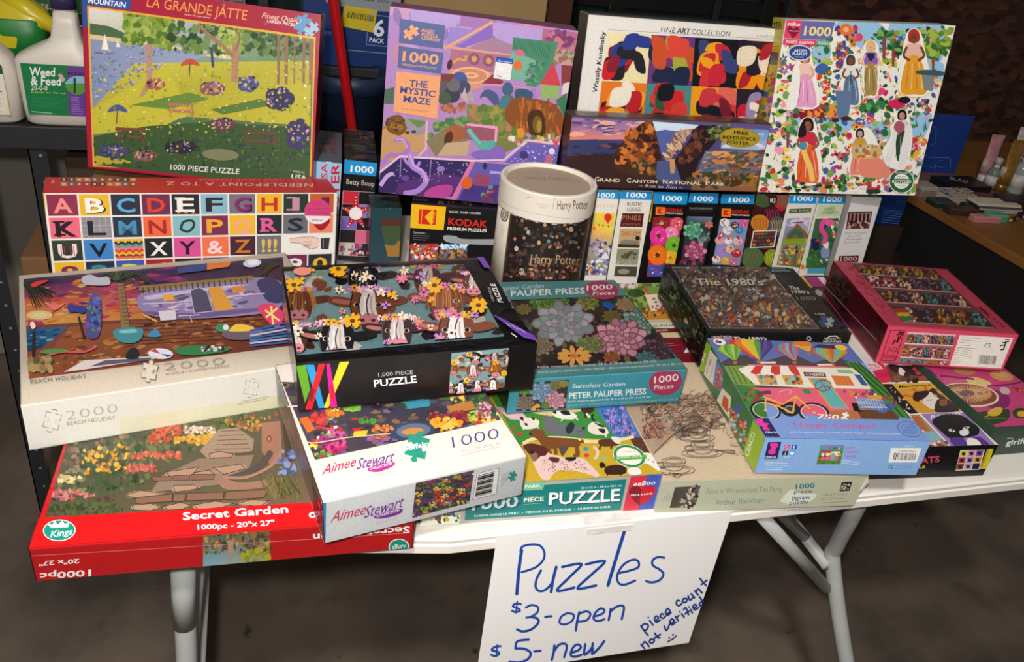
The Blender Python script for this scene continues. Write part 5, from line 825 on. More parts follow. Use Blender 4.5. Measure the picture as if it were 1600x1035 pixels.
CE = [('#8d2f4c', '#f08c86', 'A'), ('#e8b62c', '#f6f2ea', 'B'), ('#2a2f3e', '#5fa8d8', 'C'), ('#6d2b4e', '#d9452e', 'D'), ('#26282c', '#f0ece4', 'E'), ('#88b8cc', '#2b2b2b', 'F'), ('#77707c', '#8a2a6b', 'G'), ('#eeb82e', '#c5342c', 'H'), ('#2c3d33', '#c98faa', 'I'), ('#c9602e', '#6b2a50', 'J'),
      ('#ec6a80', '#1e1e24', 'K'), ('#8d8a92', '#222228', 'L'), ('#24344a', '#4c8cb0', 'M'), ('#ef6a3c', '#a8262e', 'N'), ('#86b9c4', '#23402c', 'O'), ('#7a2f52', '#efa52a', 'P'), ('#f0b82a', '#f3a79c', 'Q'), ('#2b3036', '#e35f9d', 'R'), ('#6b6e78', '#2a2f3e', 'S'), ('#f08a6a', '#a8262e', '\u2665'),
      ('#2e4030', '#f2dadf', 'U'), ('#3f86cc', '#1d1d22', 'V'), ('#e8b62c', '#24344a', 'W'), ('#26282c', '#f0ece4', 'X'), ('#d9559a', '#2b1d2e', 'Y'), ('#f2774f', '#f6d9dd', '&'), ('#4b2a3d', '#d07a2e', 'Z'), ('#75757c', '#e6c25a', '!!!'), ('#f2eee8', '#f2eee8', ''), ('#f2eee8', '#f2eee8', ''),
      ('#e8b62c', '#7a2a5a', '8'), ('#24344a', '#3a8a94', '2'), ('#3f5ab0', '#c9d84a', '3'), ('#a8262e', '#e6a53a', '4'), ('#26282c', '#e35f9d', '5'), ('#6a3a5a', '#e6c25a', '6'), ('#86b9c4', '#a8262e', '7'), ('#c9602e', '#f0ece4', '8'), ('#7a2f52', '#f0ece4', '9'), ('#2a2f3e', '#e8b62c', '0')]
a.zoom = None
for i, (bg, fg, ch) in enumerate(CE):
    r, c = divmod(i, 10); x, y = A0[0]+px_*c, A0[1]-py_*r; k = 100/a.w; X = lambda u: (x+px_*u)*k; Y = lambda v: (a.h-(y-py_*v))*k
    u0, u1 = (.03, .97) if not (r == 2 and c >= 8) else (-.05, 1.05)
    a.poly(bg, X(u0), Y(.03), X(u1), Y(.03), X(u1), Y(.95), X(u0), Y(.95))
    if ch in 'KBZG' and ch: a.text(ch, X(.22), Y(.86), X(.86), Y(.86), (Y(0)-Y(1))*-.68, '#1a1a1e', .06)
    if r == 1 and c == 1:
        for t in (.2, .4, .6, .8): a.line('#c4c0c8', .12, X(.03), Y(t), X(.97), Y(t)); a.line('#c4c0c8', .12, X(t), Y(.04), X(t), Y(.94))
    if ch == 'W':
        for j, cc in enumerate(('#24344a', '#4a9a9c', '#e87a8a', '#d8452e', '#e8b62c', '#8a2a5a', '#e8742c')):
            v = .16+j*.12; a.line(cc, .9, *sum([[X(.04+.115*m), Y(min(.92, v+(.16 if m % 2 else 0)))] for m in range(9)], []), cap=False)
    elif ch == '\u2665': a.blob(fg, X(.5), Y(.35), X(.68), Y(.2), X(.86), Y(.34), X(.74), Y(.62), X(.5), Y(.84), X(.26), Y(.62), X(.14), Y(.34), X(.32), Y(.2))
    elif ch == 'O': a.curve(fg, .9, X(.3), Y(.6), X(.4), Y(.3), X(.7), Y(.25), X(.75), Y(.5), X(.55), Y(.75), X(.32), Y(.66), X(.3), Y(.6))
    elif ch: a.text(ch, X(.2 if ch != 'I' else .36), Y(.82), X(.8 if ch != 'I' else .64), Y(.82), (Y(.82)-Y(.18)), fg, .055 if ch not in 'VY&' else .02)
    if ch in 'EIRK' and ch:
        for v in (.18, .75): a.poly(fg, X(.14), Y(v), X(.5), Y(v), X(.5), Y(v+.08), X(.14), Y(v+.08))
    if ch == 'U':
        for t in (.3, .4, .6, .7): a.line('#b82a44', .25, X(t), Y(.3), X(t), Y(.75))
    if ch == 'E':
        for t in (.25, .5, .75): a.poly('#e6a53a', X(t-.06), Y(.86), X(t), Y(.8), X(t+.06), Y(.86), X(t), Y(.92))
a.zoom = N2
a.blob('#f0cfc4', -70, 770, 0, 760, 60, 755, 110, 768, 120, 790, 105, 800, 120, 812, 105, 822, 60, 832, 10, 820, 0, 800, -60, 792); a.curve('#1f1a1c', 2.5, -70, 768, 0, 760, 60, 755, 112, 768); a.curve('#1f1a1c', 2.5, -66, 792, 0, 798, 30, 812, 60, 832, 104, 822)
for y in (785, 800, 812): a.curve('#1f1a1c', 2, 20, y, 50, y+4, 60, y-6)
a.poly('#3a3a3e', 122, 765, 180, 762, 172, 835, 124, 832); a.line('#8a8a8e', 5, 140, 770, 138, 828)
a.ell('#d2477c', 105, 600, 84, 78, .1, 26); a.poly('#f0e8e8', 24, 625, 186, 628, 170, 650, 130, 676, 80, 676, 40, 655); a.text('NEEDLEPOINT', 38, 588, 176, 592, 13, '#b8306a', .01); a.text('A TO Z PUZZLE', 45, 612, 172, 616, 13, '#b8306a', .01); a.text('galison', 66, 655, 134, 658, 14, '#d2477c', .01); a.lines(2, 70, 545, 140, 547, (4, 12), '#b8306a', 2, 1, .2); a.zoom = N1
a.poly('#e6b42c', 215, 170, 233, 172, 262, 800, 230, 800); a.build(B.lid)

B = Box('puzzle_box', 'narrow box end, light blue with red letters, left of the star box', (-.0775, .6665, .008, .0435, .19, .172, -.0948, -.0476, .0462), '#9cc4e0', rough=.35, film=True)
a = B.art('F', N2); a.fill('#9cc6e4'); a.text('IN USA', 165, 560, 165, 300, 40, '#d83444', .015, up=(-1, 0)); a.text('POSTER', 235, 700, 240, 300, 52, '#c82a3c', .03, up=(-1, 0)); a.build(B.lid)
a = B.art('T', N2); a.fill('#7a8a94'); a.scatter(16, (100, 90, 180, 90, 180, 240, 100, 240), (10, 22), ['#b8924a', '#8a7a64', '#6a6a6a'], 1); a.text('POSTER', 225, 240, 215, 100, 36, '#a83a4a', .02, up=(-1, 0)); a.build(B.lid, m=PAINT)
B = Box('puzzle_box', 'narrow black box end with a blue 1000 band and a red star', (-.0300, .6648, .008, .0523, .19, .1765, -.0948, -.0476, .0462), '#151416', rough=.35, film=True)
a = B.art('F', N2); a.fill('#131214'); a.poly('#1e96d2', 270, 275, 492, 300, 480, 382, 268, 362); a.text('1000', 308, 352, 452, 362, 42, '#f4f4f2', .03); a.text('Betty Boop', 284, 428, 456, 444, 34, '#ece6dc', -.008, up=(.05, -1))
a.poly('#c8a0a8', 262, 468, 462, 480, 408, 880, 232, 872)
for i in range(10):
    r, c = divmod(i, 2); v = r/5; x0 = 266+c*98-v*34; y0 = 472+c*5+v*400; a.poly(['#c82c3c', '#1a181a', '#1a181a', '#8a7ac0', '#7a6ac0', '#1a181a', '#1a181a', '#d86a8a', '#c8c8b0', '#1a181a'][i], x0, y0, x0+96, y0+5, x0+90, y0+82, x0-6, y0+77)
a.poly('#b81f2c', *sum([[342+(115 if k % 2 == 0 else 48)*math.sin(k*PI/5)*.8, 610-(115 if k % 2 == 0 else 48)*math.cos(k*PI/5)] for k in range(10)], []))
for k in range(5):
    for m in range(4): t = k*2*PI/5; R_ = 40+m*20; a.ell('#f0dcd8', 342+R_*math.sin(t)*.8, 610-R_*math.cos(t), 4.5, n=7)
a.ell('#ece8e6', 342, 612, 42, 40, n=16); a.scatter(26, (240, 800, 400, 810, 395, 870, 235, 865), (8, 14), ['#c8344a', '#e0d0c8', '#3a2a2c', '#8a7ac0'], 2, (.8, 1)); a.build(B.lid)
a = B.art('T', N2); a.fill('#1b1718'); a.scatter(24, (350, 85, 458, 95, 465, 160, 370, 140), (5, 11), ['#8a2c34', '#3a2426', '#a84a50'], 4); a.lines(3, 310, 190, 400, 192, (15, 12), '#5a5450', 8, 2, .3); a.ell('#6a4438', 365, 262, 48, 13); a.ell('#5a2c2c', 380, 226, 20, 7); a.build(B.lid)

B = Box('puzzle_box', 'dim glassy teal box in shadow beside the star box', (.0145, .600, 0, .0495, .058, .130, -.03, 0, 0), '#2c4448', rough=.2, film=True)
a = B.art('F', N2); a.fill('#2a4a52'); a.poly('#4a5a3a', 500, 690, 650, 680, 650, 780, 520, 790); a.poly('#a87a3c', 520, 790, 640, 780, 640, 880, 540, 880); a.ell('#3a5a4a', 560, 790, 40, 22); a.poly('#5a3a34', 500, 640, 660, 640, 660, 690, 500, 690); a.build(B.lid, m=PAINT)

B = Box('puzzle_box', 'black film-brand puzzle box with a yellow and red logo, under the maze box', P['KO'], '#141315', rough=.35)
a = B.art('F', N2); a.fill('#131214')
a.poly('#f2bc1c', 682, 550, 905, 566, 888, 716, 676, 700); a.poly('#d8241c', 738, 585, 846, 590, 836, 684, 730, 676); a.poly('#f2bc1c', 846, 590, 818, 589, 770, 634, 812, 683, 838, 684); a.poly('#d8241c', 826, 589, 846, 590, 838, 684, 818, 682); a.poly('#f2bc1c', 754, 584, 758, 584, 750, 680, 746, 680); a.text('KODAK', 826, 672, 838, 600, 13, '#f2bc1c', .02, up=(-1, -.1))
a.text('RICHER, TRUER COLORS!', 922, 608, 1118, 618, 14, '#e8e4de', .005); a.text('KODAK', 916, 682, 1160, 700, 44, '#e0281c', .05); a.text('PREMIUM PUZZLES', 912, 714, 1156, 728, 20, '#f2efe8', .03); a.text('Contents :', 698, 734, 782, 740, 12, '#d8d4cc', 0); a.lines(3, 698, 748, 800, 752, (0, 13), '#8a8682', 2.5, 2, .2)
a.blob('#9aa0a4', 890, 750, 960, 752, 1010, 770, 1180, 772, 1400, 770, 1400, 805, 1180, 808, 980, 800, 900, 785); a.poly('#c8342c', 684, 800, 856, 800, 850, 908, 678, 906); a.scatter(130, (684, 800, 856, 800, 850, 900, 680, 900), (6, 13), ['#e8e0d8', '#c8342c', '#d85a8a', '#3a7ab0', '#e0b03a', '#7a2a3a', '#4f8a3c'], 3)
a.grad(['#2f7ac0', '#4a9ad8', '#8a5a3c', '#7a4a34'], 866, 802, 1036, 806, 1028, 910, 858, 906); a.scatter(40, (866, 806, 1036, 808, 1034, 830, 864, 830), (8, 16), ['#f0f2f4', '#c8dcec'], 4, (.3, .5)); a.scatter(70, (864, 840, 1032, 842, 1028, 905, 858, 902), (7, 15), ['#a8643a', '#5a3a2c', '#c88a4a', '#3a4434', '#7a4a34'], 5); a.build(B.lid, m=PAINT)
a = B.art('T', N2); a.fill('#1a1618'); a.text('1000', 700, 530, 790, 536, 16, '#5a5458', .02); a.scatter(14, (850, 530, 1150, 545, 1150, 560, 850, 550), (6, 12), ['#4a3a5a', '#3a5a5a', '#6a4a3a'], 3); a.build(B.lid)

# maze
B = Box('puzzle_box', 'purple maze puzzle box standing at the back centre', P['MM'], '#8a5a7a', rough=.36)
a = B.art('F', Z2); a.fill('#b48ac4'); a.scatter(90, (440, 20, 1460, 160, 1450, 330, 430, 300), (20, 60), ['#c49ad0', '#a884c8', '#d09cc0', '#9478b8', '#c88aa8'], 1)
a.poly('#b8a0dc', 560, 40, 820, 85, 800, 150, 560, 130); a.poly('#9c86d0', 770, 145, 930, 160, 880, 240, 750, 235); a.poly('#a878b4', 830, 80, 1010, 115, 960, 160, 820, 140); a.poly('#8a6ac0', 995, 130, 1010, 200, 830, 262, 810, 250); a.poly('#b89cd8', 1005, 120, 1270, 155, 1260, 250, 1090, 240, 1000, 190); a.poly('#a8829c', 1000, 200, 1110, 245, 1105, 300, 860, 265)
a.poly('#b46a8a', 1270, 155, 1455, 175, 1440, 300, 1350, 280, 1265, 215); a.scatter(30, (1290, 165, 1440, 180, 1430, 260, 1280, 230), (10, 22), ['#8a4a7a', '#c87a8a', '#7a3f6a'], 2); a.scatter(40, (1330, 270, 1440, 280, 1430, 350, 1330, 340), (10, 20), ['#7a8a5a', '#9a6a6a', '#c89a8a'], 3)
a.line('#e8a878', 14, 740, 262, 1000, 118); a.line('#e0a08a', 12, 735, 250, 1110, 300); a.poly('#b0708c', 775, 265, 1108, 302, 1030, 380, 940, 400, 760, 380); a.poly('#d8967a', 770, 370, 1000, 390, 950, 470, 850, 490, 760, 430)
for r in (105, 84, 62, 40, 18): a.ell('#e8b48c' if int(r/21) % 2 else '#d08a6a', 885, 405, r, r*.42, .08, 20)
for x, y in ((900, 318), (978, 328)): a.ell('#8a5a7a', x, y, 32, 34); a.ell('#e8965a', x, y, 15, 17)
a.ell('#4a2a44', 768, 348, 14, 28, .2); a.curve('#d8a83a', 12, 785, 340, 815, 318, 850, 325, 855, 300); a.poly('#4a8a6c', 1108, 200, 1352, 228, 1300, 420, 1230, 470, 1180, 460, 1240, 330, 1105, 270); a.poly('#7ab09c', 1110, 275, 1230, 325, 1180, 440, 1060, 420, 1080, 330)
for i in range(16): a.line('#356e58', 4, 1118+i*13, 208+i*2, 1114+i*12, 262+i*4)
a.scatter(30, (1190, 330, 1280, 330, 1250, 460, 1170, 440), (8, 16), ['#3a7a5a', '#5a9a74'], 4); a.blob('#d86a8a', 1120, 280, 1140, 265, 1170, 280, 1165, 300, 1130, 300); a.blob('#e0742c', 1130, 325, 1150, 330, 1155, 370, 1120, 375, 1112, 350)
a.poly('#8a3a44', 1000, 400, 1060, 440, 1040, 460, 940, 450); a.line('#d890b8', 10, 940, 455, 1060, 460, 1200, 480); a.poly('#a880c0', 950, 460, 1230, 480, 1250, 560, 1150, 560, 950, 520)
a.blob('#4f5a86', 930, 530, 950, 490, 990, 485, 1030, 520, 1035, 600, 1000, 560, 960, 520); a.ell('#3f6484', 1080, 480, 30, 38); a.blob('#4a7a8a', 1050, 520, 1110, 520, 1120, 570, 1070, 620, 1030, 600); a.blob('#3a5a74', 1120, 490, 1160, 478, 1215, 500, 1200, 545, 1130, 540)
a.poly('#7c8048', 860, 560, 1100, 590, 1200, 760, 1050, 830, 860, 660); a.scatter(90, (850, 570, 1060, 590, 1140, 760, 960, 700), (14, 32), ['#8a8a44', '#5f7a3c', '#a8944a', '#6a8a44', '#b87a5a'], 5); a.scatter(50, (720, 640, 860, 640, 860, 740, 640, 740), (14, 28), ['#4f7a4a', '#6a944f', '#8a9a6a'], 6)
for x, y, r, c in ((740, 470, 40, '#5a5a64'), (780, 510, 46, '#3f3f4a'), (820, 430, 44, '#4a5a9a'), (845, 470, 36, '#4a4a6a'), (740, 530, 36, '#4a5a4a'), (790, 460, 36, '#6a6a70')): a.ell(c, x, y, r, r, n=12)
a.scatter(26, (730, 560, 840, 560, 850, 600, 720, 600), (8, 18), ['#a85a4a', '#b87a5a'], 7); a.poly('#7a3f3c', 720, 395, 800, 400, 770, 440, 720, 440); a.poly('#4f6a58', 420, 480, 470, 470, 465, 560, 415, 560); a.poly('#c0b4a8', 830, 520, 850, 470, 870, 560); a.poly('#b0a49c', 860, 530, 885, 480, 900, 560)
a.blob('#8a5024', 1100, 540, 1200, 530, 1330, 560, 1385, 640, 1370, 720, 1290, 745, 1150, 700, 1065, 640); a.scatter(60, (1130, 540, 1340, 560, 1360, 720, 1120, 690), (10, 34), ['#a8642c', '#7a4420', '#b8743a', '#c85a34'], 8, (.15, .35), (1.2, 1.9)); a.blob('#4a2c18', 1190, 620, 1230, 590, 1270, 610, 1285, 700, 1250, 740, 1200, 720); a.ell('#7a5a24', 1240, 670, 26, 48); a.ell('#a88a3a', 1250, 680, 14, 34)
for p in ((1115, 560, 1090, 500), (1150, 550, 1150, 510), (1330, 575, 1370, 545), (1300, 560, 1300, 520)): a.line('#8a5024', 16, *p, w2=5)
a.poly('#cc4454', 1328, 330, 1255, 450, 1290, 470, 1365, 460); a.poly('#94b46a', 1262, 455, 1362, 462, 1350, 530, 1260, 530); a.poly('#8a3a44', 1370, 350, 1440, 355, 1420, 440, 1370, 460); a.poly('#e0d0c8', 1380, 450, 1420, 440, 1410, 500, 1370, 510); a.poly('#3a7a54', 1340, 540, 1400, 500, 1390, 640, 1370, 600)
a.poly('#c69a68', 400, 690, 650, 700, 640, 800, 500, 870, 395, 860); a.blob('#7a5224', 430, 640, 500, 620, 540, 680, 500, 730, 430, 700); a.scatter(22, (430, 640, 520, 640, 510, 720, 420, 700), (8, 26), ['#a8742c', '#5a3a1c'], 9, (.2, .4)); a.blob('#9a94a0', 530, 640, 650, 650, 630, 720, 560, 720); a.poly('#6a8a4a', 540, 640, 650, 655, 600, 690)
for x, y in ((480, 700), (540, 715), (575, 710)): a.ell('#4a3f54', x, y, 13, 9)
a.curve('#b07ac8', 24, 470, 760, 510, 750, 545, 790, 520, 830, 440, 840, 405, 880); a.curve('#c8a8dc', 9, 480, 752, 515, 752, 540, 795); a.line('#e8b0c8', 12, 645, 650, 640, 800, 600, 840)
a.poly('#8a7a5c', 640, 760, 760, 680, 860, 690, 860, 800, 690, 840); a.poly('#a8603c', 740, 700, 800, 670, 850, 690, 860, 740, 800, 760); a.ell('#5a3420', 762, 745, 22, 40, .3); a.poly('#9a5a6a', 850, 665, 1020, 685, 1010, 760, 850, 750); a.poly('#c8a888', 750, 770, 880, 760, 860, 840, 700, 840)
a.line('#e8a0c8', 14, 860, 670, 1020, 688, 1015, 765); a.blob('#8a6ac0', 880, 830, 960, 800, 1050, 790, 1060, 860, 950, 870); a.curve('#5ab0a0', 28, 870, 700, 905, 745, 940, 780, 990, 770); a.curve('#5ab0a0', 40, 930, 780, 970, 790, 1000, 770); a.curve('#7accb8', 9, 868, 695, 900, 740, 935, 775)
a.scatter(60, (1060, 740, 1360, 720, 1370, 790, 1180, 790), (8, 18), ['#8a9a4a', '#c8b04a', '#e06a8a', '#5a7a3c', '#e0d0b0'], 10); a.blob('#e0922c', 1130, 700, 1160, 690, 1170, 730, 1140, 745); a.blob('#e8e4e0', 1090, 735, 1120, 735, 1110, 765)
# lower rooms
a.poly('#3a2c62', 500, 850, 882, 870, 795, 1050, 380, 1035, 395, 930); a.poly('#5c3578', 490, 990, 700, 930, 860, 960, 800, 1060, 470, 1060); a.scatter(50, (510, 860, 870, 880, 840, 980, 430, 980), (2, 5), ['#c8b8e8', '#e8e0f4'], 11); a.ell('#9a7ac8', 720, 910, 22, 16); a.ell('#6a4aa0', 530, 960, 22, 16)
a.line('#e8c8dc', 10, 390, 930, 500, 842, 885, 866, 1060, 862, 1185, 755, 1365, 775); a.line('#a88ac8', 5, 505, 850, 500, 960); a.line('#a88ac8', 5, 668, 860, 660, 960)
a.poly('#6f62b8', 1190, 765, 1362, 785, 1340, 905, 1065, 875); a.scatter(40, (1190, 780, 1350, 790, 1330, 890, 1090, 870), (3, 6), ['#e0d8f4', '#b0a0e0'], 12); a.ell('#e8e0f0', 1318, 815, 17, 17); a.blob('#c86a8a', 1290, 840, 1310, 830, 1320, 880, 1280, 890); a.blob('#4a3a7a', 1150, 820, 1180, 815, 1190, 850, 1150, 850); a.blob('#d84a7a', 1320, 755, 1350, 765, 1340, 790)
a.poly('#b07a94', 895, 870, 900, 872, 830, 1060, 790, 1060); a.poly('#6a5cb0', 900, 872, 1060, 885, 1340, 910, 1320, 1100, 800, 1080); a.poly('#4a3a86', 860, 990, 1100, 1000, 1100, 1100, 800, 1100); a.poly('#9a4a6a', 905, 935, 985, 945, 980, 1005, 900, 1000); a.poly('#b8a8e0', 985, 920, 1050, 925, 1050, 938, 985, 935); a.ell('#3a2c5a', 958, 895, 13, 18)
a.poly('#d87aa8', 880, 870, 905, 872, 800, 1080, 770, 1080); a.curve('#b48ad8', 34, 560, 820, 565, 890, 620, 930, 640, 980, 590, 1030, 520, 1040, w2=26); a.curve('#b48ad8', 14, 535, 870, 520, 850, 540, 880, 560, 890); a.curve('#b48ad8', 14, 590, 900, 605, 875, 600, 890); a.curve('#d0b0e8', 9, 555, 830, 575, 890, 625, 925, 645, 985); a.curve('#c8a8e0', 22, 395, 1000, 430, 950, 460, 935); a.blob('#c04a9a', 640, 1030, 700, 1000, 780, 1000, 760, 1060, 640, 1060)
a.blob('#e0642c', 830, 990, 860, 950, 890, 970, 880, 1010, 845, 1015)
a.zoom = N2; a.scatter(12, (1140, 440, 1210, 440, 1200, 530, 1130, 530), (10, 22), ['#c86a8a', '#5a9a94', '#7a3a5a'], 3); a.zoom = Z2
for c, p in (('#5b6a9e', (500, 100, 743, 136, 731, 262, 494, 228)), ('#5b6a9e', (494, 246, 735, 284, 722, 397, 487, 362)), ('#f0a676', (482, 383, 719, 412, 700, 640, 467, 602))): a.poly(c, *p)
a.jig('#f0a878', 560, 175, 50, .95); a.text('MAGIC', 617, 170, 688, 180, 18, '#f0a878', .035); a.text('PUZZLE', 616, 192, 702, 204, 18, '#f0a878', .035); a.text('COMPANY', 615, 212, 718, 226, 18, '#f0a878', .035); a.text('1000', 512, 328, 706, 348, 56, '#f0a878', .05); a.text('PIECE JIGSAW PUZZLE', 513, 352, 695, 373, 12, '#f0a878', .01)
a.text('THE', 550, 465, 647, 474, 38, '#44548e', .045); a.text('MYSTIC', 499, 498, 688, 524, 36, '#44548e', .045); a.text('MAZE', 517, 548, 663, 566, 36, '#44548e', .045); a.text('ORIGINAL ART BY BETH GRAY', 508, 588, 662, 606, 8, '#8a6a6a', 0)
a.poly('#ecebea', 1020, 304, 1110, 316, 1094, 432, 1003, 420); a.poly('#2c5ab0', 1020, 304, 1110, 316, 1106, 346, 1016, 332); a.text('Barnstead', 1030, 330, 1100, 340, 9, '#e8ecf4', .01); a.line('#7a8a9a', 5, 1022, 408, 1048, 412); a.build(B.lid, m=PAINT)

# fine art box
B = Box('puzzle_box', 'white fine art puzzle box standing behind the canyon box', P['KA'], '#dcd8d0', film=True)
a = B.art('F', Z3); a.fill('#e2ded8'); a.text('FINE', 712, 205, 804, 212, 34, '#3a3838', -.004, .12); a.text('ART', 816, 212, 900, 220, 36, '#1c1a1a', .045, .12); a.text('COLLECTION', 912, 220, 1158, 236, 34, '#3a3838', -.004, .12); a.text('KANDINSKY', 1334, 240, 1480, 248, 18, '#8a8684', -.005, .1); a.line('#8a8886', 2.5, 374, 192, 1500, 258)
a.text('Wassily Kandinsky', 300, 600, 356, 205, 30, '#1c1a1a', .02, up=(-1, -.14))
X0, Y0 = (372, 208, 1500, 275), (290, 870, 1490, 935)
def L2(u, v): return ((X0[0]*(1-u)+X0[2]*u)*(1-v)+(Y0[0]*(1-u)+Y0[2]*u)*v, (X0[1]*(1-u)+X0[3]*u)*(1-v)+(Y0[1]*(1-u)+Y0[3]*u)*v)
def q4(u0, v0, u1, v1): return [*L2(u0, v0), *L2(u1, v0), *L2(u1, v1), *L2(u0, v1)]
a.poly('#2a2830', *q4(0, 0, 1, 1))
pals = [['#e8dcae', '#c9242c', '#26222c', '#8a2034', '#2c3f8e'], ['#6a3a7a', '#a8aa3c', '#d84a3c', '#1f2a4a', '#c8542c'], ['#17171f', '#e8a41c', '#d0383c', '#3a467a', '#c82a3c'], ['#3a2226', '#b02434', '#231f2c', '#e8961c', '#e8d8c0'], ['#e07a24', '#b8242c', '#3f1f3e', '#eaa21c', '#e6e0d0'], ['#4a8a8a', '#c82a2c', '#17171f', '#2f5a3c', '#d0403c'], ['#e8a01c', '#e06a5a', '#c83a44', '#1f1f2a', '#7a2030'], ['#2a2032', '#9a8ab0', '#c8243a', '#ece0d0', '#1a1822']]
R = random.Random(12)
for i in range(8):   # a plain patchwork of loose slanting brush patches in each field
    r, c = divmod(i, 4); u0, v0, u1, v1 = c/4, r/2.1, (c+1)/4, (r+1)/2.1; p = pals[i]; a.poly(p[0], *q4(u0, v0, u1, v1))
    for k in range(16):
        u, v = R.uniform(u0, u1-.08), R.uniform(v0, v1-.13); du, dv = R.uniform(.05, .10), R.uniform(.10, .2); s_ = R.uniform(-.03, .03)
        P_ = [min(max(q_, lo), hi) for q_, lo, hi in ((u, u0, u1), (v, v0, v1), (u+du, u0, u1), (v+s_, v0, v1), (u+du+s_, u0, u1), (v+dv, v0, v1), (u+s_, u0, u1), (v+dv-s_, v0, v1))]
        a.blob(p[1+(k % 4)], *L2(P_[0], P_[1]), *L2(P_[2], P_[3]), *L2(P_[4], P_[5]), *L2(P_[6], P_[7]))
a.build(B.lid, m=PAINT)

# canyon panorama box
B = Box('puzzle_box', 'panoramic canyon puzzle box lying on its long side above the box ends', P['GC'], '#6a5648', film=True)
a = B.art('F', Z3); a.grad(['#5a4f86', '#6a5a94', '#2a2a44', '#2c2434'], 60, 700, 1500, 800, 1500, 1300, 60, 1300); a.grad(['#5a5290', '#8a7cae', '#e0968a', '#d8806a'], 140, 758, 620, 788, 600, 900, 125, 905); a.scatter(60, (140, 765, 600, 790, 600, 870, 130, 870), (16, 60), ['#4f4a80', '#c88a9a', '#a87aa0', '#7a6aa4', '#e8a898'], 1, (.15, .3), (-.15, .1))
a.poly('#3a3f6a', 125, 905, 300, 900, 500, 930, 500, 1000, 120, 1000); a.scatter(40, (120, 930, 480, 940, 460, 1060, 110, 1060), (16, 50), ['#3a3c64', '#5a4464', '#7a4a4a', '#2c2c44'], 2, (.15, .35), (-.1, .2)); a.poly('#3a2424', 110, 1010, 700, 980, 700, 1280, 60, 1280)
a.poly('#4a2a20', 480, 900, 560, 820, 620, 780, 665, 785, 690, 900, 720, 1040, 640, 1180, 420, 1100, 400, 1010); a.scatter(140, (470, 870, 640, 800, 720, 1040, 420, 1080), (12, 34), ['#8a4a24', '#b8642c', '#3a2018', '#d07a34', '#5a3020'], 3); a.poly('#cfe0ec', 660, 785, 960, 808, 900, 860, 820, 850, 680, 850)
a.poly('#5a64a0', 680, 850, 740, 838, 820, 850, 800, 960, 720, 1010); a.poly('#a88474', 820, 845, 930, 830, 850, 920, 760, 1060, 730, 1010); a.scatter(40, (800, 850, 900, 850, 800, 1000, 740, 1010), (8, 30), ['#c8a48a', '#7a5a50', '#e0c09a'], 4, (.2, .4), (.6, 1.2)); a.poly('#4f5a8c', 690, 1040, 860, 1040, 900, 1160, 760, 1200, 680, 1150); a.poly('#c89a5a', 770, 1030, 810, 1030, 800, 1120, 775, 1120)
a.poly('#2a1c20', 960, 808, 1130, 822, 1100, 880, 960, 1040, 900, 1200, 850, 1180, 800, 1040, 860, 960); a.scatter(60, (950, 830, 1090, 830, 900, 1060, 820, 1050), (10, 34), ['#3a2426', '#5a3428', '#231a20', '#7a4430'], 5)
a.grad(['#4f7ab8', '#7aa4d8', '#b8c4d8', '#a8b8d0'], 1120, 825, 1500, 845, 1500, 975, 1100, 960); a.scatter(26, (1130, 840, 1400, 850, 1400, 960, 1130, 950), (14, 40), ['#e0e4ee', '#8aa8d4'], 6, (.15, .3), (-.1, .1)); a.grad(['#6a7aa0', '#8a7a84', '#a8643a', '#8a5a34'], 1000, 975, 1500, 970, 1500, 1250, 900, 1250)
a.scatter(140, (1020, 985, 1400, 980, 1400, 1160, 950, 1160), (12, 44), ['#c8864a', '#6a4a44', '#e0a45a', '#4f5a44', '#8a5a3c', '#5a6a8a'], 7, (.2, .45), (-.3, .2)); a.scatter(50, (1000, 830, 1180, 800, 1160, 880, 1040, 900), (9, 22), ['#4a5a34', '#6a7a3c', '#2f3a24', '#8a8a4a'], 8); a.scatter(60, (900, 1120, 1350, 1120, 1350, 1210, 900, 1210), (12, 30), ['#4a3a24', '#7a5a2c', '#3a4a2c', '#a8742c'], 9)
a.scatter(50, (520, 1030, 640, 1030, 680, 1130, 520, 1130), (9, 22), ['#8a5a34', '#3a3a2c', '#b8703a', '#4f4a34'], 10)
a.ell('#b09628', 1222, 890, 130, 64, .06, 30); a.ell('#8a741c', 1222, 890, 124, 59, .06, 30); a.ell('#b49c2e', 1222, 890, 121, 56, .06, 30); a.text('FREE', 1184, 866, 1278, 874, 22, '#1a160c', .03); a.text('REFERENCE', 1112, 896, 1328, 910, 22, '#1a160c', .03); a.text('POSTER', 1140, 928, 1285, 940, 22, '#1a160c', .03)
ps = [('G', 285, 315, 30), ('RAND', 320, 450, 22), ('C', 492, 520, 30), ('ANYON', 526, 690, 22), ('N', 726, 756, 30), ('ATIONAL', 762, 975, 22), ('P', 1002, 1028, 30), ('ARK', 1034, 1130, 22)]
for st, xa, xb, h in ps: a.text(st, xa, 1172+(xa-285)*.034, xb, 1172+(xb-285)*.034, h, '#e8dcb8', .012)
a.text('\u2013 Rim to Rim \u2013', 570, 1208, 850, 1222, 20, '#c8bcd0', 0, .4); a.build(B.lid, m=PAINT)

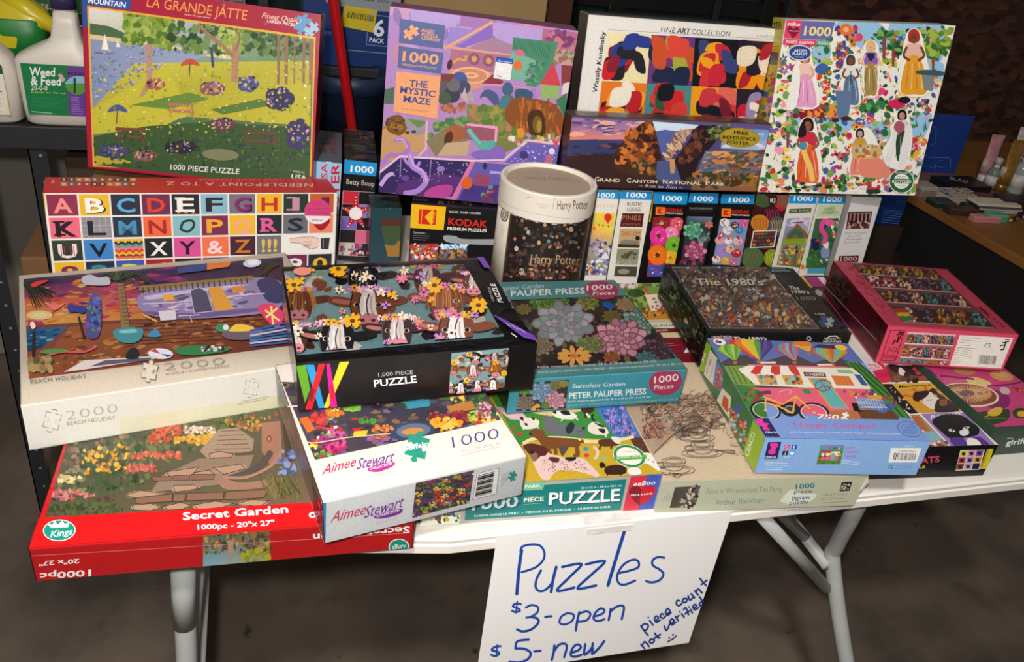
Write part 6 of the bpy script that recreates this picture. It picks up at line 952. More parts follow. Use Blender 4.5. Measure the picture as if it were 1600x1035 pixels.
# poet's garden box
B = Box('puzzle_box', 'bright puzzle box with women in a flower garden, tallest at the back right', P['PG'], '#e4dfd2', rough=.38)
a = B.art('F', Z4); a.fill('#f0ece2')
SKY = '#98c6e8'
for p in ((440, 110, 640, 105, 700, 200, 640, 260, 560, 230, 500, 180), (700, 110, 860, 118, 820, 180, 760, 210, 720, 260), (850, 130, 960, 120, 950, 280, 860, 330, 820, 300), (210, 560, 290, 540, 300, 600, 250, 640, 200, 650), (370, 560, 540, 570, 480, 640, 400, 640), (560, 580, 730, 590, 690, 660, 600, 650), (690, 660, 760, 640, 700, 800, 660, 780), (800, 560, 900, 540, 860, 660, 800, 700), (900, 300, 960, 310, 930, 420, 880, 400), (340, 220, 420, 230, 400, 300, 340, 300)): a.blob(SKY, *p)
FP = ['#e0486e', '#f2a0b0', '#d9342f', '#f0b03a', '#e87a4a', '#8a5fb0', '#3f63a8', '#c82a6a', '#f6d060']
a.scatter(900, (180, 210, 980, 120, 830, 910, 80, 910), (6, 22), FP+LEAF+LEAF, 1, (.35, 1))
R = random.Random(3)
for i in range(110):
    v = R.random(); x = 100+R.random()*800+(1-v)*90; y = 200+v*700; t = R.uniform(-2.2, -.9); L = R.uniform(20, 50); a.line(R.choice(LEAF+['#c8c83a']), R.uniform(4, 8), x, y, x+L*math.cos(t), y+L*math.sin(t), w2=2)
for i in range(70):
    v = R.random(); flower(a, 110+R.random()*780+(1-v)*80, 200+v*690, R.uniform(10, 24), R.choice(FP), R.choice(['#f6e8c8', '#2a2a2a', '#f0b03a']), R, 6)
a.scatter(60, (440, 130, 540, 120, 520, 320, 450, 320), (8, 15), ['#3f4f94', '#c83a4a', '#e8742c', '#5a3f6a'], 6, (.7, 1)); a.ell('#e8742c', 490, 140, 30, 28); a.ell('#f0b08a', 490, 140, 14, 13)
def palm(x, y, h, w_, sd):
    a.poly('#8a4a34', x-w_, y, x+w_, y, x+w_*.6, y+h, x-w_*.9, y+h); R = random.Random(sd)
    for i in range(14): t = R.uniform(PI*.95, 2.05*PI); L = R.uniform(.3, .5)*h; a.ell(R.choice(['#2f6a3a', '#4a8a4a', '#23502f', '#7aa85a']), x+L*.6*math.cos(t), y+L*.6*math.sin(t)+8, L*.5, 9, t, 8)
palm(672, 170, 110, 9, 1); palm(715, 225, 90, 7, 2); palm(215, 620, 80, 8, 3); palm(905, 240, 90, 7, 5); a.scatter(60, (860, 150, 990, 130, 980, 270, 850, 260), (10, 22), ['#5f8a34', '#88a83c', '#3a6a2c', '#a8b84a'], 7); palm(600, 850, 50, 6, 8)
a.scatter(40, (250, 500, 440, 500, 440, 560, 250, 560), (12, 24), ['#8a1f2c', '#b83444', '#3a7a4a', '#e8963a'], 9); a.scatter(30, (560, 480, 700, 470, 700, 520, 560, 530), (10, 24), ['#2f7a4a', '#5fa85a', '#23542f'], 10)
def woman(x, y, s, hair, skin, top, skirt, w_=1., arm=None, robe=None):
    a.blob('#f4f0e8', x-.8*s*w_, y+3.1*s, x-.62*s, y+.3*s, x-.3*s, y-.6*s, x+.3*s, y-.6*s, x+.62*s, y+.3*s, x+.85*s*w_, y+3.2*s)
    a.blob(hair, x-.36*s, y-.1*s, x-.3*s, y-.5*s, x, y-.68*s, x+.3*s, y-.5*s, x+.36*s, y-.05*s, x+.2*s, y+.15*s, x-.25*s, y+.15*s); a.blob(skin, x-.2*s, y-.3*s, x, y-.45*s, x+.2*s, y-.3*s, x+.18*s, y+.0*s, x, y+.16*s, x-.18*s, y)
    a.poly(skin, x-.08*s, y, x+.1*s, y, x+.12*s, y+.3*s, x-.1*s, y+.3*s); a.blob(top, x-.45*s, y+.3*s, x, y+.2*s, x+.45*s, y+.3*s, x+.42*s, y+1.2*s, x-.4*s, y+1.2*s); a.blob(skirt, x-.4*s, y+1.15*s, x+.4*s, y+1.15*s, x+.7*s*w_, y+3.1*s, x, y+3.3*s, x-.7*s*w_, y+3.1*s)
    for k in range(4): a.curve('#ffffff' if k % 2 else '#3a2a2a', 1.6, x-.3*s+k*.2*s, y+1.4*s, x-.4*s+k*.28*s, y+2.3*s, x-.5*s+k*.34*s, y+3*s)
    for sg, am in ((-1, skin), (1, skin)): a.curve(am, .16*s, x+sg*.42*s, y+.4*s, x+sg*.62*s, y+.95*s, x+sg*.25*s, y+1.25*s)
    a.ell('#3a2420', x-.07*s, y-.18*s, .03*s); a.ell('#3a2420', x+.09*s, y-.18*s, .03*s); a.curve('#a8343c', .04*s, x-.06*s, y+.02*s, x, y+.05*s, x+.07*s, y+.02*s)
woman(812, 190, 78, '#b8342c', '#7a4528', '#e8b8a8', '#e8a02c', 1.15); woman(608, 235, 66, '#d8c07a', '#e8b89a', '#8a5fc0', '#a88a4a', .6); a.blob('#2a2a2e', 590, 255, 625, 255, 615, 285, 600, 285)
woman(295, 290, 66, '#a8643c', '#e0a88a', '#f0c8b8', '#e8a0c8', 1.2); a.blob('#f2efe8', 240, 320, 265, 300, 270, 400, 250, 510, 205, 515, 225, 420); a.blob('#3f63a8', 345, 320, 375, 300, 405, 315, 385, 350, 350, 345)
a.blob('#2a1f24', 492, 275, 530, 268, 535, 300, 495, 300); woman(512, 300, 60, '#3a3f4a', '#7a4a34', '#e2e4e0', '#5f7a9c', .9); a.poly('#5f7a9c', 440, 430, 520, 430, 500, 560, 450, 560); a.curve('#3a2420', 4, 512, 335, 512, 400); a.ell('#4a2420', 490, 562, 26, 10); a.ell('#4a2420', 440, 570, 18, 9)
woman(308, 610, 78, '#231a1e', '#9a5a3c', '#c8304a', '#e8602c', .95); a.blob('#231a1e', 270, 600, 290, 575, 300, 640, 262, 650); a.curve('#f0c86a', 26, 300, 680, 290, 720, 320, 800, 330, 860); a.blob('#4a94a8', 268, 680, 300, 676, 298, 708, 270, 706)
a.blob('#f4f0e8', 700, 600, 750, 570, 800, 600, 800, 700, 770, 800, 690, 790, 660, 720, 700, 650); woman(755, 560, 62, '#1f1a20', '#c89070', '#d8d4d8', '#2a4a34', .6); a.blob('#e9e6e6', 780, 590, 800, 620, 770, 790, 735, 800, 755, 680); a.blob('#e9e6e6', 715, 610, 735, 590, 720, 700, 690, 790, 665, 770, 700, 690); a.ell('#a85a6a', 742, 602, 26, 28)
a.blob('#f4f0e8', 520, 700, 545, 620, 600, 610, 640, 680, 660, 780, 560, 840); woman(555, 645, 56, '#2a2630', '#c0a488', '#c8a03a', '#e88a74', 1.2); a.blob('#e88a74', 560, 750, 650, 750, 695, 835, 560, 835); a.blob('#d8b06a', 525, 690, 640, 690, 650, 745, 530, 750); a.scatter(20, (530, 690, 640, 690, 645, 745, 535, 745), (7, 14), ['#5a8a8a', '#c86a3a', '#e8d0a0'], 11); a.curve('#e8b89a', 12, 640, 700, 655, 670, 645, 640)
a.ell('#3a5a5a', 890, 345, 74, 14, .05); a.poly('#7a8a8a', 850, 355, 910, 358, 900, 430, 860, 425); a.ell('#d8205c', 728, 492, 40, 22); a.ell('#1f1a1e', 765, 475, 30, 16); a.scatter(40, (100, 850, 700, 860, 690, 915, 80, 905), (10, 26), ['#2f6a3a', '#e88a5a', '#f0e0c8', '#c83a4a', '#23402c'], 12, (.3, .6), (-.2, .2))
a.poly('#c9b83a', 150, 80, 196, 90, 182, 215, 140, 215); a.poly('#6c6cae', 279, 97, 436, 104, 416, 188, 268, 183); a.text('1000', 287, 166, 415, 172, 44, '#f0e08a', .045, .1); a.poly('#e2466e', 200, 94, 280, 97, 268, 184, 190, 178); a.blob('#8a1f34', 240, 135, 222, 123, 208, 140, 225, 165, 238, 180, 258, 160, 268, 140, 255, 124); a.text('eeBoo', 208, 120, 268, 124, 20, '#ffffff', .01, .3); a.text('PIECE & LOVE', 218, 148, 262, 150, 5, '#ffffff', 0)
a.poly('#e2466e', 190, 184, 352, 190, 346, 214, 186, 208); a.text("POET'S GARDEN", 204, 204, 336, 209, 13, '#fbe8e8', .03); a.poly('#4fa88a', 353, 190, 414, 193, 408, 216, 347, 214); a.text('PUZZLE', 358, 209, 404, 211, 13, '#e8f4e8', .03)
a.ell('#f4f0e6', 270, 250, 56, 37, .05, 24); a.ell('#2a4a94', 270, 250, 52, 33, .05, 24); a.text("ARTIST'S", 242, 245, 302, 248, 13, '#f4f4f8', .03, .1); a.text('PLAYLIST', 234, 260, 306, 264, 13, '#f4f4f8', .03, .1); a.text('INCLUDED', 246, 272, 288, 274, 5, '#f4f4f8', 0)
a.ell('#f4f2ea', 752, 860, 60, 58, 0, 30); a.ell('#2a6444', 752, 860, 56, 54, 0, 30); a.ell('#f4f2ea', 752, 860, 38, 36, 0, 24); a.poly('#2a6444', 700, 848, 806, 850, 804, 872, 698, 870); a.text('RECYCLED', 708, 867, 798, 868, 13, '#f4f2ea', .035); a.lines(2, 730, 838, 775, 839, (0, 7), '#5a7a6a', 2, 1, .1); a.lines(2, 730, 880, 775, 881, (0, 8), '#5a7a6a', 2, 1, .1); a.text('RECYCLABLE', 722, 822, 784, 824, 8, '#dfe8dc', .01); a.build(B.lid, m=PAINT)
a = B.art('L', Z4); a.fill('#c6b634'); a.text('1000', 148, 148, 190, 140, 44, '#3a3418', .02); a.text('PUZZLE', 136, 215, 182, 212, 26, '#e8e0b0', .02); a.poly('#5a5a5c', 126, 245, 172, 250, 166, 310, 120, 305); a.scatter(60, (110, 330, 160, 330, 90, 880, 60, 880), (7, 18), FP+LEAF+['#f4f0e6'], 4); a.build(B.lid)

# ------------------------------------------------------------------ row of box ends under the standing boxes
SR = Matrix.Translation((.3587, .5041, .0105))@Matrix.Rotation(-.0245, 4, 'Z')
def end(x0, x1, name, label, lid, h=.188, film=True):
    p = SR@Vector((x0, 0, 0)); return Box('puzzle_box', label, (p.x, p.y, .0105, x1-x0-.0012, .14, h, -.0245, -.075, 0), lid, rough=.35, film=film, group='box ends in the row at the back right')
def band(a, p, t, h=28): a.poly('#1c92d0', *p); a.text('1000', *t, h, '#f4f6f6', .03, .12)
b_ = end(.0012, .0408, '', 'white box end with a yellow balloon picture beside the round tube', '#e8e4dc'); a = b_.art('F', N3); a.fill('#e6e2da'); band(a, (820, 225, 985, 235, 982, 308, 810, 300), (832, 296, 950, 298), 34); a.text('NIGHT & DAY', 775, 362, 955, 368, 24, '#e0b44a', -.008)
q = (800, 398, 952, 402, 912, 820, 745, 820); a.grad(['#f0d83a', '#f4d01c', '#8a9ac0', '#6a5a8a'], *q); a.grad(['#f8c83a', '#f0e050', '#e8b060', '#e0a080'], 795, 480, 940, 490, 930, 570, 785, 570); a.ell('#d8342c', 905, 430, 26, 26); a.poly('#d8342c', 890, 450, 918, 450, 905, 475); a.ell('#e88a3a', 812, 505, 14, 14)
for x, y in ((845, 480), (872, 485), (908, 492)): a.ell('#a8882c', x, y, 7, 8)
a.scatter(60, (780, 580, 925, 580, 905, 700, 760, 700), (7, 18), ['#7a6aa0', '#c8b8d0', '#a89ac0', '#e8e0e8', '#5a4a7a'], 2); a.scatter(60, (760, 710, 915, 710, 905, 815, 748, 815), (6, 15), ['#2c4a94', '#e0a83a', '#f0ece8', '#6a8ac0', '#c83a4a'], 3); a.poly('#e8e8f0', 890, 660, 915, 710, 850, 710); a.build(b_.lid, m=PAINT)
b_ = end(.0415, .0985, '', 'white rustic lodge box end with brown wooden signs', '#e8e4dc'); a = b_.art('F', N3); a.fill('#e4e0d8'); band(a, (985, 236, 1208, 246, 1200, 312, 980, 306), (1028, 294, 1162, 298), 36); a.text('RUSTIC', 1034, 352, 1135, 354, 26, '#2c2a2a', .005); a.text('LODGE', 1034, 388, 1124, 388, 26, '#2c2a2a', .005)
a.poly('#5c1f1c', 1002, 402, 1148, 404, 1136, 496, 985, 492); a.text('PINES', 998, 446, 1126, 450, 32, '#b8846a', -.002); a.text('camp', 1000, 482, 1120, 482, 18, '#9a6a54', .01, .3); a.poly('#c8a878', 985, 505, 1136, 510, 1116, 636, 972, 632); a.text('DECOY', 1000, 552, 1124, 556, 30, '#d8703a', -.004); a.text('DECOY', 1000, 552, 1124, 556, 30, '#7a4a2c', -.014); a.poly('#4a3424', 975, 610, 1120, 614, 1116, 636, 970, 632)
a.blob('#8a8478', 985, 600, 1020, 580, 1080, 585, 1110, 590, 1100, 612, 1010, 612); a.ell('#1f2a24', 1105, 570, 16, 16); a.poly('#8a7a2c', 1118, 566, 1132, 574, 1118, 578); a.poly('#8a9474', 968, 640, 1115, 644, 1104, 752, 955, 748); a.scatter(12, (1000, 660, 1100, 660, 1095, 700, 1000, 700), (9, 16), ['#7a3a2c', '#5a5a44'], 3); a.text('& CABINS', 962, 745, 1098, 748, 30, '#eae4d4', .01); a.text('& CABINS', 960, 744, 1096, 747, 30, '#2a2a26', -.012); a.poly('#4f483c', 955, 758, 1104, 762, 1095, 830, 945, 826); a.ell('#9a9484', 1010, 795, 40, 18); a.build(b_.lid, m=PAINT)
def kodak(a, x, y, s):
    a.poly('#f08c1c', x, y, x+62*s, y+2*s, x+58*s, y+55*s, x-3*s, y+53*s); a.poly('#d8281c', x+12*s, y+10*s, x+54*s, y+12*s, x+50*s, y+47*s, x+10*s, y+45*s); a.poly('#f08c1c', x+30*s, y+28*s, x+54*s, y+10*s, x+52*s, y+48*s)
    a.text('KODAK', x+66*s, y+32*s, x+182*s, y+36*s, 24*s, '#e0281c', .05); a.text('PREMIUM PUZZLES', x+66*s, y+46*s, x+180*s, y+50*s, 9*s, '#f0ece8', .02)
b_ = end(.099, .1625, '', 'black box end with a picture of pink and orange donuts', '#151416'); a = b_.art('F', N3); a.fill('#141314'); a.poly('#e8b41c', 1206, 250, 1218, 252, 1190, 460, 1176, 460); band(a, (1216, 254, 1446, 262, 1436, 345, 1212, 338), (1266, 318, 1402, 322), 36); kodak(a, 1228, 360, 1)
a.poly('#a83a6a', 1212, 432, 1405, 436, 1355, 830, 1165, 830)
def donut(x, y, rx, ry, c, hole, sp): a.ell(c, x, y, rx, ry, n=18); a.scatter(12, (x-rx*.6, y-ry*.6, x+rx*.6, y-ry*.6, x+rx*.6, y+ry*.6, x-rx*.6, y+ry*.6), (3, 6), sp, int(x)); a.ell(hole, x, y, rx*.24, ry*.24)
for d_ in ((1265, 470, 62, 48, '#8a2a2c', '#c8b48a', ['#d84a4a']), (1370, 475, 48, 46, '#e05a6a', '#c8505a', ['#f0d8d8']), (1330, 535, 48, 44, '#f08ab8', '#c87aa0', ['#f8d0e0']), (1245, 555, 58, 66, '#e8389a', '#6a3a2c', ['#f0c8e0', '#f8e8f0']), (1350, 620, 60, 64, '#7ab82c', '#3f6a1c', ['#a8d85a']), (1325, 700, 50, 50, '#e8b42c', '#b8862c', ['#f0d87a']), (1238, 685, 66, 68, '#ee7a1c', '#6a3414', ['#f8e0a0', '#f0a85a']), (1230, 790, 62, 40, '#3f5ab0', '#c83a7a', ['#e8389a', '#f0f0f0']), (1315, 780, 50, 40, '#2c4a8a', '#d84a8a', ['#e8a03a'])): donut(*d_)
a.build(b_.lid, m=PAINT)
b_ = end(.163, .221, '', 'black box end with a picture of green and pink succulents', '#151416'); a = b_.art('F', N4); a.fill('#141314'); band(a, (158, 128, 368, 138, 362, 214, 150, 206), (192, 196, 328, 198), 36); a.text('PHOTOGRAPHIC', 168, 254, 328, 256, 14, '#a8a4a0', 0); a.text('COLLECTION', 168, 272, 320, 274, 12, '#3a383a', 0)
a.poly('#3a3a3c', 150, 302, 328, 306, 262, 640, 102, 640); a.grad(['#5a6a8a', '#7a8a9c', '#3a4a4c', '#3a3a44'], 150, 302, 328, 306, 315, 360, 140, 360); succ(a, 190, 400, 70, ['#4f9a74', '#7ac09a', '#8ac8a8'], 7, 4, .9, '#2c5a4a'); succ(a, 205, 545, 78, ['#c86a94', '#e09ab4', '#b0507a'], 7, 4, .9, '#7a2a54'); succ(a, 300, 360, 30, ['#d86a5a', '#e08a74'], 6, 3, .8); a.scatter(30, (230, 420, 300, 420, 290, 480, 230, 480), (8, 18), ['#4a5a5c', '#6a8a74', '#8a9aa4'], 4); a.scatter(30, (110, 600, 260, 600, 255, 638, 105, 638), (8, 16), ['#7a2a4a', '#3a2430', '#a84a6a'], 5); a.build(b_.lid, m=PAINT)
b_ = end(.2215, .2873, '', 'black box end with a picture of cupcakes and ice cream', '#151416'); a = b_.art('F', N4); a.fill('#141314'); band(a, (384, 150, 618, 152, 612, 218, 382, 214), (436, 204, 580, 206), 36); kodak(a, 390, 248, 1.06)
a.poly('#8a9ac0', 378, 322, 580, 326, 515, 645, 325, 635)
for x, y, r, c in ((410, 345, 34, '#e8e8ec'), (480, 365, 30, '#6a2c24'), (540, 350, 32, '#e8509a'), (430, 400, 36, '#e0e4ec'), (510, 400, 30, '#2a8ac0'), (375, 470, 34, '#e8a0b8'), (435, 475, 28, '#f0e8ec'), (500, 475, 34, '#e8b8c8'), (395, 545, 36, '#b88ad8'), (445, 530, 30, '#f0c8a0'), (490, 560, 36, '#c82c4a'), (350, 600, 30, '#e8e0e4'), (415, 610, 34, '#e8a84a'), (470, 620, 30, '#d86a8a'), (390, 430, 20, '#c83a4a')): a.ell(c, x, y, r, r*.85, n=14); a.scatter(6, (x-r*.5, y-r*.5, x+r*.5, y-r*.5, x+r*.5, y+r*.4, x-r*.5, y+r*.4), (4, 8), ['#f0d84a', '#3fa0c8', '#d83a4a', '#f4f0f0'], x)
for x, y in ((375, 452), (435, 455), (500, 450), (345, 585)): a.ell('#c81f34', x, y, 10, 10)
for p in ((385, 335, 420, 380), (460, 400, 440, 460), (520, 500, 470, 540)): a.line('#e08a2c', 9, *p)
a.build(b_.lid, m=PAINT)
b_ = end(.2878, .3502, '', 'box end covered in red and green chocolates with a framed inset', '#7a3a2c'); a = b_.art('F', N4); a.fill('#3a1a18')
for x, y, rx, ry, c, l in ((670, 195, 60, 44, '#2f6a3c', '#7a2c2c'), (810, 190, 50, 80, '#b82c34', '#3f7a4a'), (740, 290, 62, 56, '#4a1a24', '#a83a5a'), (655, 350, 66, 60, '#c88a2c', '#c8442c'), (770, 370, 60, 70, '#4a5a6a', '#c8a03a'), (600, 590, 80, 76, '#3f7a4a', '#b0543c'), (735, 590, 56, 62, '#8a9a2c', '#c8c03a'), (680, 470, 90, 60, '#6a3a2c', '#8a2c3a')):
    a.ell(c, x, y, rx, ry, .3, 16)
    for k in range(5): a.curve(l, 6, x-rx*.7+k*rx*.3, y-ry*.6, x-rx*.5+k*rx*.3, y, x-rx*.7+k*rx*.3, y+ry*.6)
a.poly('#1a1416', 715, 165, 775, 165, 768, 215, 715, 215); a.text('KI', 724, 206, 758, 207, 32, '#f4f2ee', .04); a.poly('#ece6dc', 606, 402, 774, 396, 752, 516, 584, 522); a.poly('#4a2a24', 613, 409, 764, 403, 745, 509, 592, 515)
R = random.Random(2)
for r in range(4):
    for c in range(6): x, y = 626+c*24-r*5, 424+r*25-c; a.ell(R.choice(['#c8642c', '#8a3a2c', '#5a7a3c', '#d8a03a', '#4a5a8a', '#7a2c4a']), x, y, 11, 10, n=10); a.ell('#3a2420', x, y, 4, 4, n=7)
a.build(b_.lid, m=PAINT)
b_ = end(.3507, .4082, '', 'white box end with a dark green plaque over a cottage gable picture', '#e2dfd8'); a = b_.art('F', N4); a.fill('#e0ddd6'); a.line('#4a8ac0', 5, 848, 150, 800, 400); band(a, (850, 150, 1052, 152, 1042, 216, 844, 212), (888, 194, 1022, 196), 34); a.poly('#1f4a3c', 860, 252, 1012, 246, 1008, 276, 854, 282); a.text('SEEK & FIND', 868, 274, 1000, 268, 16, '#c8b870', .02)
a.grad(['#8aa0c8', '#b8b8d0', '#5a6a44', '#8a6a34'], 844, 316, 1005, 312, 935, 660, 770, 640); a.scatter(20, (850, 320, 1000, 318, 990, 360, 840, 365), (12, 24), ['#c8b0d0', '#e0d0dc'], 3, (.3, .6)); a.poly('#8a6434', 915, 352, 1000, 440, 960, 470, 830, 470, 838, 430); a.blob('#3a6a5c', 850, 440, 905, 390, 960, 430, 930, 460, 900, 425, 870, 455); a.poly('#8aa82c', 820, 462, 975, 455, 968, 495, 810, 500)
for i in range(9): a.poly(['#c8a03a', '#4a8a8a', '#a8502c', '#7a9a3c'][i % 4], 800+i*18, 505, 812+i*18, 505, 790+i*18, 640, 778+i*18, 640)
a.scatter(50, (800, 510, 960, 510, 930, 640, 775, 640), (6, 12), ['#e8c84a', '#5a3a24', '#3a7a7a', '#c8642c', '#d8d0b0'], 4); a.poly('#3a2a2c', 878, 344, 950, 340, 950, 347, 878, 350); a.build(b_.lid, m=PAINT)
b_ = end(.409, .4635, '', 'white box end with a pink flamingo among green leaves', '#e2dfd8'); a = b_.art('F', N4); a.fill('#dcdcd0'); band(a, (1058, 150, 1256, 152, 1246, 218, 1050, 214), (1092, 200, 1222, 202), 34); a.poly('#c8d0b0', 1060, 222, 1240, 222, 1225, 305, 1045, 305); a.scatter(14, (1110, 235, 1180, 235, 1170, 270, 1100, 270), (8, 18), ['#a8bc8a', '#8aa06a'], 2); a.text('Audubon', 1080, 290, 1195, 284, 24, '#4a4a44', -.006, .35)
a.poly('#3f6a44', 1040, 318, 1202, 315, 1135, 690, 970, 660); a.scatter(60, (1040, 318, 1200, 316, 1150, 640, 985, 640), (9, 22), ['#2f5a3a', '#4a8a4a', '#2a3a6a', '#e8e4e0', '#6aa84a'], 3, (.3, .6)); a.curve('#e8509a', 32, 1150, 350, 1100, 335, 1080, 390, 1110, 440, 1095, 500); a.ell('#e8609c', 1140, 348, 34, 24); a.poly('#f4e8e4', 1150, 360, 1168, 372, 1145, 400); a.poly('#1a181a', 1158, 385, 1152, 410, 1140, 400); a.blob('#1f2a5a', 1010, 470, 1050, 460, 1070, 520, 1030, 540); a.ell('#d83a2c', 1052, 470, 14, 8); a.poly('#e8782c', 1150, 420, 1205, 410, 1165, 440); a.blob('#8a9ac8', 1080, 530, 1130, 510, 1135, 580, 1085, 590); a.blob('#f0ece8', 1090, 500, 1130, 490, 1120, 530)
for i in range(8): a.curve('#3f7a34', 9, 975, 600+i*9, 1030+i*6, 560+i*10, 1075+i*4, 620+i*8, w2=2)
a.poly('#4fa0b8', 985, 660, 1135, 660, 1130, 700, 980, 700); a.poly('#e07a34', 900, 630, 960, 640, 965, 670, 900, 665); a.build(b_.lid, m=PAINT)
b_ = end(.4755, .5370, '', 'x', '#dedcd8'); b_.t['label'] = 'plain white box end with one small brown photo, rightmost of the row'
a = b_.art('F', N4); a.fill('#dad8d6'); a.poly('#5a2c30', 1268, 272, 1435, 268, 1412, 386, 1250, 392); a.poly('#a88a84', 1282, 282, 1426, 278, 1416, 330, 1275, 334)
for i in range(5): a.poly('#3a1c20', 1290+i*27, 285, 1308+i*27, 285, 1300+i*27, 345, 1284+i*27, 345)
a.scatter(24, (1270, 340, 1415, 336, 1408, 380, 1262, 384), (6, 12), ['#2a1618', '#8a5a54', '#c8a8a0'], 3)
for i, (s_, x0, x1) in enumerate((('Rustic du Canard', 1245, 1392), ('Name in Canada', 1262, 1352), ('Jeux de Canada', 1245, 1360), ('By John L. Dean', 1240, 1350))): a.text(s_, x0, 425+i*22, x1, 420+i*22, 14, '#7a3a48' if i == 0 else '#2a2628', -.006, .35)
a.text('Ages 12+', 1390, 192, 1455, 188, 9, '#5a6a9a', 0); a.poly('#5a1f2c', 1205, 578, 1342, 574, 1335, 620, 1195, 620); a.text('1000', 1212, 614, 1328, 610, 30, '#c8b0a8', .02, .1); a.build(b_.lid)

# ------------------------------------------------------------------ round tube box
CX, CY, CZ, CR, CHh = .252, .454, .0495, .0695, .190
tb = thing('round_puzzle_tube', 'round cream cardboard puzzle tube with a dark crowd picture, at the centre', 'puzzle tube', (CX, CY, CZ))
CRM = mat('cream_card', '#e6ddd0', .5, noise=(40, .12, '#c9b9a4'), bump=(200, .1, .0005)); TAN = mat('tan_card', '#9a7a52', .6)
obj('tube_body', lathe_bm([(CR, .009), (CR, CHh-.02)], 64), CRM, tb, True)
obj('bottom_rim', lathe_bm([(CR+.0008, 0), (CR+.001, .009), (CR-.002, .0095)], 64), TAN, tb, True)
lid_ = obj('tube_lid', lathe_bm([(CR+.0012, .149), (CR+.0022, .150), (CR+.0022, CHh-.002), (CR+.001, CHh), (CR-.0035, CHh), (CR-.005, CHh-.004), (CR-.006, CHh-.006)], 64), CRM, tb)
obj('lid_panel', lathe_bm([(CR-.0065, CHh-.0065), (CR-.0068, CHh-.0052)], 48), mat('lid_tan', '#a89684', .55, noise=(60, .2, '#94826e')), tb)
class CylArt(Art):
    def __init__(s, r, h, zoom, off=.0005):
        s.zoom = zoom; s.off = off; s.v = []; s.f = []; s.c = []; s.n = 0; s.r = r; s.h = h; s.w = 2*PI*r; s.t0 = math.atan2(EYE[1]-CY, EYE[0]-CX)-PI
    def uv(s, pts):
        p = np.atleast_2d(np.array(pts, float)); zx, zy, k = s.zoom; x = zx+p[:, 0]/k; y = zy+p[:, 1]/k
        d = fw+np.outer(x-800, RT)/F-np.outer(y-517.5, UP)/F; o = EYE-np.array([CX, CY, CZ])
        A = d[:, 0]**2+d[:, 1]**2; Bq = 2*(d[:, 0]*o[0]+d[:, 1]*o[1]); Cq = o[0]**2+o[1]**2-s.r**2
        t = (-Bq-np.sqrt(np.maximum(Bq*Bq-4*A*Cq, 0)))/(2*A); q = o+d*t[:, None]
        th = np.arctan2(q[:, 1], q[:, 0])-s.t0; th = th % (2*PI)
        return np.stack([th*s.r, q[:, 2]], 1)
class Lift:
    """maps (u, v, lift) onto the tube's wall"""
s_pos = lambda s, u, v, z: np.array([(s.r+z)*math.cos(s.t0+u/s.r), (s.r+z)*math.sin(s.t0+u/s.r), v])
def _raw(s, uv, cols):
    P_, Cc = clip([tuple(p) for p in uv], cols, s.w, s.h)
    if len(P_) < 3: return
    z = s.off+s.n*s.DZ; s.n += 1; b = len(s.v)
    for p, c in zip(P_, Cc): s.v.append(s_pos(s, p[0], p[1], z)); s.c.append(c)
    s.f.append(tuple(range(b, b+len(P_))))
CylArt.raw = _raw
def _text(s, st, x0, y0, x1, y1, h, col='#ffffff', bold=0., slant=0., up=None, res=2, sp=1.):
    g, fs = glyphs(st, bold, res, sp); e1 = np.array([x1-x0, y1-y0], float); L = np.hypot(*e1); e2 = np.array([e1[1], -e1[0]])/L if up is None else np.array(up, float)/np.hypot(*up)
    uv = s.uv(np.array([x0, y0])+np.outer(g[:, 0], e1)+np.outer(g[:, 1]*h, e2)+np.outer(g[:, 1]*h*slant/L, e1)); z = s.off+s.n*s.DZ; s.n += 1; b = len(s.v); cc = np.array(lin(col))
    f0 = fs[0]; A = sum(uv[f0[i-1]][0]*uv[f0[i]][1]-uv[f0[i]][0]*uv[f0[i-1]][1] for i in range(len(f0)))
    for p in uv: s.v.append(s_pos(s, p[0], p[1], z)); s.c.append(cc)
    for f in fs: s.f.append(tuple(b+i for i in (f[::-1] if A < 0 else f)))
CylArt.text = _text
a = CylArt(CR, CHh, N3, .0004)
ua, ub = a.uv([(225, 600)])[0][0], a.uv([(790, 440)])[0][0]; ub = a.w*.5+a.r*1.45
for i in range(40):   # dark printed panel, as narrow upright strips round the wall
    u0, u1 = ua+(ub-ua)*i/40, ua+(ub-ua)*(i+1)/40; a.raw([(u0, .010), (u1, .010), (u1, .1475), (u0, .1475)], [np.array(lin(c)) for c in ('#1d1816', '#1d1816', '#2a221e', '#2a221e')])
a.raw([(ua-.0012, .010), (ua+.0004, .010), (ua+.0004, .1475), (ua-.0012, .1475)], [np.array(lin('#a08048'))]*4)
q = (300, 400, 780, 455, 690, 845, 215, 845)
a.scatter(330, q, (8, 20), ['#2c2420', '#453229', '#24201f', '#1c1a1e', '#4c382f', '#2c2c34', '#5a4438', '#30262c'], 1, (.5, 1)); a.scatter(26, (320, 440, 760, 480, 720, 640, 290, 640), (9, 13), ['#a8866e', '#8a6450', '#7a5e4e', '#4a5668'], 2, (.8, 1))
for i, (x, y, r, c) in enumerate(((330, 450, 15, '#8a6a58'), (395, 440, 14, '#b08a74'), (480, 480, 14, '#b8907a'), (370, 530, 17, '#b0a294'), (655, 510, 19, '#b88c74'), (440, 600, 16, '#c0a06a'), (505, 590, 14, '#5a8a9c'), (290, 640, 18, '#c0bcae'), (325, 795, 24, '#a8a48a'), (395, 815, 17, '#a87058'), (560, 560, 13, '#a07a64'), (470, 790, 13, '#9a5a4a'), (600, 790, 14, '#8a5040'), (280, 575, 13, '#b07a60'))): a.ell('#1f1a1a', x, y-3, r*1.35, r*1.6, n=12); a.ell(c, x, y, r*.8, r, n=12)
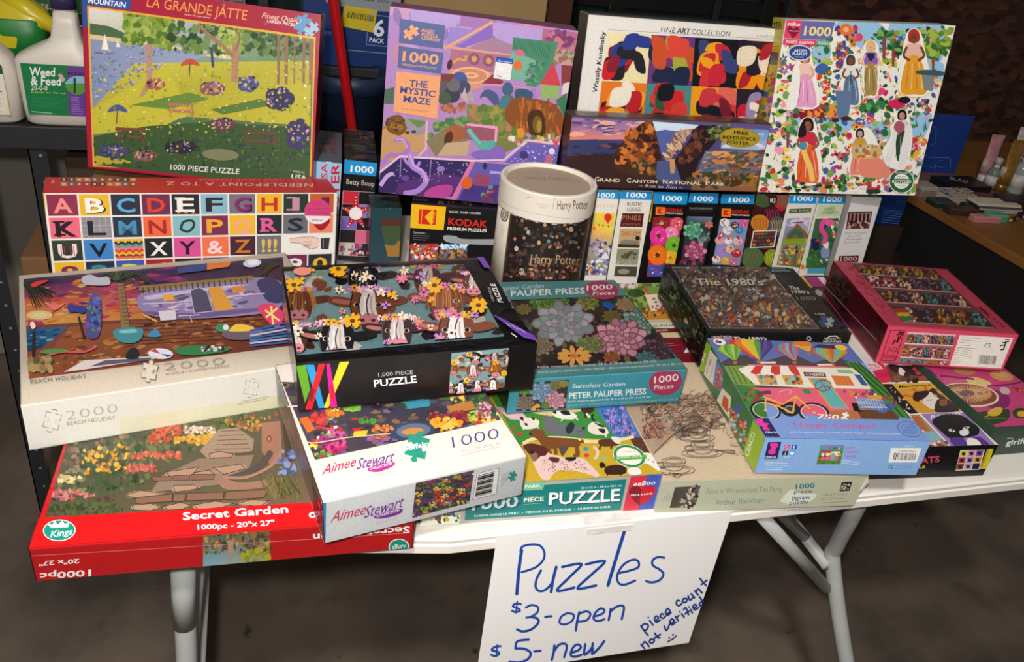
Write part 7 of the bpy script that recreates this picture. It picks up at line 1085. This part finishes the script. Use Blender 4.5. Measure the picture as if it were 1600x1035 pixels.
a.scatter(90, (300, 740, 720, 740, 690, 845, 230, 845), (6, 12), ['#7a4030', '#a86a4a', '#3a2420', '#c08a64', '#5a342c'], 3, (.5, 1)); a.text('Harry Potter', 385, 742, 712, 752, 66, '#6a4a2c', .005, .1); a.text('Harry Potter', 382, 738, 708, 748, 66, '#d0b088', -.008, .1)
a.ell('#5a5450', 212, 410, 27, 48, 0, 18); a.ell('#dccfbe', 212, 410, 21, 40, 0, 18); a.ell('#5a5450', 212, 412, 14, 26, 0, 14); a.ell('#dccfbe', 212, 412, 9, 17, 0, 12)
R = random.Random(5)
for y0, y1 in ((480, 580), (640, 760)):
    for k in range(8): y = y0+(y1-y0)*k/8; x = 185-(y-480)*.14; a.line('#b4a696', 1.5, x, y, x+R.uniform(10, 32), y+4)
for k in range(40): y = 350+k*11; a.line('#8a7c6e', 1.4, 262-(y-350)*.12, y, 270-(y-350)*.12, y+1)
a.line('#5a5048', 2.5, 145, 605, 232, 640); a.line('#5a5048', 2.5, 122, 712, 212, 745); a.build(tb, 'tube_print')
a = CylArt(CR+.0024, CHh, N3, .0003); a.text('Harry Potter', 562, 376, 770, 372, 62, '#5a5048', .0, .08); a.line('#8a7c6e', 2.5, 548, 295, 528, 385); a.text('WIZARDING', 420, 345, 500, 352, 12, '#b8a89a', -.005); a.text('WORLD', 440, 365, 495, 370, 12, '#b8a89a', -.005); a.text('W', 355, 305, 380, 300, 18, '#c8a050', .01, .3); a.text('w', 385, 298, 400, 296, 9, '#c8a050', .01, .3)
a.curve('#c4b4a2', 2, 200, 155, 300, 190, 420, 215, 540, 250, 660, 262, 790, 258); a.curve('#c0b09e', 2, 185, 310, 260, 360, 400, 400, 560, 430, 700, 440, 790, 430); a.build(tb, 'lid_print')
me_, fs_ = glyphs('Harry Potter', -.008); bm = bmesh.new(); vs = [bm.verts.new((.034-.068*p[0], .018-.011*p[1], CHh-.0050)) for p in me_]
for f in fs_:
    try: bm.faces.new([vs[i] for i in f])
    except ValueError: pass
obj('lid_lettering', bm, mat('faint_brown', '#8a7866', .6), tb)

# ------------------------------------------------------------------ price sign taped to the table edge
SG_ = thing('paper_sign', 'white paper sign with blue marker prices, taped to the front edge of the table', 'sign', (.223, -.0125, .004))
obj('sheet', box_bm(-.1435, 0, -.2325, .1465, .0005, 0), mat('white_paper', '#f2f1f0', .6, noise=(6, .04, '#e4e3e4')), SG_)
M_ = Matrix.Translation((.223, -.0125, .004)); a = Art(M_, (-.1435, 0, -.2325), (1, 0, 0), (0, 0, 1), .290, .2325, B4, off=.0003)
BL, W1 = '#1f4aa8', 17
for wd, *p in ((19, 345, 290, 330, 400, 318, 540), (13, 338, 295, 350, 270, 400, 258, 450, 265, 475, 305, 465, 350, 420, 390, 345, 415),
    (14, 455, 405, 430, 455, 425, 500, 445, 522, 480, 515, 520, 470, 540, 390), (17, 542, 385, 525, 450, 512, 528),
    (15, 575, 385, 685, 368, 620, 440, 545, 520, 645, 502), (15, 710, 370, 818, 352, 740, 430, 662, 507, 768, 490),
    (19, 930, 178, 880, 340, 835, 490), (13, 895, 420, 960, 405, 1008, 385, 1005, 350, 970, 345, 920, 375, 888, 430, 895, 475, 930, 485, 990, 462),
    (13, 1155, 332, 1120, 328, 1090, 345, 1090, 375, 1130, 400, 1150, 425, 1130, 458, 1085, 472, 1052, 465),
    (12, 340, 595, 310, 592, 295, 608, 325, 620, 335, 632, 310, 640, 290, 632), (9, 320, 580, 312, 645),
    (12, 368, 615, 400, 600, 435, 610, 435, 640, 400, 665, 370, 672), (14, 395, 668, 430, 675, 440, 700, 400, 738, 350, 750, 318, 738), (13, 478, 668, 515, 663),
    (12, 605, 645, 570, 665, 560, 700, 590, 710, 630, 690, 640, 655, 605, 645), (14, 672, 640, 660, 690, 652, 745), (12, 668, 650, 710, 635, 735, 650, 715, 685, 665, 695), (12, 755, 665, 800, 650, 815, 630, 795, 618, 765, 640, 752, 675, 775, 690, 815, 680), (13, 850, 620, 845, 650, 838, 685), (13, 845, 640, 880, 610, 915, 602, 925, 620, 912, 680),
    (12, 225, 832, 190, 838, 175, 855, 210, 865, 215, 878, 190, 888, 170, 880), (9, 205, 825, 200, 892),
    (13, 385, 795, 320, 805, 308, 845), (14, 308, 845, 360, 848, 395, 870, 380, 905, 330, 925, 275, 920), (13, 415, 862, 452, 858),
    (14, 530, 828, 525, 870, 515, 910), (13, 525, 865, 555, 825, 590, 818, 600, 840, 585, 895), (13, 625, 870, 665, 855, 680, 835, 660, 822, 635, 840, 622, 880, 645, 892, 685, 880), (14, 705, 820, 700, 880, 740, 845, 748, 815), (14, 748, 845, 745, 875, 785, 840, 812, 803)):
    a.curve(BL, wd, *p); a.ell(BL, *p[:2], wd*.48, n=8); a.ell(BL, *p[-2:], wd*.48, n=8)
D2 = '#23408e'
def slanted(strs):
    for p in strs: a.curve(D2, 10, *p); a.ell(D2, *p[:2], 4.8, n=7); a.ell(D2, *p[-2:], 4.8, n=7)
slanted([(1020, 715, 1040, 745, 1062, 770), (1022, 720, 1040, 705, 1062, 712, 1055, 735, 1040, 742), (1070, 685, 1090, 712), (1062, 668, 1063, 669), (1105, 690, 1120, 670, 1108, 660, 1098, 675, 1108, 695, 1130, 682), (1150, 650, 1135, 648, 1132, 665, 1148, 672, 1160, 660), (1165, 650, 1185, 632, 1172, 618, 1160, 635, 1170, 655, 1192, 640),
  (1240, 572, 1225, 572, 1222, 592, 1238, 600, 1252, 588), (1262, 560, 1255, 578, 1275, 580, 1282, 562, 1262, 560), (1288, 545, 1298, 568, 1315, 555), (1305, 532, 1325, 555), (1325, 515, 1345, 540), (1332, 522, 1345, 505, 1360, 520, 1368, 528), (1355, 445, 1375, 470, 1390, 485), (1362, 480, 1395, 455),
  (1020, 820, 1042, 845), (1026, 828, 1040, 805, 1055, 815, 1066, 832), (1075, 790, 1068, 805, 1085, 812, 1096, 795, 1075, 790), (1098, 755, 1115, 780, 1128, 782), (1095, 785, 1130, 762),
  (1152, 715, 1165, 740, 1182, 705), (1190, 702, 1208, 685, 1195, 675, 1184, 690, 1196, 708, 1218, 692), (1215, 660, 1232, 685), (1220, 668, 1235, 655), (1250, 645, 1265, 665), (1240, 632, 1241, 633), (1262, 620, 1275, 612, 1290, 650), (1270, 645, 1292, 630), (1300, 620, 1312, 640), (1292, 605, 1293, 606), (1320, 615, 1335, 600, 1325, 592, 1314, 605, 1326, 622, 1345, 610), (1370, 575, 1352, 585, 1358, 602, 1375, 595, 1378, 578), (1352, 548, 1368, 572, 1384, 595)])
for p in ((1175, 783, 1185, 780), (1195, 765, 1207, 762)): a.line(D2, 8, *p)
a.curve(D2, 8, 1170, 805, 1185, 795, 1200, 788, 1222, 768); a.build(SG_, 'marker_writing')
tp = bmesh.new(); prof = [(.026, .0004), (-.003, .0006), (-.0072, .001), (-.0132, -.0005), (-.0134, -.009)]
vs = [[tp.verts.new((x, y, z+.0002)) for y, z in prof] for x in (.185, .242)]
for i in range(len(prof)-1): tp.faces.new((vs[0][i], vs[0][i+1], vs[1][i+1], vs[1][i]))
tag(obj('tape_strip', tp, mat('tape', '#ede6e2', .35)), 'strip of pale tape holding the paper sign to the table edge', 'tape')

# ------------------------------------------------------------------ left background: shelf with garden bottles
sh = thing('shelving_unit', 'black steel shelving unit at the far left holding garden bottles', 'shelf', (-.7, 1.1, FZ))
def lo(o, x, y, z): o.matrix_parent_inverse = Matrix.Translation((-x, -y, -z)); return o
BS = mat('black_steel', '#2a2b30', .45, noise=(30, .2, '#1c1d20')); HO = mat('punched_hole', '#8a8a88', .6)
bm = box_bm(-1.3, .932, .106, -.28, 1.36, .136, .003); box_bm(-1.3, .926, .100, -.28, .933, .139, .001, bm); lo(obj('shelf_deck', bm, BS, sh), -.7, 1.1, FZ)
for x, y in ((-.542, .936), (-.645, .936), (-.30, 1.33)):
    bm = box_bm(x, y, FZ, x+.030, y+.0025, .104); box_bm(x, y, FZ, x+.0025, y+.028, .104, 0, bm); p = lo(obj('post', bm, BS, sh), -.7, 1.1, FZ)
    if y < 1:
        for k in range(16):
            z = .085-k*.05; h = obj('post_hole', tube_bm([(x+.019, y-.0006, z), (x+.019, y+.001, z)], .0028, 8), HO); h.parent = p
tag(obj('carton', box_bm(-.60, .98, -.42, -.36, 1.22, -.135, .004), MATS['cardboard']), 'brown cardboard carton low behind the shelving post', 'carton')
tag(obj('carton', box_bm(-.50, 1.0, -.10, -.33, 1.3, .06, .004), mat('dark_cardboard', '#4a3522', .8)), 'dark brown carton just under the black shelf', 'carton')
WP = mat('white_bottle', '#d8d0c4', .4, noise=(10, .12, '#bfb5a6'), bump=(20, .08))
bt = thing('garden_bottle', 'white weed and feed bottle with a green and purple label', 'bottle', (-.480, .972, .137))
obj('bottle_body', loft_bm([(0, 0, 0, .052, .028), (.006, 0, 0, .060, .034), (.03, 0, 0, .0615, .036), (.108, 0, 0, .0635, .036), (.114, .001, 0, .0610, .035), (.124, .008, 0, .052, .033), (.134, .014, 0, .038, .029), (.142, .018, 0, .027, .024), (.150, .020, 0, .0235, .022), (.170, .021, 0, .020, .020), (.188, .022, 0, .0175, .0175)], 36, 4), WP, bt, True)
obj('neck', tube_bm([(.021, 0, .184), (.021, 0, .196)], .017, 20), WP, bt, True)
obj('cap', tube_bm([(.021, 0, .194), (.021, 0, .226)], [.0205, .0195], 24), mat('purple_cap', '#3a2f5c', .4), bt, True)
MB_ = Matrix.Translation((-.480, .972, .137)); a = Art(MB_, (-.050, -.0365, .022), (1, 0, 0), (0, 0, 1), .107, .086, Z1, off=.001); a.fill('#1f7a48'); a.poly('#6b3f98', 318, 318, 470, 322, 470, 570, 330, 545)
a.text('Weed', 140, 360, 262, 362, 42, '#f2f2ec', .03); a.text('& Feed', 146, 402, 290, 406, 42, '#f2f2ec', .03); a.text('20-0-0', 148, 428, 226, 430, 24, '#f2f2ec', .005); a.text('Ready to Spray', 148, 440, 314, 446, 7, '#c8d83a', .01); a.lines(5, 155, 465, 310, 470, (0, 11), '#2f9a60', 2, 2, .2); a.lines(1, 150, 530, 325, 545, (0, 3), '#b8e0c8', 3)
a.text('BONIDE', 322, 355, 410, 360, 14, '#3a2414', .03); a.blob('#8ac0d8', 318, 385, 345, 365, 400, 365, 420, 400, 318, 400); a.blob('#5a9a3c', 316, 400, 420, 400, 400, 440, 360, 450, 325, 430); a.poly('#2a4434', 350, 370, 362, 370, 362, 445, 350, 445); a.lines(8, 335, 462, 395, 466, (1, 11), '#a88ac8', 3, 4, .4); a.poly('#c8b0a0', 275, 355, 292, 348, 312, 380, 296, 392); a.build(bt, 'bottle_label')
bt = thing('garden_bottle', 'white bottle with a cream label cut by the left edge of the photo', 'bottle', (-.605, .975, .137))
obj('bottle_body', loft_bm([(0, 0, 0, .052, .028), (.006, 0, 0, .061, .034), (.085, 0, 0, .062, .036), (.110, -.002, 0, .058, .034), (.132, -.010, 0, .044, .028), (.145, -.016, 0, .024, .02), (.175, -.016, 0, .017, .017)], 32, 3.6), WP, bt, True)
obj('cap', tube_bm([(-.016, 0, .174), (-.016, 0, .20)], .02, 20), mat('dark_green_cap', '#16402c', .45), bt, True)
a = Art(Matrix.Translation((-.605, .975, .137)), (-.052, -.0365, .018), (1, 0, 0), (0, 0, 1), .098, .085, Z1, off=.001); a.fill('#e0d8a0'); a.poly('#e6dfcc', -200, 330, 28, 335, 34, 545, -200, 540); a.poly('#1f5a34', -200, 290, 12, 300, 16, 352, -200, 345); a.text('Fr', -30, 445, 12, 447, 20, '#a8242c', .03); a.lines(8, -60, 460, 20, 462, (0, 10), '#8a7f74', 2, 3, .4); a.build(bt, 'bottle_label')
bt = thing('garden_bottle', 'yellow sprayer bottle with a green cap behind the white bottles', 'bottle', (-.572, 1.09, .137))
YP = mat('yellow_plastic', '#c8b41e', .3, noise=(8, .1, '#b09c14'))
obj('bottle_body', loft_bm([(0, 0, 0, .045, .032), (.01, 0, 0, .050, .036), (.12, 0, 0, .052, .036), (.15, .012, 0, .056, .032), (.165, .010, 0, .052, .028), (.185, 0, 0, .034, .026), (.20, -.004, 0, .028, .024)], 30, 3), YP, bt, True)
obj('spout', tube_bm([(.0, -.005, .185), (.04, -.01, .158), (.074, -.012, .138), (.082, -.012, .131)], [.022, .019, .012, .007], 16), YP, bt, True)
obj('cap', tube_bm([(-.004, 0, .198), (-.004, 0, .235)], [.031, .028], 26), mat('dark_green_cap'), bt, True)
obj('green_band', loft_bm([(.075, 0, 0, .0525, .0366), (.15, .008, 0, .054, .035), (.152, .008, 0, .052, .033)], 30, 3), mat('green_label', '#1f7a34', .4), bt, True)
bx_ = thing('fertilizer_box', 'dark green plant product box with pale lettering behind the bottles', 'box', (-.60, 1.20, .137))
obj('box_body', box_bm(0, 0, 0, .24, .06, .27, .004), card('#24341f', .5), bx_); a = Art(Matrix.Translation((-.60, 1.20, .137)), (0, 0, 0), (1, 0, 0), (0, 0, 1), .24, .27, Z1); a.fill('#22321c')
a.poly('#2f5a34', 130, -60, 500, -60, 500, 60, 250, 52, 130, 20); a.curve('#8a9a3c', 3, 130, 30, 200, 60, 300, 68, 420, 60); a.text('SCHULTZ', 148, 36, 268, 46, 24, '#c8d0c0', .01); a.text('Past Patch', 150, 118, 420, 150, 40, '#c8ccc0', .02); a.text('Lawn Food', 165, 158, 400, 186, 24, '#a8b02c', .01); a.scatter(60, (170, 170, 440, 180, 440, 300, 170, 300), (5, 14), ['#2f5a24', '#4a7a34', '#1f3a1c'], 1); a.build(bx_, m=PAINT)

# dark rack behind the table
rk = thing('storage_rack', 'dark storage rack behind the table holding a blue carton and a pot', 'shelf', (.6, 1.3, FZ))
for z in (.025, .205): lo(obj('rack_shelf', box_bm(-.15, 1.06 if z < .1 else 1.20, z-.02, 1.10, 1.58, z, .002), mat('dark_shelf', '#17171a', .6), rk), .6, 1.3, FZ)
for x, y in ((-.145, 1.56), (1.075, 1.56), (1.075, 1.21)): lo(obj('rack_post', box_bm(x, y, FZ, x+.02, y+.02, .55, .001), MATS['dark_shelf'], rk), .6, 1.3, FZ)
lo(obj('rack_post', box_bm(-.145, 1.21, FZ, -.125, 1.23, .55, .001), MATS['dark_shelf'], rk), .6, 1.3, FZ)
pk = thing('battery_carton', 'blue six pack carton with a yellow barcode sticker behind the red pole', 'carton', (-.055, 1.215, .206))
obj('carton_body', box_bm(0, 0, 0, .20, .12, .30, .002), card('#16306a', .5), pk); a = Art(Matrix.Translation((-.055, 1.215, .206)), (0, 0, 0), (1, 0, 0), (0, 0, 1), .2, .3, Z2); a.fill('#15306c')
a.poly('#8a9298', 100, -200, 600, -200, 600, 75, 250, 50, 100, 10); a.text('T 544 505', 255, 5, 440, 15, 22, '#4a5054', .0); a.poly('#c9b41e', 200, 28, 378, 55, 358, 176, 180, 140); a.barcode(215, 96, 355, 118, 34, 6); a.lines(3, 218, 50, 340, 66, (-2, 7), '#a8942a', 2, 1, .3)
a.line('#8a9ac8', 3, 335, 78, 440, 90, 432, 252, 318, 240, 335, 78); a.text('6', 352, 190, 412, 198, 92, '#dfe4ee', .04); a.text('PACK', 334, 226, 414, 234, 26, '#dfe4ee', .03); a.text('ICE', 95, 188, 130, 190, 20, '#5a7ac0', .02); a.line('#8a929c', 4, 200, 268, 440, 290); a.build(pk)
tag(obj('flower_pot', lathe_bm([(.060, 0), (.078, .15), (.084, .152), (.086, .185), (.082, .186), (.078, .155), (.06, .03)], 36), mat('navy_plastic', '#1c2a44', .45), None, True), 'dark navy plastic flower pot on the rack behind the red pole', 'pot').location = (.035, 1.155, .026)
pl = thing('broom_pole', 'glossy red pole leaning behind the table', 'pole', (.170, 1.0, FZ))
obj('pole_tube', tube_bm([(0, 0, 0), (-.1835, 0, 1.113), (-.24, 0, 1.45)], .0098, 18), mat('red_paint', '#b01218', .25, noise=(20, .15, '#8a0c12')), pl, True)
obj('end_cap', tube_bm([(-.24, 0, 1.445), (-.244, 0, 1.47)], .0108, 16), mat('black_rubber'), pl, True)
tag(obj('paint_jar', lathe_bm([(.028, 0), (.03, .004), (.03, .085), (.024, .09), (.024, .104)], 28), mat('jar_white', '#b8a878', .5, noise=(14, .9, '#c8a43a')), None, True), 'pale jar with a yellow label left of the navy pot', 'jar').location = (-.085, 1.12, .026)
tag(obj('storage_carton', box_bm(.165, 1.30, .206, .50, 1.56, .52, .004), mat('tan_cardboard', '#a88a5c', .8, noise=(10, .2, '#8a6f46'))), 'tan carton on the rack above the maze box', 'carton')
tag(obj('wooden_plank', box_bm(.515, 1.40, .206, .60, 1.43, .9, .002), mat('brown_plank', '#4a2414', .6, noise=(18, .5, '#2f150c'))), 'reddish brown plank standing beside the tan carton', 'plank')

# ------------------------------------------------------------------ right background: side table with cosmetics
st = thing('side_table', 'brown wood side table at the far right covered in cosmetics', 'table', (2.0, .9, FZ))
wd_ = mat('brown_laminate', '#8a5a2c', .35, noise=(5, .5, '#6a4420'))
lo(obj('tabletop', box_bm(1.473, -.10, -.022, 2.55, 1.55, 0, .003), wd_, st), 2.0, .9, FZ)
lo(obj('apron', box_bm(1.480, -.08, -.16, 1.50, 1.53, -.0225, .002), mat('black_apron', '#0c0b0b', .7), st), 2.0, .9, FZ)
for x, y in ((1.53, -.04), (2.48, -.04), (1.53, 1.49), (2.48, 1.49)): lo(obj('leg', box_bm(x-.02, y-.02, FZ, x+.02, y+.02, -.0225, .003), MATS['black_apron'], st), 2.0, .9, FZ)
def at(px, py, z):
    d = fw+RT*(px-800)/F-UP*(py-517.5)/F; t = (z-EYE[2])/d[2]; return EYE+d*t
def flat(name, label, cat, px, py, w_, d_, h, rz, col, lid=None, z=0, cut=None, rough=.4):
    p = at(px, py, z+h); t = thing(name, label, cat, (p[0], p[1], z), (0, 0, rz)); obj('body', box_bm(-w_/2, -d_/2, 0, w_/2, d_/2, h*.6, min(.0015, h*.2)), card(col, rough), t)
    obj('cover', box_bm(-w_/2, -d_/2, h*.62, w_/2, d_/2, h, min(.0015, h*.15)), card(lid or col, rough), t); return t
bb = thing('binder', 'dark blue folder standing against the wall end of the side table', 'folder', (1.600, 1.225, 0), (-.06, 0, -.08))
obj('folder_cover', box_bm(0, 0, 0, .165, .006, .165, .001), card('#1c3f8c', .5), bb); a = Art(Matrix.Translation((1.600, 1.225, 0))@Matrix.Rotation(-.08, 4, 'Z')@Matrix.Rotation(-.06, 4, 'X'), (0, 0, 0), (1, 0, 0), (0, 0, 1), .165, .165, (1400, 180, 5.175)); a.fill('#1a3c88')
a.line('#5a78b8', 5, 225, 338, 430, 345, 442, 360, 435, 445); a.curve('#5a78b8', 3, 225, 415, 260, 410, 300, 425, 330, 415, 400, 430); a.line('#5a78b8', 5, 318, 395, 320, 435); a.ell('#5a78b8', 358, 367, 6, 5); a.line('#5a78b8', 4, 300, 90, 325, 105, 320, 225, 275, 250); a.lines(1, 235, 322, 275, 324, (0, 1), '#8a9ad0', 4); a.build(bb)
t = flat('palette_box', 'flat black makeup box with grey capital letters, at the back of the side table', 'makeup box', 1503, 283, .135, .085, .022, .02, '#161416'); p = t.location
a = Art(Matrix.Translation(p)@Matrix.Rotation(.02, 4, 'Z'), (-.0675, -.0425, .022), (1, 0, 0), (0, 1, 0), .135, .085, (1400, 180, 5.175)); a.text('BLAQ', 432, 520, 578, 552, 24, '#a8a4a0', .02); a.build(t)
t = flat('patterned_palette', 'cream makeup palette with dark floral pattern, in front of the flat black box', 'makeup palette', 1497, 301, .118, .070, .018, .05, '#b8a898'); p = t.location
a = Art(Matrix.Translation(p)@Matrix.Rotation(.05, 4, 'Z'), (-.059, -.035, .018), (1, 0, 0), (0, 1, 0), .118, .07); a.fill('#c0b0a0'); a.scatter(70, (2, 2, 98, 2, 98, 57, 2, 57), (2, 5), ['#3a3038', '#5a4a5a', '#8a7a80'], 3, (.4, .8)); a.build(t)
flat('compact_case', 'small dark green compact nearest the table corner', 'compact', 1472, 312, .058, .042, .016, -.1, '#26302c', '#3a4440')
flat('brown_purse', 'small brown wallet with a stud on the wood table edge', 'wallet', 1503, 324, .075, .03, .018, -.15, '#3f2a26', '#4a332c')
flat('green_case', 'dark green flat case behind the small brown wallet', 'case', 1522, 319, .06, .028, .016, -.1, '#1c2a24')
flat('pink_box', 'small pink makeup box with a dark round window', 'makeup box', 1541, 337, .075, .022, .016, -.12, '#c07a78', '#c8888a')
flat('mint_box', 'small mint green box behind the small pink one', 'makeup box', 1558, 333, .05, .03, .02, -.12, '#4f9a7a', '#5aa888')
for k, c in enumerate(('#d8ccb4', '#c8b89c', '#5a5470', '#d8ccb4')): flat('cream_palette', ('lowest', 'second lowest', 'second highest', 'topmost')[k]+' flat palette in the small stack behind the mint box', 'makeup palette', 1556-k*.6, 324-k*3.2, .125, .05, .0065, -.1, c, None, k*.0068)
flat('burgundy_palette', 'burgundy makeup palette in front of the gold tube', 'makeup palette', 1551, 305, .105, .035, .02, -.1, '#4a1f2c', '#55222f')
flat('tan_tin', 'small tan tin beside the flowered puzzle box corner', 'tin', 1445, 287, .05, .05, .03, 0, '#8a7a6a', '#a8a094')
flat('pink_pen', 'thin pink makeup stick by the table corner', 'makeup stick', 1447, 301, .06, .012, .01, -.2, '#b87a7c')
flat('black_pouch', 'black pouch with a gold band at the right edge of the photo', 'pouch', 1587, 308, .09, .05, .034, -.15, '#1f1c20', '#2a262c')
def squeeze(name, label, px, py, r, h, col, cap, rz, lean=.08):
    p = at(px, py, 0); t = thing(name, label, 'tube', (p[0], p[1], 0), (-lean, .04, rz)); obj('tube_body', loft_bm([(.022, 0, 0, r, r), (.05, 0, 0, r*1.02, r*.95), (h*.6, 0, 0, r*1.15, r*.6), (h*.9, 0, 0, r*1.35, r*.16), (h, 0, 0, r*1.4, .0012)], 26, 2.2), col, t, True)
    obj('cap', tube_bm([(0, 0, 0), (0, 0, .023)], r*.92, 22), cap, t, True); obj('crimp', box_bm(-r*1.4, -.0012, h-.001, r*1.4, .0012, h+.008), col, t)
    obj('label_patch', loft_bm([(h*.3, 0, 0, r*1.075, r*.86), (h*.5, 0, 0, r*1.13, r*.72)], 26, 2.2), mat('tube_label', '#c8b8a8', .5), t, True); return t
squeeze('cosmetic_tube', 'pink cosmetic tube standing on its cap, leftmost of the tubes', 1534, 284, .017, .125, mat('pink_tube', '#c88a94', .35), mat('white_cap', '#d8d0cc', .4), .05)
squeeze('cosmetic_tube', 'gold cosmetic tube standing on its cap in the middle of the tubes', 1561, 298, .018, .135, mat('gold_tube', '#a8803a', .28, .5), mat('gold_cap', '#8a6a2c', .3, .5), -.05, .02)
squeeze('cosmetic_tube', 'white cosmetic tube standing behind the gold one', 1574, 282, .018, .145, mat('white_tube', '#c8c4c0', .4), mat('white_cap'), 0)
def pump(label, px, py, r, h, col):
    p = at(px, py, 0); t = thing('pump_bottle', label, 'bottle', (p[0], p[1], 0)); obj('bottle_body', lathe_bm([(r*.95, 0), (r, .003), (r, h*.55), (r*.8, h*.64), (r*.4, h*.68)], 26), col, t, True); obj('pump_collar', lathe_bm([(r*.5, h*.67), (r*.5, h*.78), (r*.3, h*.8)], 20), mat('white_cap'), t, True)
    obj('pump_head', lathe_bm([(r*.62, h*.79), (r*.6, h), (r*.3, h*1.01)], 20), mat('frosted_cap', '#b8b4b0', .3), t, True); obj('bottle_label', lathe_bm([(r*1.012, h*.12), (r*1.012, h*.42)], 26), mat('label_white', '#d0ccc6', .5), t, True)
pump('small clear pump bottle with white label between pink and gold tubes', 1544, 293, .017, .085, mat('grey_glass', '#7a8478', .15)); pump('larger clear pump bottle with white label right of the gold tube', 1583, 300, .022, .125, mat('pale_glass', '#9aa4a0', .12))
for k in range(3): p = at(1580+k*9, 345-k*3, .004); t = thing('makeup_brush', ('dark makeup pencil at the front edge, nearest the mint box', 'dark makeup brush with a brown tip lying between two others', 'dark makeup brush with a metal tip, rightmost on the side table')[k], 'brush', (p[0], p[1], .0055), (0, 0, .5+k*.2)); obj('handle', tube_bm([(0, 0, 0), (.11, 0, 0)], [.0045, .003], 12), card('#1c1618', .3), t, True); obj('tip', tube_bm([(-.012, 0, 0), (0, 0, 0)], [.003, .005], 12), mat('brush_tip%d' % k, ('#a89888', '#7a5444', '#c0c0c4')[k], .3, .0 if k < 2 else .9), t, True)
bc = thing('blue_carton', 'navy blue carton with small white print, under the flower garden box corner', 'carton', (1.20, 1.02, -.075))
obj('carton_body', box_bm(0, 0, 0, .25, .30, .115, .003), card('#16306a', .5), bc); a = Art(Matrix.Translation((1.20, 1.02, -.075)), (0, 0, 0), (1, 0, 0), (0, 0, 1), .25, .115, (1380, 280, 6.9)); a.fill('#15306c'); a.lines(6, 10, 330, 330, 370, (-6, 26), '#5a78b8', 5, 2, .4); a.lines(4, 140, 235, 280, 245, (0, 16), '#3a5aa0', 3, 5, .3); a.ell('#3a5aa0', 370, 400, 24, 20); a.build(bc)
tag(obj('crate', box_bm(1.17, 1.0, FZ, 1.455, 1.36, -.077, .004), mat('brown_crate', '#2c1c12', .75, noise=(8, .4, '#1c120c'))), 'dark brown crate under the navy blue carton', 'crate')
ws = bmesh.new()
for k in range(5): box_bm(1.12+k*.16, 1.6, FZ, 1.14+k*.16, 1.62, -.10, 0, ws)
for k in range(6): box_bm(1.10, 1.59, FZ+.08+k*.1, 1.80, 1.6, FZ+.09+k*.1, 0, ws)
rk2 = thing('wire_rack', 'dark wire rack low behind the right end of the table', 'rack', (1.45, 1.6, FZ)); lo(obj('wire_grid', ws, mat('dark_wire', '#2a201a', .5), rk2), 1.45, 1.6, FZ)

for o in list(C.objects):
    if o.parent is None and 'category' in o and 'group' not in o:
        g = {'garden_bottle': 'garden bottles on the black shelf', 'cosmetic_tube': 'cosmetic tubes on the side table', 'pump_bottle': 'pump bottles on the side table', 'cream_palette': 'flat palettes in a small stack', 'makeup_brush': 'makeup pencils and brushes on the side table'}.get(o.name.split('.')[0])
        if g: o['group'] = g
